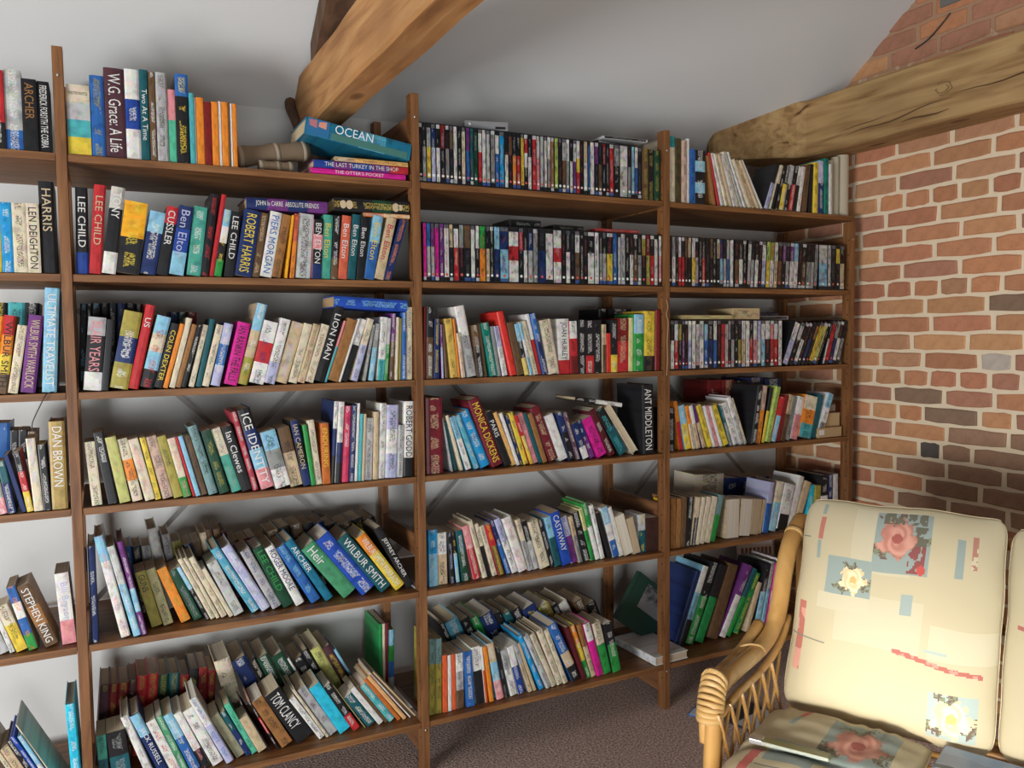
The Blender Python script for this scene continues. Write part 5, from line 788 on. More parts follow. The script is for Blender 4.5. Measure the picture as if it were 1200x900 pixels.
('p',1.2012,0.0256,0.6275,0.2312,0.1857,0.0295,0.1161,'W','w',None,'N','cream paperback between cream and grey teal ones, fifth shelf, right-hand bay',5),
('p',1.2324,0.0277,0.6273,0.2589,0.1887,0.0256,0.1179,'a2/n','w',None,'N','grey teal paperback with leaf green, fifth shelf, right-hand bay',5),
('p',1.3221,0.0367,0.6233,0.0379,0.1596,0.0667,0.0997,'e','w',None,'NF','thick pages-outward paperback between grey teal and beige tan ones, fifth shelf, right-hand bay',5),
('p',1.3905,0.0347,0.6277,0.1239,0.1523,0.0560,0.0952,'e','w',None,'NF','second thick pages-outward paperback from left, fifth shelf, right-hand bay',5),
('p',1.4479,0.0335,0.6275,0.1501,0.1466,0.0451,0.0916,'e','w',None,'NF','third thick pages-outward paperback from left, fifth shelf, right-hand bay',5),
('p',1.4942,0.0367,0.6248,0.2187,0.1427,0.0184,0.0892,'e','w',None,'N','beige tan paperback between beige tan and lilac ones, fifth shelf, right-hand bay',5),
('h',1.5206,0.0333,0.6261,0.1723,0.2119,0.0312,0.1356,'l/b','w',None,'N','lilac hardback with blue, fifth shelf, right-hand bay',5),
('h',1.5547,0.0338,0.6305,0.2471,0.2107,0.0397,0.1349,'W/c','w',None,'','cream hardback with sky blue, fifth shelf, right-hand bay',5),
('p',1.5972,0.0302,0.6341,0.2539,0.1956,0.0531,0.1223,'w/w/k','k',None,'','thick white paperback with black, fifth shelf, right-hand bay',5),
('h',1.6513,0.0346,0.6325,0.3302,0.2283,0.0362,0.1461,'w','w',None,'N','white hardback between white and beige tan ones, fifth shelf, right-hand bay',5),
('p',1.6896,0.0318,0.6330,0.3777,0.2036,0.0330,0.1272,'e','w',None,'N','beige tan paperback between white and cyan ones, fifth shelf, right-hand bay',5),
('p',1.7718,0.0387,0.6243,0.1101,0.1773,0.0317,0.1108,'c3','w',None,'','cyan paperback with white lettering, fifth shelf, right-hand bay',5),
('p',1.8121,0.0308,0.6225,0.0585,0.1729,0.0299,0.1081,'Y','k',None,'N','olive yellow paperback, fifth shelf, right-hand bay',5),
('h',1.8483,0.0304,0.6217,0.0214,0.2160,0.0444,0.1383,'k/w','w',None,'','thick black hardback with white, fifth shelf, right-hand bay',5),
('h',1.8967,0.0347,0.6210,0.0064,0.2120,0.0317,0.1357,'B','w',None,'','navy hardback with white lettering, fifth shelf, right-hand bay',5),
('h',1.9342,0.0389,0.6208,-0.0172,0.2115,0.0370,0.1354,'w','k',None,'N','rightmost white hardback, fifth shelf, right-hand bay',5),
('h',1.3252,0.2425,0.6286,0.0486,0.2250,0.1607,0.1440,'W','k',None,'','thick cream hardback with black lettering, back row, fifth shelf, right-hand bay',5),
('p',1.4869,0.2412,0.6266,0.0701,0.1988,0.0824,0.1243,'B','w',None,'','thick navy paperback between cream and navy ones, back row, fifth shelf, right-hand bay',5),
('p',1.5704,0.2408,0.6274,0.0719,0.1948,0.0920,0.1217,'B','w',None,'','thick navy paperback between navy and blue ones, back row, fifth shelf, right-hand bay',5),
('p',1.6633,0.2400,0.6266,0.0747,0.1888,0.0782,0.1180,'b','w',None,'','thick blue paperback with white lettering, back row, fifth shelf, right-hand bay',5),
('h',1.1121,0.1055,0.1865,0.3795,0.3213,0.0236,0.1750,'B','w',None,'N','navy hardback, bottom shelf, right-hand bay',1),
('h',1.1398,0.1032,0.1891,0.3776,0.3398,0.0307,0.1750,'w/c/k','k',None,'','sky blue hardback with black, bottom shelf, right-hand bay',1),
('h',1.1748,0.1074,0.1944,0.4053,0.3487,0.0420,0.1750,'k/n','w',None,'','thick black hardback with leaf green, bottom shelf, right-hand bay',1),
('h',1.2208,0.1020,0.1959,0.4146,0.3312,0.0449,0.1750,'k/n5','w',None,'N','thick black hardback with emerald, bottom shelf, right-hand bay',1),
('h',1.2889,0.1049,0.1981,0.3596,0.3187,0.0578,0.1750,'E','w',None,'N','thick brown hardback, bottom shelf, right-hand bay',1),
('h',1.3498,0.1005,0.1942,0.4934,0.3213,0.0346,0.1750,'P/w','w',None,'','purple hardback with white, bottom shelf, right-hand bay',1),
('h',1.3881,0.1029,0.1901,0.5157,0.3058,0.0249,0.1750,'T/n','w',None,'N','dark teal hardback with leaf green, bottom shelf, right-hand bay',1),
('h',1.4306,0.1082,0.1923,0.4759,0.2734,0.0316,0.1750,'n5','y',None,'','emerald hardback with yellow lettering, bottom shelf, right-hand bay',1),
('h',1.4924,0.1054,0.1860,0.3533,0.2166,0.0239,0.1386,'e','w',None,'N','beige tan hardback, bottom shelf, right-hand bay',1),
('h',1.5392,0.1042,0.1855,0.2572,0.2868,0.0302,0.1750,'k/c','w',None,'','black hardback with sky blue, bottom shelf, right-hand bay',1),
('h',1.5806,0.1084,0.1828,0.2224,0.2922,0.0228,0.1750,'S/c','k',None,'','silver grey hardback with sky blue, bottom shelf, right-hand bay',1),
('h',1.6136,0.1031,0.1811,0.1900,0.2813,0.0175,0.1750,'m/w','k',None,'','magenta hardback with white, bottom shelf, right-hand bay',1),
('h',1.6475,0.1007,0.1823,0.1363,0.2935,0.0330,0.1750,'w','w',None,'N','white hardback, bottom shelf, right-hand bay',1)]

# ---------------------------------------------------------------- materials
def new_mat(name):
    m = bpy.data.materials.new(name); m.use_nodes = True
    nt = m.node_tree; return m, nt, nt.nodes['Principled BSDF']
def N(nt, t, **kw):
    n = nt.nodes.new(t)
    for k, v in kw.items(): setattr(n, k, v)
    return n
def ramp(nt, src, stops):
    r = N(nt, 'ShaderNodeValToRGB'); e = r.color_ramp.elements
    while len(e) < len(stops): e.new(.5)
    for i, (p, c) in enumerate(stops): e[i].position = p; e[i].color = (*c, 1)
    nt.links.new(src, r.inputs[0]); return r
def bump(nt, src, p, strength, dist=.002):
    b = N(nt, 'ShaderNodeBump'); b.inputs['Strength'].default_value = strength; b.inputs['Distance'].default_value = dist
    nt.links.new(src, b.inputs['Height']); nt.links.new(b.outputs[0], p.inputs['Normal'])
def simple(name, c, rough=.6, metal=0, bumps=None):
    m, nt, p = new_mat(name); p.inputs['Base Color'].default_value = (*c, 1); p.inputs['Roughness'].default_value = rough
    p.inputs['Metallic'].default_value = metal
    if bumps:
        tc = N(nt, 'ShaderNodeTexCoord'); n = N(nt, 'ShaderNodeTexNoise'); n.inputs['Scale'].default_value = bumps[0]
        nt.links.new(tc.outputs['Object'], n.inputs['Vector']); bump(nt, n.outputs[0], p, bumps[1])
    return m
def wood(name, axis, dark, mid, light, rough=.5, scale=9, knots=True, cracks=False):
    m, nt, p = new_mat(name)
    tc = N(nt, 'ShaderNodeTexCoord'); mp = N(nt, 'ShaderNodeMapping')
    s = [1, 1, 1]; s[axis] = .09; mp.inputs['Scale'].default_value = s
    nt.links.new(tc.outputs['Object'], mp.inputs['Vector'])
    n = N(nt, 'ShaderNodeTexNoise'); n.inputs['Scale'].default_value = scale*6; n.inputs['Detail'].default_value = 8; n.inputs['Distortion'].default_value = .6
    nt.links.new(mp.outputs[0], n.inputs['Vector'])
    r = ramp(nt, n.outputs[0], [(.3, dark), (.5, mid), (.72, light)])
    out = r.outputs[0]
    n2 = N(nt, 'ShaderNodeTexNoise'); n2.inputs['Scale'].default_value = 2.2; n2.inputs['Detail'].default_value = 3
    nt.links.new(tc.outputs['Object'], n2.inputs['Vector'])
    r2 = ramp(nt, n2.outputs[0], [(.35, (.72, .68, .64)), (.65, (1, 1, 1))])
    mx = N(nt, 'ShaderNodeMix', data_type='RGBA', blend_type='MULTIPLY'); mx.inputs[0].default_value = 1
    nt.links.new(out, mx.inputs[6]); nt.links.new(r2.outputs[0], mx.inputs[7]); out = mx.outputs[2]
    if knots:
        mp3 = N(nt, 'ShaderNodeMapping'); s3 = [1, 1, 1]; s3[axis] = .45; mp3.inputs['Scale'].default_value = s3
        nt.links.new(tc.outputs['Object'], mp3.inputs['Vector'])
        v = N(nt, 'ShaderNodeTexVoronoi'); v.inputs['Scale'].default_value = 5
        nt.links.new(mp3.outputs[0], v.inputs['Vector'])
        r3 = ramp(nt, v.outputs['Distance'], [(.0, (.25, .16, .1)), (.07, (.5, .4, .3)), (.11, (1, 1, 1))])
        mx3 = N(nt, 'ShaderNodeMix', data_type='RGBA', blend_type='MULTIPLY'); mx3.inputs[0].default_value = .85
        nt.links.new(out, mx3.inputs[6]); nt.links.new(r3.outputs[0], mx3.inputs[7]); out = mx3.outputs[2]
    if cracks:
        mp4 = N(nt, 'ShaderNodeMapping'); s4 = [1, 1, 1]; s4[axis] = .12; mp4.inputs['Scale'].default_value = s4
        nt.links.new(tc.outputs['Object'], mp4.inputs['Vector'])
        n4 = N(nt, 'ShaderNodeTexNoise'); n4.inputs['Scale'].default_value = 11; n4.inputs['Detail'].default_value = 4; n4.inputs['Distortion'].default_value = 1.2
        nt.links.new(mp4.outputs[0], n4.inputs['Vector'])
        r4 = ramp(nt, n4.outputs[0], [(.29, (.2, .12, .07)), (.33, (.75, .65, .55)), (.40, (1, 1, 1))])
        mx4 = N(nt, 'ShaderNodeMix', data_type='RGBA', blend_type='MULTIPLY'); mx4.inputs[0].default_value = 1
        nt.links.new(out, mx4.inputs[6]); nt.links.new(r4.outputs[0], mx4.inputs[7]); out = mx4.outputs[2]
    nt.links.new(out, p.inputs['Base Color']); p.inputs['Roughness'].default_value = rough
    bump(nt, n.outputs[0], p, .25); return m
M = {}
M['post'] = wood('stained_pine_upright', 2, (.12, .045, .012), (.235, .098, .032), (.32, .145, .05))
M['board'] = wood('stained_pine_board', 0, (.12, .046, .012), (.24, .102, .032), (.33, .155, .053))
M['rail'] = wood('stained_pine_rail', 1, (.13, .05, .018), (.22, .095, .038), (.30, .14, .06))
M['beam'] = wood('oak_beam', 1, (.28, .12, .035), (.46, .225, .075), (.56, .31, .12), .75, 5, True, True)
M['beam2'] = wood('old_oak_beam', 1, (.27, .15, .055), (.42, .26, .105), (.52, .35, .155), .8, 5, True, True)
M['darkwood'] = wood('dark_oak', 2, (.06, .03, .015), (.12, .06, .03), (.17, .09, .045), .8, 3)
M['rattan'] = wood('varnished_cane', 2, (.34, .16, .04), (.50, .27, .08), (.60, .36, .13), .22, 2, False)
M['cane'] = simple('cane_binding', (.54, .33, .12), .35)
M['metal'] = simple('brace_steel', (.30, .28, .27), .5, .4)
M['pin'] = simple('shelf_pin_metal', (.5, .47, .42), .35, .9)
M['hole'] = simple('drilled_hole', (.02, .012, .008), .9)
M['cable'] = simple('dark_cable', (.03, .03, .035), .5)
M['string'] = simple('brown_twine', (.36, .22, .12), .9)
M['plaster'] = simple('white_plaster', (.66, .66, .64), .9, 0, (60, .12))
M['ceil'] = simple('ceiling_paint', (.67, .68, .67), .95, 0, (40, .08))
def mortar_mat():
    # pale lime pointing, left as old dirty brick-coloured mortar in the gable above the tie beam
    m, nt, p = new_mat('lime_mortar'); tc = N(nt, 'ShaderNodeTexCoord'); sp = N(nt, 'ShaderNodeSeparateXYZ'); nt.links.new(tc.outputs['Object'], sp.inputs[0])
    n = N(nt, 'ShaderNodeTexNoise'); n.inputs['Scale'].default_value = 25; n.inputs['Detail'].default_value = 8; nt.links.new(tc.outputs['Object'], n.inputs['Vector'])
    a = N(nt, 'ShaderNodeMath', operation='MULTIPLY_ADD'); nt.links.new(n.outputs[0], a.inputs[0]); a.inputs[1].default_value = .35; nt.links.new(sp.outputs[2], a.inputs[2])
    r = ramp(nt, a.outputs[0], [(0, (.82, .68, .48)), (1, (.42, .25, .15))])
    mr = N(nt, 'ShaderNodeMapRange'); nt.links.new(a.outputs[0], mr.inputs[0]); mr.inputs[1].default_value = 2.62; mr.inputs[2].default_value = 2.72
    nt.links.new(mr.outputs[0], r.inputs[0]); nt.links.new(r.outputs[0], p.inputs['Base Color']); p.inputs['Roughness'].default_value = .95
    bump(nt, n.outputs[0], p, .9, .006); return m
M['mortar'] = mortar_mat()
M['pipe'] = simple('white_pipe', (.75, .75, .73), .4)

def brick_mat():
    m, nt, p = new_mat('old_red_brick')
    a = N(nt, 'ShaderNodeAttribute', attribute_name='col'); tc = N(nt, 'ShaderNodeTexCoord')
    n = N(nt, 'ShaderNodeTexNoise'); n.inputs['Scale'].default_value = 28; n.inputs['Detail'].default_value = 10; n.inputs['Roughness'].default_value = .7
    nt.links.new(tc.outputs['Object'], n.inputs['Vector'])
    r = ramp(nt, n.outputs[0], [(.25, (.75, .70, .66)), (.5, (1, 1, 1)), (.8, (1.1, 1.08, 1.05))])
    mx = N(nt, 'ShaderNodeMix', data_type='RGBA', blend_type='MULTIPLY'); mx.inputs[0].default_value = 1
    nt.links.new(a.outputs['Color'], mx.inputs[6]); nt.links.new(r.outputs[0], mx.inputs[7])
    nt.links.new(mx.outputs[2], p.inputs['Base Color']); p.inputs['Roughness'].default_value = .9
    bump(nt, n.outputs[0], p, .8, .003); return m
M['brick'] = brick_mat()
def carpet_mat():
    m, nt, p = new_mat('brown_pile_carpet'); tc = N(nt, 'ShaderNodeTexCoord')
    n = N(nt, 'ShaderNodeTexNoise'); n.inputs['Scale'].default_value = 130; n.inputs['Detail'].default_value = 3
    nt.links.new(tc.outputs['Object'], n.inputs['Vector'])
    r = ramp(nt, n.outputs[0], [(.33, (.20, .13, .105)), (.5, (.46, .33, .28)), (.68, (.70, .54, .47))])
    nt.links.new(r.outputs[0], p.inputs['Base Color']); p.inputs['Roughness'].default_value = 1
    bump(nt, n.outputs[0], p, 1, .006); return m
M['carpet'] = carpet_mat()
def cover_mat(name, rough, marks=True, art=.25, low=.62):
    # printed paper / card: colour of each face from the mesh, fine illegible print from noise in the uv
    m, nt, p = new_mat(name)
    a = N(nt, 'ShaderNodeAttribute', attribute_name='col'); k = N(nt, 'ShaderNodeAttribute', attribute_name='ink')
    out = a.outputs['Color']
    if marks:
        uv = N(nt, 'ShaderNodeUVMap'); sp = N(nt, 'ShaderNodeSeparateXYZ'); nt.links.new(uv.outputs[0], sp.inputs[0])
        def mapped(sx, sy):
            mp = N(nt, 'ShaderNodeMapping'); mp.inputs['Scale'].default_value = (sx, sy, 1); nt.links.new(uv.outputs[0], mp.inputs[0]); return mp.outputs[0]
        n1 = N(nt, 'ShaderNodeTexNoise'); n1.inputs['Scale'].default_value = 1; n1.inputs['Detail'].default_value = 1
        nt.links.new(mapped(6, 420), n1.inputs['Vector'])
        n2 = N(nt, 'ShaderNodeTexNoise'); n2.inputs['Scale'].default_value = 1; n2.inputs['Detail'].default_value = 0
        nt.links.new(mapped(.6, 30), n2.inputs['Vector'])
        def mth(op, x, y):
            q = N(nt, 'ShaderNodeMath', operation=op)
            for i, z in enumerate((x, y)):
                if isinstance(z, (int, float)): q.inputs[i].default_value = z
                else: nt.links.new(z, q.inputs[i])
            return q.outputs[0]
        band = mth('LESS_THAN', mth('ABSOLUTE', mth('SUBTRACT', sp.outputs[0], .5), 0), .24)
        msk = mth('MULTIPLY', mth('MULTIPLY', mth('GREATER_THAN', n1.outputs[0], .5), mth('GREATER_THAN', n2.outputs[0], .47)), mth('MULTIPLY', band, mth('MULTIPLY', k.outputs['Alpha'], .72)))
        mx = N(nt, 'ShaderNodeMix', data_type='RGBA'); nt.links.new(msk, mx.inputs[0])
        nt.links.new(out, mx.inputs[6]); nt.links.new(k.outputs['Color'], mx.inputs[7]); out = mx.outputs[2]
        n3 = N(nt, 'ShaderNodeTexNoise'); n3.inputs['Scale'].default_value = 1; n3.inputs['Detail'].default_value = 3
        nt.links.new(mapped(1.6, 34), n3.inputs['Vector'])
        r3 = ramp(nt, n3.outputs[0], [(.33, (low, low*.97, low*.94)), (.5, (1, 1, 1)), (.72, (1.12, 1.08, 1.0))])
        m3 = N(nt, 'ShaderNodeMix', data_type='RGBA', blend_type='MULTIPLY'); m3.inputs[0].default_value = .8
        nt.links.new(out, m3.inputs[6]); nt.links.new(r3.outputs[0], m3.inputs[7]); out = m3.outputs[2]
        n4 = N(nt, 'ShaderNodeTexNoise'); n4.inputs['Scale'].default_value = 1; n4.inputs['Detail'].default_value = 2
        nt.links.new(mapped(2.2, 60), n4.inputs['Vector'])
        sc = N(nt, 'ShaderNodeVectorMath', operation='SCALE'); sc.inputs['Scale'].default_value = 1.9; nt.links.new(n4.outputs['Color'], sc.inputs[0])
        m4 = N(nt, 'ShaderNodeMix', data_type='RGBA', blend_type='MULTIPLY'); m4.inputs[0].default_value = art
        nt.links.new(out, m4.inputs[6]); nt.links.new(sc.outputs[0], m4.inputs[7]); out = m4.outputs[2]
    nt.links.new(out, p.inputs['Base Color']); p.inputs['Roughness'].default_value = rough; p.inputs['Specular IOR Level'].default_value = .28; return m
M['cover'] = cover_mat('printed_cover', .38)
M['gloss'] = cover_mat('glossy_insert', .25, True, .55, .22)
M['print'] = cover_mat('printed_ink', .45, False)
M['case'] = simple('black_plastic_case', (.015, .015, .017), .3)
def page_mat():
    m, nt, p = new_mat('page_edges'); a = N(nt, 'ShaderNodeAttribute', attribute_name='col'); tc = N(nt, 'ShaderNodeTexCoord')
    mp = N(nt, 'ShaderNodeMapping'); mp.inputs['Scale'].default_value = (1500, 3, 3); nt.links.new(tc.outputs['Object'], mp.inputs[0])
    n = N(nt, 'ShaderNodeTexNoise'); n.inputs['Scale'].default_value = 1; nt.links.new(mp.outputs[0], n.inputs['Vector'])
    r = ramp(nt, n.outputs[0], [(.35, (.7, .66, .6)), (.6, (1, 1, 1))])
    mx = N(nt, 'ShaderNodeMix', data_type='RGBA', blend_type='MULTIPLY'); mx.inputs[0].default_value = 1
    nt.links.new(a.outputs['Color'], mx.inputs[6]); nt.links.new(r.outputs[0], mx.inputs[7])
    nt.links.new(mx.outputs[2], p.inputs['Base Color']); p.inputs['Roughness'].default_value = .9; return m
M['page'] = page_mat()
def fabric_mat():
    m, nt, p = new_mat('printed_cotton'); a = N(nt, 'ShaderNodeAttribute', attribute_name='col'); tc = N(nt, 'ShaderNodeTexCoord')
    w = N(nt, 'ShaderNodeTexNoise'); w.inputs['Scale'].default_value = 300; nt.links.new(tc.outputs['Object'], w.inputs['Vector'])
    nt.links.new(a.outputs['Color'], p.inputs['Base Color']); p.inputs['Roughness'].default_value = .85
    bump(nt, w.outputs[0], p, .15, .001); return m
M['fabric'] = fabric_mat()

# ---------------------------------------------------------------- helpers
def link(name, me, mat, parent=None, loc=None, rot=None):
    o = bpy.data.objects.new(name, me); col.objects.link(o)
    if mat is not None and not me.materials: me.materials.append(mat)
    if parent: o.parent = parent
    if loc is not None: o.location = loc
    if rot is not None: o.rotation_euler = rot
    return o
def mesh(name, vs, fs, cols=None, inks=None, uvs=None, smooth=False):
    me = bpy.data.meshes.new(name); me.from_pydata(vs, [], fs); 
    def put(an, per_face):
        at = me.attributes.new(an, 'FLOAT_COLOR', 'CORNER'); buf = []
        for f, c in zip(fs, per_face): buf += list(c if len(c) == 4 else (*c, 1))*len(f)
        at.data.foreach_set('color', buf)
    if cols: put('col', cols)
    if inks: put('ink', inks)
    if uvs:
        ul = me.uv_layers.new(name='UVMap'); ul.data.foreach_set('uv', [x for f in uvs for q in f for x in q])
    if smooth: me.polygons.foreach_set('use_smooth', [True]*len(fs))
    return me
BF = [(0,3,2,1), (4,5,6,7), (0,1,5,4), (1,2,6,5), (2,3,7,6), (3,0,4,7)]
def boxv(x0, x1, y0, y1, z0, z1): return [(x0,y0,z0), (x1,y0,z0), (x1,y1,z0), (x0,y1,z0), (x0,y0,z1), (x1,y0,z1), (x1,y1,z1), (x0,y1,z1)]
def boxes(name, lst, bevel=0):
    vs, fs = [], []
    for b in lst:
        k = len(vs); vs += boxv(*b); fs += [tuple(i+k for i in f) for f in BF]
    me = mesh(name, vs, fs)
    if bevel:
        bm = bmesh.new(); bm.from_mesh(me); bmesh.ops.bevel(bm, geom=list(bm.edges), offset=bevel, segments=2, profile=.6, affect='EDGES'); bm.to_mesh(me); bm.free()
    return me
def tube(name, pts, rad, seg=8, smooth=True, caps=True):
    """tube through pts with a radius per point"""
    pts = [Vector(p) for p in pts]; n = len(pts)
    if not isinstance(rad, (list, tuple)): rad = [rad]*n
    vs, fs = [], []; up = Vector((0, 0, 1)); prev = None
    for i, p in enumerate(pts):
        t = (pts[min(i+1, n-1)] - pts[max(i-1, 0)]).normalized()
        if prev is None: a = t.cross(up) if abs(t.dot(up)) < .95 else t.cross(Vector((1, 0, 0)))
        else: a = prev - t*prev.dot(t)
        a.normalize(); prev = a; b = t.cross(a)
        for k in range(seg):
            g = 2*math.pi*k/seg; vs.append(p + rad[i]*(math.cos(g)*a + math.sin(g)*b))
    for i in range(n-1):
        for k in range(seg):
            fs.append((i*seg+k, i*seg+(k+1) % seg, (i+1)*seg+(k+1) % seg, (i+1)*seg+k))
    if caps: fs.append(tuple(range(seg))[::-1]); fs.append(tuple((n-1)*seg+k for k in range(seg)))
    return mesh(name, [tuple(v) for v in vs], fs, smooth=smooth)
def smooth_path(pts, n=8):
    pts = [Vector(p) for p in pts]; out = []
    for i in range(len(pts)-1):
        p0, p1, p2, p3 = pts[max(i-1, 0)], pts[i], pts[i+1], pts[min(i+2, len(pts)-1)]
        for k in range(n):
            t = k/n; out.append(.5*((2*p1)+(-p0+p2)*t+(2*p0-5*p1+4*p2-p3)*t*t+(-p0+3*p1-3*p2+p3)*t**3))
    out.append(pts[-1]); return out
def thing(name, label, cat, loc=(0, 0, 0), rot=(0, 0, 0), group=None):
    o = bpy.data.objects.new(name, None); col.objects.link(o); o.location = loc; o.rotation_euler = rot; o.empty_display_size = .02
    o['label'] = label; o['category'] = cat
    if group: o['group'] = group
    return o
def tag(o, label, cat, group=None):
    o['label'] = label; o['category'] = cat
    if group: o['group'] = group
    return o
def struct(name, me, mat): o = link(name, me, mat); o['kind'] = 'structure'; return o

# ---------------------------------------------------------------- room shell
XB, YW, EAVE, SL = 2.09, .50, 2.265, .7536
struct('floor', boxes('floor', [(-4, XB+.2, -5, YW+.2, -.05, 0)]), M['carpet'])
struct('wall_back', boxes('wall_back', [(-4, XB, YW, YW+.15, 0, EAVE)]), M['plaster'])
rise = 3.0
cz = EAVE+rise*SL
struct('ceiling', mesh('ceiling', [(-4, YW+.02, EAVE-.015), (XB+.02, YW+.02, EAVE-.015), (XB+.02, YW-rise, cz), (-4, YW-rise, cz),
    (-4, YW+.02, EAVE+.15), (XB+.02, YW+.02, EAVE+.15), (XB+.02, YW-rise, cz+.15), (-4, YW-rise, cz+.15)], [(0,1,2,3), (7,6,5,4), (0,4,5,1), (1,5,6,2), (2,6,7,3), (3,7,4,0)]), M['ceil'])
struct('baseboard_back', boxes('baseboard_back', [(-4, XB-.02, YW-.018, YW, 0, .11)], .003), M['pipe'])
# brick wall: mortar bed with every brick its own piece
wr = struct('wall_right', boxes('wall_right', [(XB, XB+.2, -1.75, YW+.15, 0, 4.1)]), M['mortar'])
rnd = random.Random(7)
BC = [(.52, .235, .12), (.55, .27, .13), (.58, .30, .14), (.50, .21, .115), (.52, .27, .145), (.56, .25, .12), (.45, .21, .13)]
SPEC = {'d': (.10, .085, .075), 'h': (.27, .17, .11), 'b': (.36, .21, .13), 'o': (.62, .32, .14), 'q': (.55, .47, .40)}
def brick(y0, y1, z0, z1, c, c2=None):
    j = lambda s: rnd.uniform(-s, s)
    p = .0065+j(.003); e = .005
    # front outline with twelve slightly ragged corners, bevelled back into the joint
    n = 5; out = []
    for k in range(n): out.append((y0+(y1-y0)*k/(n-1)+(j(.0026)), z0+j(.0024)))
    for k in range(n): out.append((y1-(y1-y0)*k/(n-1)+(j(.0026)), z1+j(.0024)))
    ym, zm = (y0+y1)/2, (z0+z1)/2
    for q, (sy, sz) in ((0, (1, 1)), (n-1, (-1, 1)), (n, (-1, -1)), (2*n-1, (1, -1))):
        out[q] = (out[q][0]+sy*.004, out[q][1]+sz*.004)
    vs = [(XB-p, ym+(y-ym)*(1-2*e/(y1-y0)), zm+(z-zm)*(1-2*e/(z1-z0))) for y, z in out]
    vs += [(XB-p*.5, y, z) for y, z in out]+[(XB+.004, y, z) for y, z in out]
    L = len(out); fs = [tuple(range(L))]
    for a in (0, 1):
        for k in range(L): fs.append((a*L+k, a*L+(k+1) % L, (a+1)*L+(k+1) % L, (a+1)*L+k))
    vs = [(x-XB, y-ym, z-zm) for x, y, z in vs]
    o = link('brick', mesh('brick', vs, fs, cols=[c]*len(fs)), M['brick'], wr, (XB, ym, zm))
    return o
def course(zt, joints, marks):
    zb = zt-COURSE
    js = list(joints)
    # carry the bond on beyond the measured joints
    ins = 0
    while js[0] < .40: js.insert(0, js[0]+(.22 if len(js) % 2 else .215)); ins += 1
    js = [min(j, YW-.005) for j in js]
    while js[-1] > -1.7: js.append(js[-1]-.222)
    for k in range(len(js)-1):
        y1, y0 = js[k]-.0065, js[k+1]+.0065
        if y1-y0 < .02: continue
        c = SPEC[marks[k-ins]] if marks.get(k-ins) else rnd.choice(BC)
        f = rnd.uniform(.85, 1.1); c = tuple(x*f for x in c)
        brick(y0, y1, zb+.0062, zt-.0062, c)
for zt, js, mk in COURSES: course(zt, js, mk)
tag_ = link('vent_hole', boxes('vent_hole', [(XB-.012, XB, -.425, -.325, 2.725, 2.81)], .002), simple('grey_slate_patch', (.16, .16, .15), .8), wr)
link('cable', tube('cable', smooth_path([(XB-.012, -.37, 2.69), (XB-.015, -.34, 2.66), (XB-.013, -.28, 2.62), (XB-.012, -.22, 2.60)]), .003, 5), M['cable'], wr)

# beams
def beam(name, x0, x1, y0, y1, z0, z1, mat, label, seed, crook=None):
    n = 40; vs, fs = [], []; rn = random.Random(seed)
    for i in range(n+1):
        t = 1-(1-i/n)**2.2; y = y0+(y1-y0)*t
        w = lambda k: .006*(mnoise.noise(Vector((t*5, k*7.3, seed)))+.5*mnoise.noise(Vector((t*17, k*3.1, seed))))
        c = .008
        zl, zh, xl, xh = z0+w(1), z1+w(2), x0+w(3)+(crook(y) if crook else 0), x1+w(4)
        for x, z in ((xl+c, zl), (xh-c, zl), (xh, zl+c), (xh, zh-c), (xh-c, zh), (xl+c, zh), (xl, zh-c), (xl, zl+c)): vs.append((x, y, z))
    for i in range(n):
        for k in range(8): fs.append((i*8+k, i*8+(k+1) % 8, (i+1)*8+(k+1) % 8, (i+1)*8+k))
    fs += [tuple(range(8)), tuple(n*8+k for k in range(8))[::-1]]
    me = mesh(name, vs, fs); bm = bmesh.new(); bm.from_mesh(me); bmesh.ops.recalc_face_normals(bm, faces=bm.faces); bm.to_mesh(me); bm.free()
    return tag(link(name, me, mat), label, 'beam')
b1 = beam('tie_beam', -.275, -.165, -2.3, YW-.004, 2.165, 2.36, M['beam'], 'rough hewn honey oak beam crossing overhead from the wall above the second bay', 3)
b2 = beam('tie_beam', XB-.185, XB-.012, -1.7, .43, 2.232, 2.475, M['beam2'], 'pale weathered oak beam with long cracks lying against the brick wall', 9, lambda y: -.345*min(1, max(0, (y-.205)/.185)**1.05))
def crack(pts, w, nm='crack'):
    vs, fs = [], []
    for i, (y, z) in enumerate(pts):
        k = w*math.sin(math.pi*(i+.35)/(len(pts)-.3)); x = XB-.192-.001
        vs += [(x, y, z-k), (x, y, z+k)]
    for i in range(len(pts)-1): fs.append((2*i, 2*i+1, 2*i+3, 2*i+2))
    link(nm, mesh(nm, vs, fs), M['split'], b2)
M['knot'] = simple('knot_wood', (.20, .12, .05), .9)
M['split'] = simple('dark_split_wood', (.10, .05, .02), .95)
crack([(-.02-.045*k, 2.272+.006*math.sin(k*.9)+.0035*k) for k in range(12)], .0028)
crack([(-.50-.05*k, 2.318+.004*math.sin(k*1.3)+.001*k) for k in range(16)], .0035)
crack([(.0-.04*k, 2.296+.003*math.sin(k)+.003*k) for k in range(7)], .0018)
crack([(-.30-.05*k, 2.270+.004*math.sin(k*1.7)) for k in range(5)], .0035)
for q, kr in enumerate((.030, .019)):
    kn_ = [(XB-.192, -.47+(kr+.004*math.sin(a*1.9+q))*1.25*math.cos(a*math.pi/10), 2.352+kr*.8*math.sin(a*math.pi/10)) for a in range(3+q*5, 17+q*5)]
    link('knot_ring', tube('knot_ring', kn_, .0011, 5), M['knot'], b2)
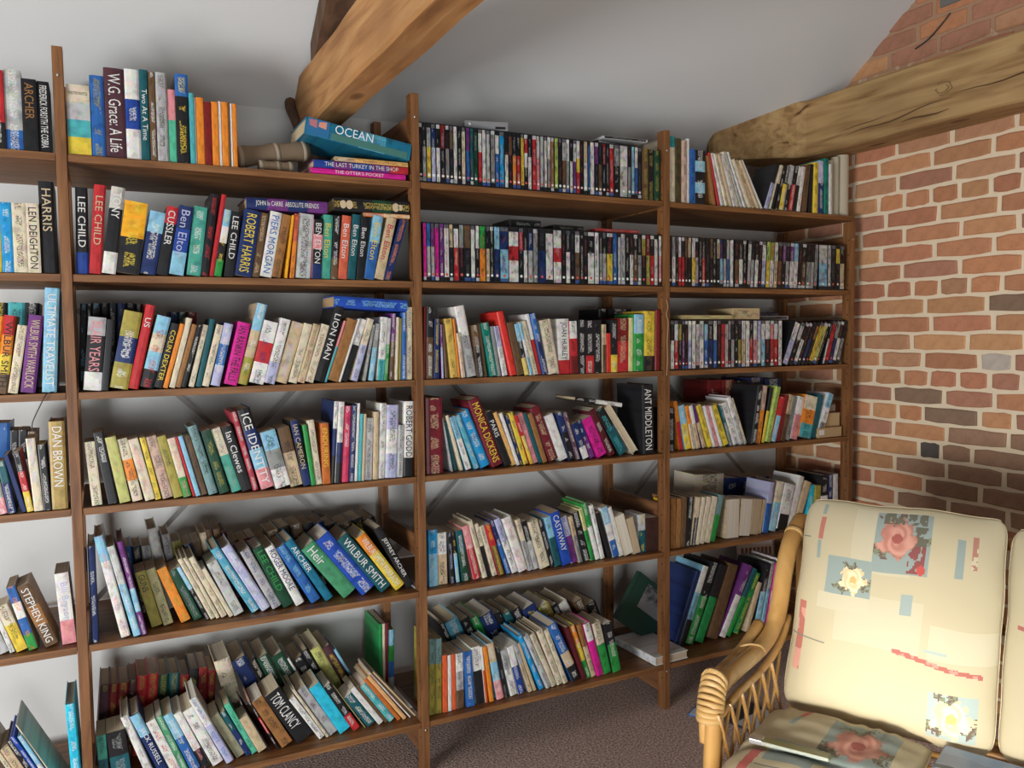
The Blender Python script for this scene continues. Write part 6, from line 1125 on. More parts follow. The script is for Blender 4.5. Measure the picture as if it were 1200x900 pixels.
# principal rafter above the first beam and its dark knee
yr = .26
def slope_z(y): return EAVE-.02+(YW-y)*SL
rf = mesh('rafter', [(x, y, z) for x in (-.262, -.178) for y, z in ((yr, slope_z(yr)-.10), (yr, slope_z(yr)), (-1.9, slope_z(-1.9)), (-1.9, slope_z(-1.9)-.12))],
    [(0,1,2,3), (7,6,5,4), (0,4,5,1), (1,5,6,2), (2,6,7,3), (3,7,4,0)])
tag(link('rafter', rf, M['darkwood']), 'dark oak rafter rising with the ceiling slope above the honey beam', 'beam')
kn = boxes('corbel', [(-.262, -.150, .22, YW-.004, 2.0, 2.155)], .008)
tag(link('corbel', kn, M['darkwood']), 'dark wooden block under the wall end of the honey beam', 'beam')

tag(link('bracket', tube('bracket', smooth_path([(-.285, .485, 2.315), (-.290, .45, 2.26), (-.282, .40, 2.20), (-.280, .37, 2.16), (-.285, .42, 2.13), (-.29, .47, 2.115)]), .019, 8), M['darkwood']), 'dark curved bracket at the left side of the honey beam end', 'bracket')

# ---------------------------------------------------------------- shelving
PX = [-2.0] + PXF; ZS = SHZ
rack = thing('shelving_rack', 'tall brown stained pine shelving of four joined bays along the white wall', 'shelving')
PW, PD, YR = .026, .044, .385
TOPZ = {0: 2.23, 1: 2.23, 2: 2.23, 3: 2.215, 4: 1.928}
pins = {}
for k, x in enumerate(PX):
    if k == 0: continue
    tz = TOPZ[k]
    for nm, y in (('front_post', 0), ('rear_post', YR)):
        o = link(nm, boxes(nm, [(0, PW, 0, PD, 0, tz)], .0015), M['post'], rack, (x, y, 0))
        if nm == 'front_post':
            hl, sc = [], []
            z = .12
            while z < tz-.06:
                hl.append((-.0004, .002, .012, .017, z, z+.006)); z += .064
            me = boxes('peg_holes', hl); h = link('peg_holes', me, M['hole'], o); h['kind'] = 'stuff'
            for zz in (tz-.075, .15):
                sm = tube('screw', [(PW/2, -.0015, zz), (PW/2, .004, zz)], .0042, 8); link('screw', sm, M['pin'], o)
        else:
            hl = []; z = .12
            while z < tz-.06: hl.append((-.0004, .002, .012, .017, z, z+.006)); z += .064
            h = link('peg_holes', boxes('peg_holes', hl), M['hole'], o); h['kind'] = 'stuff'
    for z in (tz-.14, .73, .06):
        link('side_rail', boxes('side_rail', [(.004, PW-.004, PD, YR, z, z+.075)], .001), M['rail'], rack, (x, 0, 0))
TH = .021
for b in range(4):
    for r in range(6):
        if b == 0 and False: continue
        z = ZS[r]
        x0, x1 = PX[b]+PW+.001, PX[b+1]-.001
        if b == 3 and r == 0: x1 = PX[4]+PW
        link('shelf_board', boxes('shelf_board', [(0, x1-x0, .004, YR+PD-.004, -TH, -.0012)], .0012), M['board'], rack, (x0, 0, z))
    if b:
        pass
for b in range(1, 4):
    xa, xb = PX[b]+PW, PX[b+1]
    for (za, zb, yy) in ((1.555, .60, YR+PD+.004), (.60, 1.57, YR+PD+.010)):
        d = Vector((xb-xa, 0, zb-za)); L = d.length; ang = math.atan2(d.z, d.x)
        link('cross_brace', boxes('cross_brace', [(0, L, -.001, .001, -.008, .008)]), M['metal'], rack, (xa, yy, za), (0, -ang, 0))

# ---------------------------------------------------------------- lettering
_fc = {}
def text_mesh(s, h, maxlen, maxh):
    """lettering laid along +x, centred, as a flat mesh; returned with its true size"""
    c = bpy.data.curves.new('lettering', 'FONT'); c.body = s; c.size = 1; c.resolution_u = 3 if len(s) < 8 else 2; c.align_x = 'CENTER'; c.align_y = 'CENTER'
    o = bpy.data.objects.new('lettering', c); me = bpy.data.meshes.new_from_object(o); 
    bpy.data.objects.remove(o); bpy.data.curves.remove(c)
    n = len(me.vertices); co = np.empty(n*3, 'f'); me.vertices.foreach_get('co', co); co = co.reshape(-1, 3)
    mn, mx = co.min(0), co.max(0); w, hh = mx[0]-mn[0], mx[1]-mn[1]
    sy = maxh/hh; sx = min(sy, maxlen/w)
    if sx < sy*.45: sy = sx/.45
    sx = max(sx, min(sy*1.15, maxlen/w)) if maxlen/w > sy else sx
    co = (co-(mn+mx)/2)*np.array([sx, sy, 0]); me.vertices.foreach_set('co', co.ravel().astype('f')); 
    return me
def colour_mesh(me, c):
    at = me.attributes.new('col', 'FLOAT_COLOR', 'CORNER'); at.data.foreach_set('color', [*c, 1]*len(me.loops)); return me

# ---------------------------------------------------------------- books
def spine_cover(h, t, d, segs, ink, board, hard, ms):
    """U-shaped cover seen from the spine: origin at the bottom left front corner, x thickness, y depth, z height"""
    w = .0028 if hard else .0007
    w = min(w, t*.3)
    b = min(.004 if hard else .0015, t*.25)
    prof = [(0, d), (0, b), (t*.15, b*.25), (t*.5, 0), (t*.85, b*.25), (t, b), (t, d), (t-w, d), (t-w, b+w), (w, b+w), (w, d)]
    kinds = ['l', 's', 's', 's', 's', 'r', 'e', 'i', 'i', 'i', 'e']
    tot = sum(s[0] for s in segs); zs = [h]; cs = []
    for f, c in segs: zs.append(zs[-1]-h*f/tot); cs.append(c)
    zs[-1] = 0
    n = len(prof); vs = [(x, y, z) for z in zs for x, y in prof]; fs, cc, kk, uv = [], [], [], []
    cum = [0, t*.15, t*.5, t*.85, t]
    for i in range(len(cs)):
        for k in range(n):
            a, bq = i*n+k, i*n+(k+1) % n
            fs.append((a, a+n, bq+n, bq))
            sp = kinds[k] == 's'
            cc.append(cs[i] if sp else board)
            kk.append((*ink, 1) if (sp and ms) else (*ink, 0))
            if sp: u0, u1 = cum[k-1]/t, cum[k]/t
            else: u0 = u1 = 0
            off = ms*37
            uv.append([(u0, zs[i]+off), (u0, zs[i+1]+off), (u1, zs[i+1]+off), (u1, zs[i]+off)])
    for base, rev in ((0, False), (len(cs)*n, True)):
        for q in ((0, 1, 9, 10), (1, 2, 3, 9), (3, 4, 8, 9), (4, 5, 8), (5, 6, 7, 8)):
            f = tuple(base+i for i in q); fs.append(f[::-1] if rev else f); cc.append(board); kk.append((*ink, 0)); uv.append([(0, 0)]*len(q))
    return mesh('cover', vs, fs, cc, kk, uv), w, b
def page_block(h, t, d, w, b, hard, c):
    i = .003 if hard else .0003
    return mesh('pages', boxv(w+.0002, t-w-.0002, b+w+.0004, d-i, i, h-i), BF, cols=[c]*6)
SP = {}
def P_(code): return PAL[code]
def segs_of(cs):
    k = cs.split('/')
    if len(k) == 1: return [(1, PAL[k[0]])], PAL[k[0]]
    if len(k) == 2: return [(.42, PAL[k[0]]), (.58, PAL[k[1]])], PAL[k[0]]
    n = len(k); return [(1/n, PAL[x]) for x in k], PAL[k[1] if n > 2 else k[0]]
PAGES = [(.62, .52, .36), (.70, .61, .46), (.55, .43, .28), (.78, .72, .6), (.66, .55, .38)]
rb = random.Random(11)
counts = {}
for rec in BOOKS:
    kind, u, y, z, th, h, t, d, cs, ink, txt, flags, label, group = rec
    # kinds: p paperback, h hardback, d disc case
    loc = (u, y, z); rot = (0, th, 0)
    if 'L' in flags:   # lying flat: the spine faces front, thickness upwards, head of the spine to the left
        rot = (0, -math.pi/2+th, 0)
    segs, board = segs_of(cs); ink = PAL[ink] if kind != 'd' else rb.choice([(.35, .35, .35), (.08, .08, .09), (.5, .48, .4), (.25, .05, .05)]); group = GROUPS[group]
    if kind == 'd':
        name, cat = 'disc_case', 'DVD'
        o = thing(name, label, cat, loc, rot, group)
        e = min(.0012, t*.12)
        link('case', boxes('case', [(0, t, .0006, d, 0, h)]), M['case'], o)
        seg = [(f, tuple(x*.82 for x in c)) for f, c in segs]; tot = sum(f for f, _ in seg); zz = h-.004; vs, fs, cc, kk, uv = [], [], [], [], []
        hh = h-.008; off = rb.random()*5
        top = rb.choice([(.02, .02, .02), (.5, .5, .5), (.12, .12, .13), board, board])
        lst = [(.07, top)]+[(f*.80/tot, c) for f, c in seg]+[(.045, rb.choice([(.8, .8, .8), (.6, .1, .1), (.85, .6, .6)])), (.025, seg[-1][1]), (.06, rb.choice([(.45, .45, .45), (.05, .1, .28), (.02, .02, .02), seg[-1][1], seg[-1][1]]))]
        for i, (f, c) in enumerate(lst):
            z1 = zz-hh*f; k = len(vs)
            x0, x1 = (e, t-e) if i != len(seg)+1 else (t*.22, t*.78)
            if i == len(seg)+1:
                # round certificate mark
                zc = (zz+z1)/2; rr = min(t*.32, (zz-z1)*.6); m0 = len(vs)
                vs += [(e, 0, z1), (t-e, 0, z1), (t-e, 0, zz), (e, 0, zz)]; fs.append((m0, m0+1, m0+2, m0+3)); cc.append(seg[-1][1]); kk.append((*ink, 0)); uv.append([(0, 0)]*4)
                m0 = len(vs); vs += [(t/2+rr*math.cos(a*math.pi/4), -.0003, zc+rr*math.sin(a*math.pi/4)) for a in range(8)]
                fs.append(tuple(range(m0, m0+8))); cc.append(c); kk.append((*ink, 0)); uv.append([(0, 0)]*8)
            else:
                vs += [(x0, 0, z1), (x1, 0, z1), (x1, 0, zz), (x0, 0, zz)]; fs.append((k, k+1, k+2, k+3)); cc.append(c)
                kk.append((*ink, 1 if 0 < i <= len(seg) else 0)); uv.append([(0, z1+off), (1, z1+off), (1, zz+off), (0, zz+off)])
            zz = z1
        link('insert', mesh('insert', vs, fs, cc, kk, uv), M['gloss'], o)
        continue
    hard = kind == 'h'
    name = 'hardback_book' if hard else 'paperback_book'
    o = thing(name, label, 'hardback' if hard else 'paperback', loc, rot, group)
    ms = 0 if (txt or 'N' in flags) else rb.random()+.1
    if 'F' in flags:
        me, w, b = spine_cover(h, t, d, segs, ink, board, hard, 0)
        me2 = page_block(h, t, d, w, b, hard, PAL[cs.split('/')[-1]] if False else rb.choice(PAGES))
        a = link('cover', me, M['cover'], o, (t, d, 0), (0, 0, math.pi)); link('pages', me2, M['page'], o, (t, d, 0), (0, 0, math.pi))
        continue
    me, w, b = spine_cover(h, t, d, segs, ink, board, hard, ms)
    link('cover', me, M['cover'], o)
    link('pages', page_block(h, t, d, w, b, hard, rb.choice(PAGES)), M['page'], o)
    if txt:
        up = txt.startswith('^')
        if up:
            tm = text_mesh(txt[1:], 0, t*.8, h*.16); R = Matrix.Rotation(math.pi/2, 4, 'X'); zt = h*.88
        else:
            frac = .88 if len(txt) > 11 else (.68 if len(txt) > 7 else (.5 if len(txt) > 4 else .3))
            tm = text_mesh(txt, 0, h*frac, t*.60); zt = h*(.94-frac/2)
            R = Matrix.Rotation(math.pi/2, 4, 'X') @ Matrix.Rotation(-math.pi/2, 4, 'Z')
        colour_mesh(tm, ink)
        lo = link('lettering', tm, M['print'], o); lo.matrix_local = Matrix.Translation((t/2, -.0006, zt)) @ R

# ---------------------------------------------------------------- books and cases lying flat on top of the rows
def flat_book(x1, y, z, tilt, length, thick, depth, cs, ink, txt, label, hard=True, rz=0, pg=(.6, .48, .3)):
    """spine to the front, head of the spine at the left; x1 is its right end"""
    segs, board = segs_of(cs)
    o = thing('hardback_book' if hard else 'paperback_book', label, 'hardback' if hard else 'paperback', (x1, y, z), (0, -math.pi/2+tilt, rz), 'books lying flat on other books')
    me, w, b = spine_cover(length, thick, depth, segs, PAL[ink], board, hard, 0 if txt else .3)
    link('cover', me, M['cover'], o); link('pages', page_block(length, thick, depth, w, b, hard, pg), M['page'], o)
    if txt:
        tm = text_mesh(txt, 0, length*.78, thick*.55); colour_mesh(tm, PAL[ink])
        lo = link('lettering', tm, M['print'], o)
        lo.matrix_local = Matrix.Translation((thick/2, -.0006, length*.5)) @ Matrix.Rotation(math.pi/2, 4, 'X') @ Matrix.Rotation(-math.pi/2, 4, 'Z')
    return o
z1 = SHZ[0]
flat_book(-.030, .008, z1+.0008, 0, .300, .018, .20, 'm', 'w', "THE OTTER'S POCKET", 'magenta book lying lowest in the stack under the beam')
flat_book(-.022, .006, z1+.0196, 0, .300, .023, .20, 'B2/P/B2/P/r', 'w', 'THE LAST TURKEY IN THE SHOP', 'deep blue book lying on the magenta book under the beam')
flat_book(-.020, .012, z1+.0434, 0, .235, .014, .15, 'e/o4/o4/o4', 'R', None, 'thin orange paperback lying under the tilted ocean book', False)
ob = flat_book(-.020, -.004, z1+.062, .155, .335, .052, .22, 'U/U/c2/U', 'U', None, 'large blue ocean book lying tilted on top of the stack under the beam')
tm = text_mesh('OCEAN', 0, .12, .026); colour_mesh(tm, (.80, .86, .88)); lo = link('lettering', tm, M['print'], ob)
lo.matrix_local = Matrix.Translation((.036, -.0012, .185)) @ Matrix.Rotation(math.pi/2, 4, 'X') @ Matrix.Rotation(-math.pi/2, 4, 'Z')
pv = [(.001, -.0008, .262), (.051, -.0008, .262), (.051, -.0008, .330), (.001, -.0008, .330)]
link('cover_picture', mesh('cover_picture', pv+[(.001, -.0008, .01), (.022, -.0008, .01), (.022, -.0008, .255), (.001, -.0008, .255)]+[(.026, -.0010, .272), (.048, -.0010, .272), (.044, -.0010, .295), (.030, -.0010, .296)]+[(.024, -.001, .300), (.048, -.001, .302), (.046, -.001, .326), (.028, -.001, .322)],
     [(0,3,2,1), (4,7,6,5), (8,11,10,9), (12,15,14,13)], cols=[(.03, .16, .34), (.07, .20, .17), (.70, .30, .22), (.45, .18, .2)]), M['print'], ob)
# old wrapped bundle: two brown rolls lying at the back of the top shelf
M['oldpaper'] = simple('old_brown_wrapping', (.20, .14, .085), .85, 0, (30, .5))
def bundle(name, a, b, r, label):
    a, b = Vector(a), Vector(b); n = 8; pts = [a.lerp(b, k/n) for k in range(n+1)]
    rr = [r*(1+.08*math.sin(k*1.9)) for k in range(n+1)]; rr[0] = r*.92; rr[-1] = r*.9
    t = thing(name, label, 'roll'); link('wrapping', tube('wrapping', pts, rr, 14), M['oldpaper'], t)
    for q in (.06, .55, .93):
        c = a.lerp(b, q); d = (b-a).normalized(); 
        link('strap', tube('strap', [c-d*.006, c+d*.006], r*1.07, 14), simple('pale_canvas_edge', (.33, .27, .19), .9), t)
    return t
bundle('wrapped_roll', (-.535, .10, z1+.047), (-.315, .11, z1+.088), .030, 'old brown wrapped roll tilted beside the tilted ocean book')
bundle('wrapped_roll', (-.475, .055, z1+.018), (-.375, .06, z1+.021), .0165, 'short dark brown roll lying under the longer wrapped roll')
for o in (): pass
z2 = SHZ[1]
flat_book(-.283, .012, z2+.201, .0, .238, .034, .17, 'B/P/B/P', 'w', 'JOHN le CARRE  ABSOLUTE FRIENDS', 'navy and purple hardback lying on the second shelf row, white lettering')
flat_book(-.018, .010, z2+.198, 0, .150, .0125, .13, 'o2/o3', 'w', None, 'thin orange paperback lying under the black book, second shelf', False)
b_ = flat_book(-.018, .014, z2+.2115, 0, .243, .040, .18, 'k/k/N/k', 'y2', None, 'black hardback with two pale portraits lying beside the second post')
for zz, rx in ((.215, .013), (.195, .014), (.045, .014), (.03, .01)):
    vs = [(.020+rx*math.cos(a*math.pi/5), -.0009, zz+rx*.8*math.sin(a*math.pi/5)) for a in range(10)]
    link('cover_picture', mesh('cover_picture', vs, [tuple(range(10))[::-1]], cols=[(.60, .48, .30)]), M['print'], b_)
z3 = SHZ[2]
flat_book(-.032, .012, z3+.219, .055, .238, .036, .16, 'b2', 'c', None, 'royal blue hardback lying on leaning books, third shelf, second bay', pg=(.55, .38, .2))
flat_book(.825, .05, SHZ[3]+.182, .16, .205, .016, .15, 'k/w', 'w', None, 'thin black and white hardback lying on leaning books, third bay')
def case_flat(loc, rot, sx, sy, sz, c, c2, label, name='disc_case', cat='DVD'):
    o = thing(name, label, cat, loc, rot, 'cases and boxes lying on the rows')
    link('case', boxes('case', [(0, sx, 0, sy, 0, sz)], min(.002, sz*.2)), simple('case_shell', c, .35), o)
    link('insert', mesh('insert', [(sx*.04, -.0006, sz*.15), (sx*.96, -.0006, sz*.15), (sx*.96, -.0006, sz*.85), (sx*.04, -.0006, sz*.85)]+[(sx*.03, sy*.03, sz+.0006), (sx*.97, sy*.03, sz+.0006), (sx*.97, sy*.97, sz+.0006), (sx*.03, sy*.97, sz+.0006)],
        [(0,1,2,3), (4,5,6,7)], cols=[c2]*2, inks=[(.5, .5, .5, .6)]*2, uvs=[[(0, 0), (0, .1), (1, .1), (1, 0)]]*2), M['gloss'], o); return o
zt = z1+.1925
# silver player
pl = thing('disc_player', 'flat silver disc player lying on the disc cases of the top shelf', 'player', (.196, .05, zt+.001), (.0, .0, math.radians(-14)))
link('case', boxes('case', [(0, .150, 0, .15, 0, .030)], .003), simple('silver_plastic', (.30, .30, .30), .4, .3), pl)
link('button', tube('button', [(.018, -.002, .018), (.018, .001, .018)], .005, 10), M['pipe'], pl)
link('display', boxes('display', [(.105, .140, -.0008, .001, .005, .013)]), M['case'], pl)
case_flat((.715, .04, zt+.001), (0, 0, math.radians(12)), .19, .135, .014, (.02, .02, .02), (.6, .6, .57), 'black disc case lying lower of two on the top shelf cases')
case_flat((.725, .02, zt+.0165), (0, 0, math.radians(-4)), .19, .135, .010, (.5, .5, .5), (.02, .02, .02), 'slim case lying upper of two on the top shelf cases')
zt = z2+.1925
case_flat((.360, .05, zt+.001), (0, 0, 0), .125, .14, .030, (.02, .02, .02), (.015, .015, .015), 'thick black box lying leftmost on the second shelf cases', 'media_box', 'box')
case_flat((.535, .05, zt+.001), (0, 0, math.radians(3)), .13, .14, .020, (.02, .02, .02), (.015, .015, .015), 'black box lying in the middle on the second shelf cases', 'media_box', 'box')
case_flat((.700, .03, zt+.001), (0, 0, 0), .19, .135, .013, (.40, .04, .04), (.45, .06, .05), 'red disc case lying on the second shelf cases near third post')
zt = z3+.1925
case_flat((1.085, .02, zt+.001), (0, 0, 0), .255, .13, .017, (.34, .27, .12), (.55, .45, .20), 'mustard slim box lying on the third shelf cases, right-hand bay', 'media_box', 'box')
case_flat((1.345, .03, zt+.001), (0, 0, math.radians(-5)), .135, .16, .045, (.50, .38, .20), (.46, .34, .18), 'cream cardboard box lying on third shelf cases beside the mustard one', 'cardboard_box', 'box')
case_flat((1.49, .06, zt+.001), (0, 0, 0), .19, .135, .015, (.5, .5, .5), (.03, .03, .05), 'silver edged disc case lying lower of two beside the cream box')
case_flat((1.49, .10, zt+.0165), (0, 0, math.radians(4)), .19, .135, .014, (.02, .02, .04), (.02, .03, .09), 'navy disc case lying upper of two beside the cream box')
zt = SHZ[3]
def carton(loc, rz, sx, sy, sz, label):
    o = thing('cardboard_box', label, 'box', loc, (0, 0, rz), 'cardboard boxes at the end of the fourth shelf')
    cm = M.get('card') or simple('manila_card', (.50, .34, .17), .85); M['card'] = cm
    link('carton', boxes('carton', [(0, sx, 0, sy, 0, sz)], .0015), cm, o)
    link('flap', boxes('flap', [(-.002, sx+.002, -.0015, sy, sz+.0002, sz+.002)]), cm, o)
    link('sticker', boxes('sticker', [(.004, .034, -.0012, -.0001, sz*.3, sz*.85)]), M['pipe'], o)
    return o
carton((1.815, .015, zt+.001), math.radians(2), .145, .20, .040, 'flat manila carton lowest at the right end of fourth shelf')
carton((1.822, .045, zt+.0445), math.radians(-3), .145, .20, .056, 'manila carton upper of two at the right end of fourth shelf')
case_flat((1.905, .055, zt+.104), (0, 0, 0), .055, .05, .038, (.10, .07, .06), (.35, .25, .2), 'small printed box standing on the upper manila carton', 'small_box', 'box')
# paper rolls at the end of the top shelf
M['scroll'] = simple('old_rolled_paper', (.48, .43, .31), .8, 0, (20, .2))
for k, (x, y, r, h, lb) in enumerate(((1.902, .045, .011, .235, 'thin rolled poster standing beside the two thicker rolls'), (1.931, .048, .017, .250, 'rolled poster standing second from the right end of the top shelf'), (1.977, .050, .027, .262, 'thickest rolled poster standing over the right end post'))):
    t = thing('rolled_poster', lb, 'poster', (x, y, z1+.0008), (0, 0, k), 'rolled posters standing on the top shelf')
    me = tube('paper', [(0, 0, 0), (0, 0, h)], r, 18, caps=False); link('paper', me, M['scroll'], t)
    link('inner_turn', tube('inner_turn', [(0, 0, .001), (0, 0, h-.003)], r*.72, 14, caps=False), M['scroll'], t)

# picture album leaning on the bottom shelf and the white book lying by the third post
zb = SHZ[5]
al = thing('picture_album', 'large dark green album with a grey photograph leaning behind the third post', 'album', (1.088, .215, zb+.002), (math.radians(-6), math.radians(-0), 0))
al.rotation_euler = (math.radians(-4), math.radians(38), 0); al.location = (.915, .225, zb+.128)
link('cover', boxes('cover', [(0, .235, 0, .003, 0, .215), (0, .235, .022, .025, 0, .215), (-.001, .002, 0, .025, 0, .215)]), simple('dark_green_cloth', (.012, .05, .03), .55), al)
link('pages', boxes('pages', [(.003, .231, .003, .022, .003, .212)]), simple('album_pages', (.5, .44, .34), .9), al)
def photo_mat():
    m, nt, p = new_mat('grey_landscape_photograph'); tc = N(nt, 'ShaderNodeTexCoord'); sp = N(nt, 'ShaderNodeSeparateXYZ'); nt.links.new(tc.outputs['Object'], sp.inputs[0])
    n = N(nt, 'ShaderNodeTexNoise'); n.inputs['Scale'].default_value = 40; n.inputs['Detail'].default_value = 6; nt.links.new(tc.outputs['Object'], n.inputs['Vector'])
    a = N(nt, 'ShaderNodeMath', operation='MULTIPLY_ADD'); nt.links.new(sp.outputs[2], a.inputs[0]); a.inputs[1].default_value = 6; nt.links.new(n.outputs[0], a.inputs[2])
    r = ramp(nt, a.outputs[0], [(.55, (.25, .25, .24)), (1.0, (.04, .04, .04)), (.999, (.05, .05, .05))])
    r.color_ramp.elements[0].position = .45
    r.color_ramp.elements[1].position = .75; r.color_ramp.elements[2].position = 1
    r.color_ramp.elements[2].color = (.5, .5, .48, 1)
    a.inputs[1].default_value = 5; nt.links.new(r.outputs[0], p.inputs['Base Color']); p.inputs['Roughness'].default_value = .3; return m
ph = link('photograph', boxes('photograph', [(0, .155, -.0012, -.0002, -.05, .055)]), photo_mat(), al, (.065, 0, .14))
wb = flat_book(0, 0, 0, 0, .262, .032, .165, 'w', 'l', None, 'white hardback lying flat in front of the album on the bottom shelf', pg=(.62, .5, .36))
wb.location = (.945, .008, zb+.001); wb.rotation_euler = (0, -math.pi/2, math.radians(-88))
# large white sheet with a row of small pictures at the right end of the bottom shelf
sh = thing('picture_board', 'large white board with a row of small pictures behind the bottom shelf books', 'board', (1.735, .405, zb+.001), (math.radians(-3), 0, 0))
link('sheet', boxes('sheet', [(0, .225, 0, .006, 0, .335)]), simple('white_card', (.70, .72, .76), .5), sh)
pics = []
for k in range(8): pics.append((.02+k*.025, .036+k*.025, -.0012, -.0001, .225-k*.002, .262-k*.002))
link('picture_strip', boxes('picture_strip', pics), simple('small_brown_pictures', (.22, .13, .10), .6), sh)
link('ruled_lines', boxes('ruled_lines', [(.06, .20, -.0008, -.0001, .280+.012*k, .282+.012*k) for k in range(3)]), simple('pale_grey_ink', (.5, .5, .52), .6), sh)
# yellow box standing on the back of the fourth frame rail
yb = thing('small_box', 'small yellow box lying on brown books behind the third post', 'box', (1.012, .075, SHZ[4]+.165), (0, 0, 0))
link('carton', boxes('carton', [(0, .075, 0, .03, 0, .028)], .001), simple('yellow_card', (.80, .50, .03), .5), yb)
link('lid', boxes('lid', [(-.0006, .0756, -.0006, .0306, .021, .0286)], .0004), simple('yellow_card_lid', (.72, .43, .02), .5), yb)
# string and cable
tag(link('twine', tube('twine', smooth_path([(.985+.006, -.004, 1.585), (.985+.012, -.006, 1.56), (.985+.004, -.006, 1.53), (.985+.014, -.005, 1.50), (.985+.010, -.004, 1.43), (.985+.012, -.003, 1.36), (.985+.008, -.003, 1.30)]), .0022, 6), M['string']), 'brown twine hanging down the third post', 'string')
tag(link('cable', tube('cable', smooth_path([(-1.03, .02, SHZ[2]+.002), (-1.05, -.004, SHZ[2]-.002), (-1.065, -.006, SHZ[2]-.03), (-1.085, -.004, SHZ[2]-.075), (-1.086, -.003, SHZ[2]-.10)]), .0015, 5), M['cable']), 'thin dark cable hanging off the third shelf of the left-edge bay', 'cable')
tag(link('wall_pipe', tube('wall_pipe', [(XB-.035, YW-.035, .12), (XB-.035, YW-.035, 1.92)], .008, 10), M['pipe']), 'thin white pipe standing in the corner behind the right-hand bay', 'pipe')
fb = thing('glossy_leaflet', 'small blue leaflet on the carpet beside the cane armrest', 'leaflet', (1.085, -.17, .002), (0, 0, .5))
link('cover', boxes('cover', [(0, .15, 0, .105, 0, .004)]), simple('blue_leaflet', (.05, .16, .45), .3), fb)
link('panel', boxes('panel', [(.004, .06, .004, .10, .004, .0048)]), simple('pale_leaflet_panel', (.6, .66, .72), .3), fb)
fb2 = thing('magazine', 'dark magazine lying on the carpet behind the lattice of the armrest', 'magazine', (1.17, -.42, .002), (0, 0, .2))
link('cover', boxes('cover', [(0, .20, 0, .27, 0, .006)]), simple('dark_magazine', (.03, .03, .05), .3), fb2)
link('panel', boxes('panel', [(.01, .19, .12, .20, .006, .0066)]), simple('pale_magazine_panel', (.5, .52, .56), .3), fb2)

# ---------------------------------------------------------------- cane sofa
A = Vector((.4505, -.8928, 0)).normalized(); Nn = Vector((-.8928, -.4505, 0)).normalized(); O_ = Vector((.781, -.813, 0))
def S(s, t, z): return O_+A*s+Nn*t+Vector((0, 0, z))
sofa = thing('cane_sofa', 'varnished cane sofa with a curved armrest and floral cushions, front right', 'sofa', (0, 0, 0))
def pole(name, pts, r, seg=10, parent=sofa, mat='rattan', n=6): return link(name, tube(name, smooth_path([S(*p) for p in pts], n), r if not isinstance(r, list) else r, seg), M[mat], parent)
def arm(s0, sg):
    outer = [(s0, -.33, .862), (s0, -.255, .835), (s0, -.195, .79), (s0, -.15, .72), (s0, -.125, .66), (s0, -.075, .60), (s0, .0, .572), (s0, .10, .565), (s0, .22, .568), (s0, .32, .566), (s0, .365, .545), (s0, .382, .49), (s0, .392, .38), (s0, .40, .20), (s0, .405, 0)]
    n = len(smooth_path(outer, 6)); rr = [.026 if i < n*.35 else (.0235 if i < n*.7 else .0215) for i in range(n)]
    pole('arm_pole', outer, rr, 14)
    # second pole beside it, forming the broad armrest
    s1 = s0-sg*.038
    pole('arm_pole', [(s1, -.05, .60), (s1, .05, .572), (s1, .16, .560), (s1, .27, .556), (s1, .345, .545), (s1+sg*.012, .375, .50), (s1+sg*.02, .386, .43)], .017, 10)
    # inner rail carrying the lattice
    s2 = s0+sg*.012
    pole('arm_rail', [(s2, -.17, .60), (s2, -.10, .545), (s2, .0, .520), (s2, .12, .512), (s2, .25, .512), (s2, .36, .500)], .011, 8)
    pole('seat_rail', [(s0, -.12, .31), (s0, .39, .31)], .018, 10)
    # lattice of thin canes
    for k in range(6):
        t0 = -.09+k*.078
        pole('lattice_cane', [(s2, t0, .515), (s2+sg*.002, t0+.10, .32)], .0055, 6, n=1)
        pole('lattice_cane', [(s2+sg*.008, t0+.10, .515), (s2+sg*.008, t0, .32)], .0055, 6, n=1)
    # wound cane binding at the front corner and a loose strand
    for k in range(9):
        g = k/8; c = S(s0-sg*.010, .352+.030*math.sin(g*1.4), .578-.085*g); d = Vector((0, 0, 1))*math.cos(g*1.3+.35)*-1+Nn*-1*math.sin(.9-g*.9)
        d = (Nn*(1-g)+Vector((0, 0, -1))*(.25+g)).normalized()
        link('cane_binding', tube('cane_binding', [c-d*.0052, c+d*.0052], .0345, 14), M['cane'], sofa)
    pole('cane_binding', [(s1-sg*.016, .10, .560), (s1, .10, .578), (s0-sg*.018, .095, .588), (s0+sg*.012, .085, .588), (s0+sg*.024, .075, .572)], .0035, 6, mat='cane')
    link('cane_binding', tube('cane_binding', [S(s0, -.262, .838), S(s0, -.245, .828)], .029, 12), M['cane'], sofa)
    pole('back_post', [(s0, -.33, .862), (s0, -.34, .60), (s0, -.28, .31), (s0, -.30, 0)], .020, 10)
arm(-.052, 1)
arm(1.11, -1)
for z, t in ((.31, -.27), (.62, -.335), (.86, -.345)): pole('back_rail', [(-.05, t, z), (.5, t, z), (1.11, t, z)], .017, 10, n=2)
pole('front_rail', [(-.05, .395, .31), (1.63, .395, .31)], .020, 10, n=2)
for k in range(8): pole('back_slat', [(.06+k*.135, -.27, .31), (.06+k*.135, -.343, .86)], .009, 6, n=1)
for k in range(7): pole('seat_slat', [(-.03, -.2+k*.09, .315), (1.09, -.2+k*.09, .315)], .010, 6, n=1)

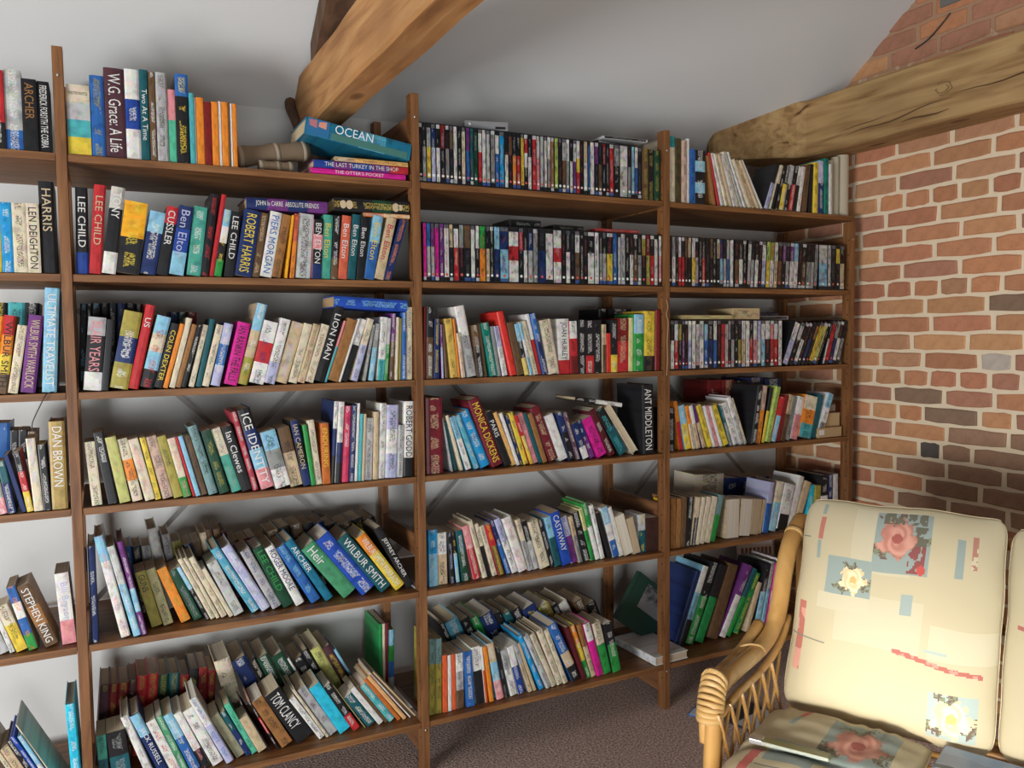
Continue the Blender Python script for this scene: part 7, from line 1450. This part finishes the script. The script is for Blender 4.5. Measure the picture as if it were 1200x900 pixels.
# cushions: grid meshes whose cotton print is coloured point by point
BASE = np.array([.50, .425, .27]); PALE = np.array([.55, .485, .33]); BLU = np.array([.27, .32, .29])
def nz(x, y, s): return mnoise.noise(Vector((x*s, y*s, 3.3)))
def rose(x, y, cx, cy, r, kind, c):
    dx, dy = (x-cx)/r, (y-cy)/r; d = math.hypot(dx, dy); a = math.atan2(dy, dx)
    edge = 1+.13*math.sin(5*a+1)+.08*math.sin(9*a+2)+.25*nz(x, y, 60)
    if d < edge*.78:
        sw = math.sin(d*13+a*1.0+2.2*math.sin(a*2+d*4)); k = .5+.5*sw
        if kind == 'pink': lo, hi, core = np.array([.40, .14, .10]), np.array([.60, .30, .22]), np.array([.34, .09, .07])
        else: lo, hi, core = np.array([.66, .47, .22]), np.array([.80, .70, .45]), np.array([.70, .42, .14])
        c = lo*(1-k)*.75+hi*(1-(1-k)*.75)
        if d < .22: c = core
        if d > edge*.70: c = c*(.82 if kind == 'pink' else .93)
    elif d < edge*1.08 and math.sin(3*a+.6)+.8*nz(x, y, 45) > .25:
        c = np.array([.15, .10, .075]) if nz(x+3, y, 90) < .05 else np.array([.20, .22, .13])
    return c
def pr_back(u, v, var):
    """u across 0..1 from the left, v down from the top 0..1"""
    c = BASE.copy()
    R = lambda a, b, e, f: a < u < b and e < v < f
    if var == 0:
        if R(.24, .66, .40, .62) or R(.28, .58, .02, .3): c = PALE*.97
        if R(.70, 1, .48, .62): c = PALE
        if R(.395, .66, .025, .285): c = BLU.copy()
        if R(.165, .40, .245, .415): c = BLU*1.02
        if R(.13, .395, .415, .49): c = PALE
        if R(.395, .66, .025, .285):
            c2 = rose(u, v*1.15, .50, .155, .115, 'pink', c); c = c2
            if c2 is not None and R(.56, .64, .08, .28) and nz(u, v, 30) > -.15 and math.hypot(u-.50, v*1.15-.155) > .09: c = np.array([.24, .07, .06]) if v > .16 else np.array([.13, .12, .08])
            if R(.43, .63, .025, .07) and nz(u, v, 50) > -.1: c = np.array([.14, .13, .09])
            if math.hypot((u-.625), (v-.262)) < .022: c = np.array([.5, .08, .06])
        if R(.165, .40, .245, .415): c = rose(u, v*1.15, .305, .395, .085, 'cream', c)
        if R(.555, .605, .37, .46): c = BLU*1.1
        if R(.79, .83, .10, .27): c = BLU*.98
        if R(.865, .885, .085, .225): c = np.array([.40, .18, .13]) if (nz(u, v, 60) > -.05 or v < .12) else PALE
        if R(.10, .125, .07, .17): c = np.array([.46, .16, .11])
        if R(.10, .12, .02, .06) or R(.10, .118, .18, .27): c = BLU
        if R(.268, .273, .065, .285) : c = np.array([.17, .15, .12])
        if R(.0, .055, .165, .172): c = BLU*.6
        if abs(v-(.615+(u-.53)*.13)) < .010 and .53 < u < .94: c = np.array([.40, .12, .09]) if nz(u, v, 40) > -.22 else np.array([.6, .25, .2])
        if R(.68, .79, .585, .598): c = BLU*1.3
        if R(.035, .075, .48, .80): c = np.array([.45, .15, .11]) if nz(u, v, 22) > -.12 else np.array([.62, .3, .22])
        if R(.0, .20, .642, .647): c = np.array([.20, .19, .15])
        if R(.71, .93, .755, .945): c = rose(u, v*1.15, .82, .985, .112, 'cream', BLU*1.3)
    else:
        if R(.10, .42, .22, .40): c = rose(u, v*1.15, .23, .34, .075, 'cream', BLU)
        if abs(v-(.42+(u-.1)*.1)) < .009 and .05 < u < .5: c = np.array([.40, .12, .09])
        if R(.12, .15, .72, .90): c = np.array([.5, .1, .09]) if nz(u, v, 30) > -.1 else PALE
        if R(.3, .9, .5, .62): c = PALE
        if R(.45, .8, .68, .9): c = rose(u, v*1.15, .62, .92, .1, 'pink', BLU)
    return c
def pr_seat(u, v, var):
    """u from the left, v from the back 0 to the front 1"""
    c = BASE.copy(); R = lambda a, b, e, f: a < u < b and e < v < f
    if R(.22, .50, .50, .72): c = BLU.copy()
    if R(.46, .86, .12, .62): c = rose(u, v, .66, .36, .19, 'pink', BLU)
    if abs(u-(.30-.25*v)) < .018 and .02 < v < .30: c = np.array([.5, .12, .09]) if v < .18 else BLU
    if abs(u-(.17-.10*(v-.6))) < .03 and v > .60: c = np.array([.50, .12, .10])
    if R(.50, .9, .70, .95): c = PALE
    if abs(v-.78) < .006 and .2 < u < .6: c = np.array([.2, .18, .14])
    return c
def cushion(name, shape, printer, var, label, nu=152, nv=168, group=None, pucker=0):
    """shape(u, v, side) gives a point of the front (+1) or rear (-1) skin"""
    vs, fs, cc = [], [], []; cache = [[None]*nv for _ in range(nu)]
    for i in range(nu):
        for j in range(nv): cache[i][j] = printer((i+.5)/nu, (j+.5)/nv, var)
    idx = {}
    for side in (1, -1):
        for i in range(nu+1):
            for j in range(nv+1):
                e = i in (0, nu) or j in (0, nv)
                if side == -1 and e: idx[(side, i, j)] = idx[(1, i, j)]; continue
                if side == -1 and (i % 4 or j % 4): continue
                idx[(side, i, j)] = len(vs); vs.append(tuple(shape(i/nu, j/nv, 0 if e else side)))
    for i in range(nu):
        for j in range(nv):
            fs.append(tuple(idx[(1, *q)] for q in ((i, j), (i, j+1), (i+1, j+1), (i+1, j)))); cc.append(tuple(cache[i][j]))
    for i in range(0, nu, 4):
        for j in range(0, nv, 4):
            rim = [(i, j), (i+4, j), (i+4, j+4), (i, j+4)]
            loop = []
            for q in range(4):
                a, b = rim[q], rim[(q+1) % 4]
                on = (a[0] == b[0] and a[0] in (0, nu)) or (a[1] == b[1] and a[1] in (0, nv))
                st = 4 if on else 1
                for k in range(st): loop.append(idx[(-1, a[0]+(b[0]-a[0])*k//4, a[1]+(b[1]-a[1])*k//4)])
            fs.append(tuple(loop)); cc.append(tuple(BASE))
    me = mesh(name, vs, fs, cols=cc, smooth=True)
    root = thing(name, label, 'cushion', group=group)
    link('cover', me, M['fabric'], root)
    # corded seam round the edge
    rim = [(i, 0) for i in range(0, nu, 3)]+[(nu, j) for j in range(0, nv, 3)]+[(i, nv) for i in range(nu, 0, -3)]+[(0, j) for j in range(nv, 0, -3)]+[(0, 0)]
    pts = [vs[idx[(1, *q)]] for q in rim]
    link('seam_piping', tube('seam_piping', pts, .0016, 5, caps=False), simple('piping_cotton', (.56, .47, .29), .9), root)
    return root
def back_shape(s0, s1, t0, zb, zt, lean, th, seed):
    def f(u, v, side):
        z = zt-(zt-zb)*v; puff = (max(0, (1-abs(2*u-1)**4))*max(0, 1-abs(2*v-1)**5))**.6
        w = .006*mnoise.noise(Vector((u*3, v*3, seed)))+.002*mnoise.noise(Vector((u*11, v*5, seed)))
        e = .007*mnoise.noise(Vector((u*4, v*4, seed+5)))
        t = t0-lean*(1-v)**1.15+side*(th*puff)+w
        rz = -.02*max(0, (.06-v)/.06)
        rnd_ = .018*(abs(2*u-1)**20)*(abs(2*v-1)**20)
        ins = rnd_*(1 if u < .5 else -1)
        return S(s0+(s1-s0)*u+ins+e, t, z+e-.010*(1-2*v)*abs(2*u-1)**14)
    return f
cg = 'floral back cushions on the cane sofa'
cushion('back_cushion', back_shape(-.012, .515, -.045, .375, .945, .235, .055, 1), pr_back, 0, 'cream back cushion with a large pink rose, nearest the curved armrest', group=cg)
cushion('back_cushion', back_shape(.525, 1.06, -.045, .375, .925, .235, .055, 4), pr_back, 1, 'cream back cushion at the right edge, right of the pink rose one', 100, 112, group=cg)
def seat_shape(s0, s1, t0, t1, zt, th, seed):
    def f(u, v, side):
        puff = (max(0, 1-abs(2*u-1)**4)*max(0, 1-abs(2*v-1)**5))**.5
        fold = .010*math.exp(-((v-.60)/.035)**2)*(1 if seed == 2 else 0)
        pk = .005*math.sin(u*38+3*math.sin(u*9))*math.exp(-v*5)*puff+.004*mnoise.noise(Vector((u*6, v*9, seed)))
        z = zt-th+side*th*puff+(pk if side > 0 else 0)-fold*side
        return S(s0+(s1-s0)*u+.004*mnoise.noise(Vector((v*5, seed, u))), t0+(t1-t0)*v, z)
    return f
sg_ = 'floral seat cushions on the cane sofa'
cushion('seat_cushion', seat_shape(-.020, .385, .012, .52, .432, .052, 2), pr_seat, 0, 'wrinkled cream seat cushion with a pink rose beside the curved armrest', group=sg_)
cushion('seat_cushion', seat_shape(.52, 1.06, .012, .50, .418, .048, 3), pr_seat, 0, 'seat cushion right of the blue landscape magazine', 40, 40, group=sg_)
# magazine with the blue landscape between the seat cushions
mz = thing('magazine', 'blue landscape magazine lying on the sofa seat right of the wrinkled cushion', 'magazine')
R3 = Matrix((A, -Nn, Vector((0, 0, 1)))).transposed().to_4x4()
mz.matrix_world = Matrix.Translation(S(.395, .30, .405)) @ R3 @ Matrix.Rotation(math.radians(-4), 4, 'Z')
mz.matrix_world = mz.matrix_world
link('pages', boxes('pages', [(0, .21, 0, .29, -.008, .0)]), simple('magazine_pages', (.62, .62, .6), .5), mz)
strips = [(0, .07, (.04, .10, .28)), (.07, .13, (.07, .18, .42)), (.13, .16, (.18, .30, .52)), (.16, .18, (.05, .07, .11)), (.18, .245, (.17, .22, .34)), (.245, .29, (.21, .28, .44))]
vs, fs, cc = [], [], []
for a, b, c in strips:
    k = len(vs); n = 7
    for i in range(n+1):
        wv = .006*math.sin(i*1.3)
        vs += [(.21*i/n, a+(wv if 0 < a else 0), .0008+a*.001), (.21*i/n, b+(wv if b < .29 else 0), .0008+a*.001)]
    for i in range(n): fs.append((k+2*i, k+2*i+2, k+2*i+3, k+2*i+1)); cc.append(c)
link('cover', mesh('cover', vs, fs, cols=cc, inks=[(0, 0, 0, 0)]*len(fs), uvs=[[(0, 0)]*4]*len(fs)), M['gloss'], mz)
# thin case in the fold of the seat cushion
tc_ = thing('slim_case', 'thin olive and silver case lying in the fold of the seat cushion', 'case')
tc_.matrix_world = Matrix.Translation(S(.02, .327, .431)) @ R3 @ Matrix.Rotation(math.radians(4), 4, 'Z')
link('shell', boxes('shell', [(0, .19, 0, .030, 0, .009)], .0015), simple('olive_case', (.20, .19, .08), .3), tc_)
link('end_cap', boxes('end_cap', [(-.001, .03, -.001, .031, -.001, .010)], .001), simple('silver_cap', (.55, .55, .55), .25, .7), tc_)
link('edge', boxes('edge', [(.03, .188, -.0012, -.0002, .0015, .0075)]), simple('pale_edge', (.28, .30, .26), .3), tc_)
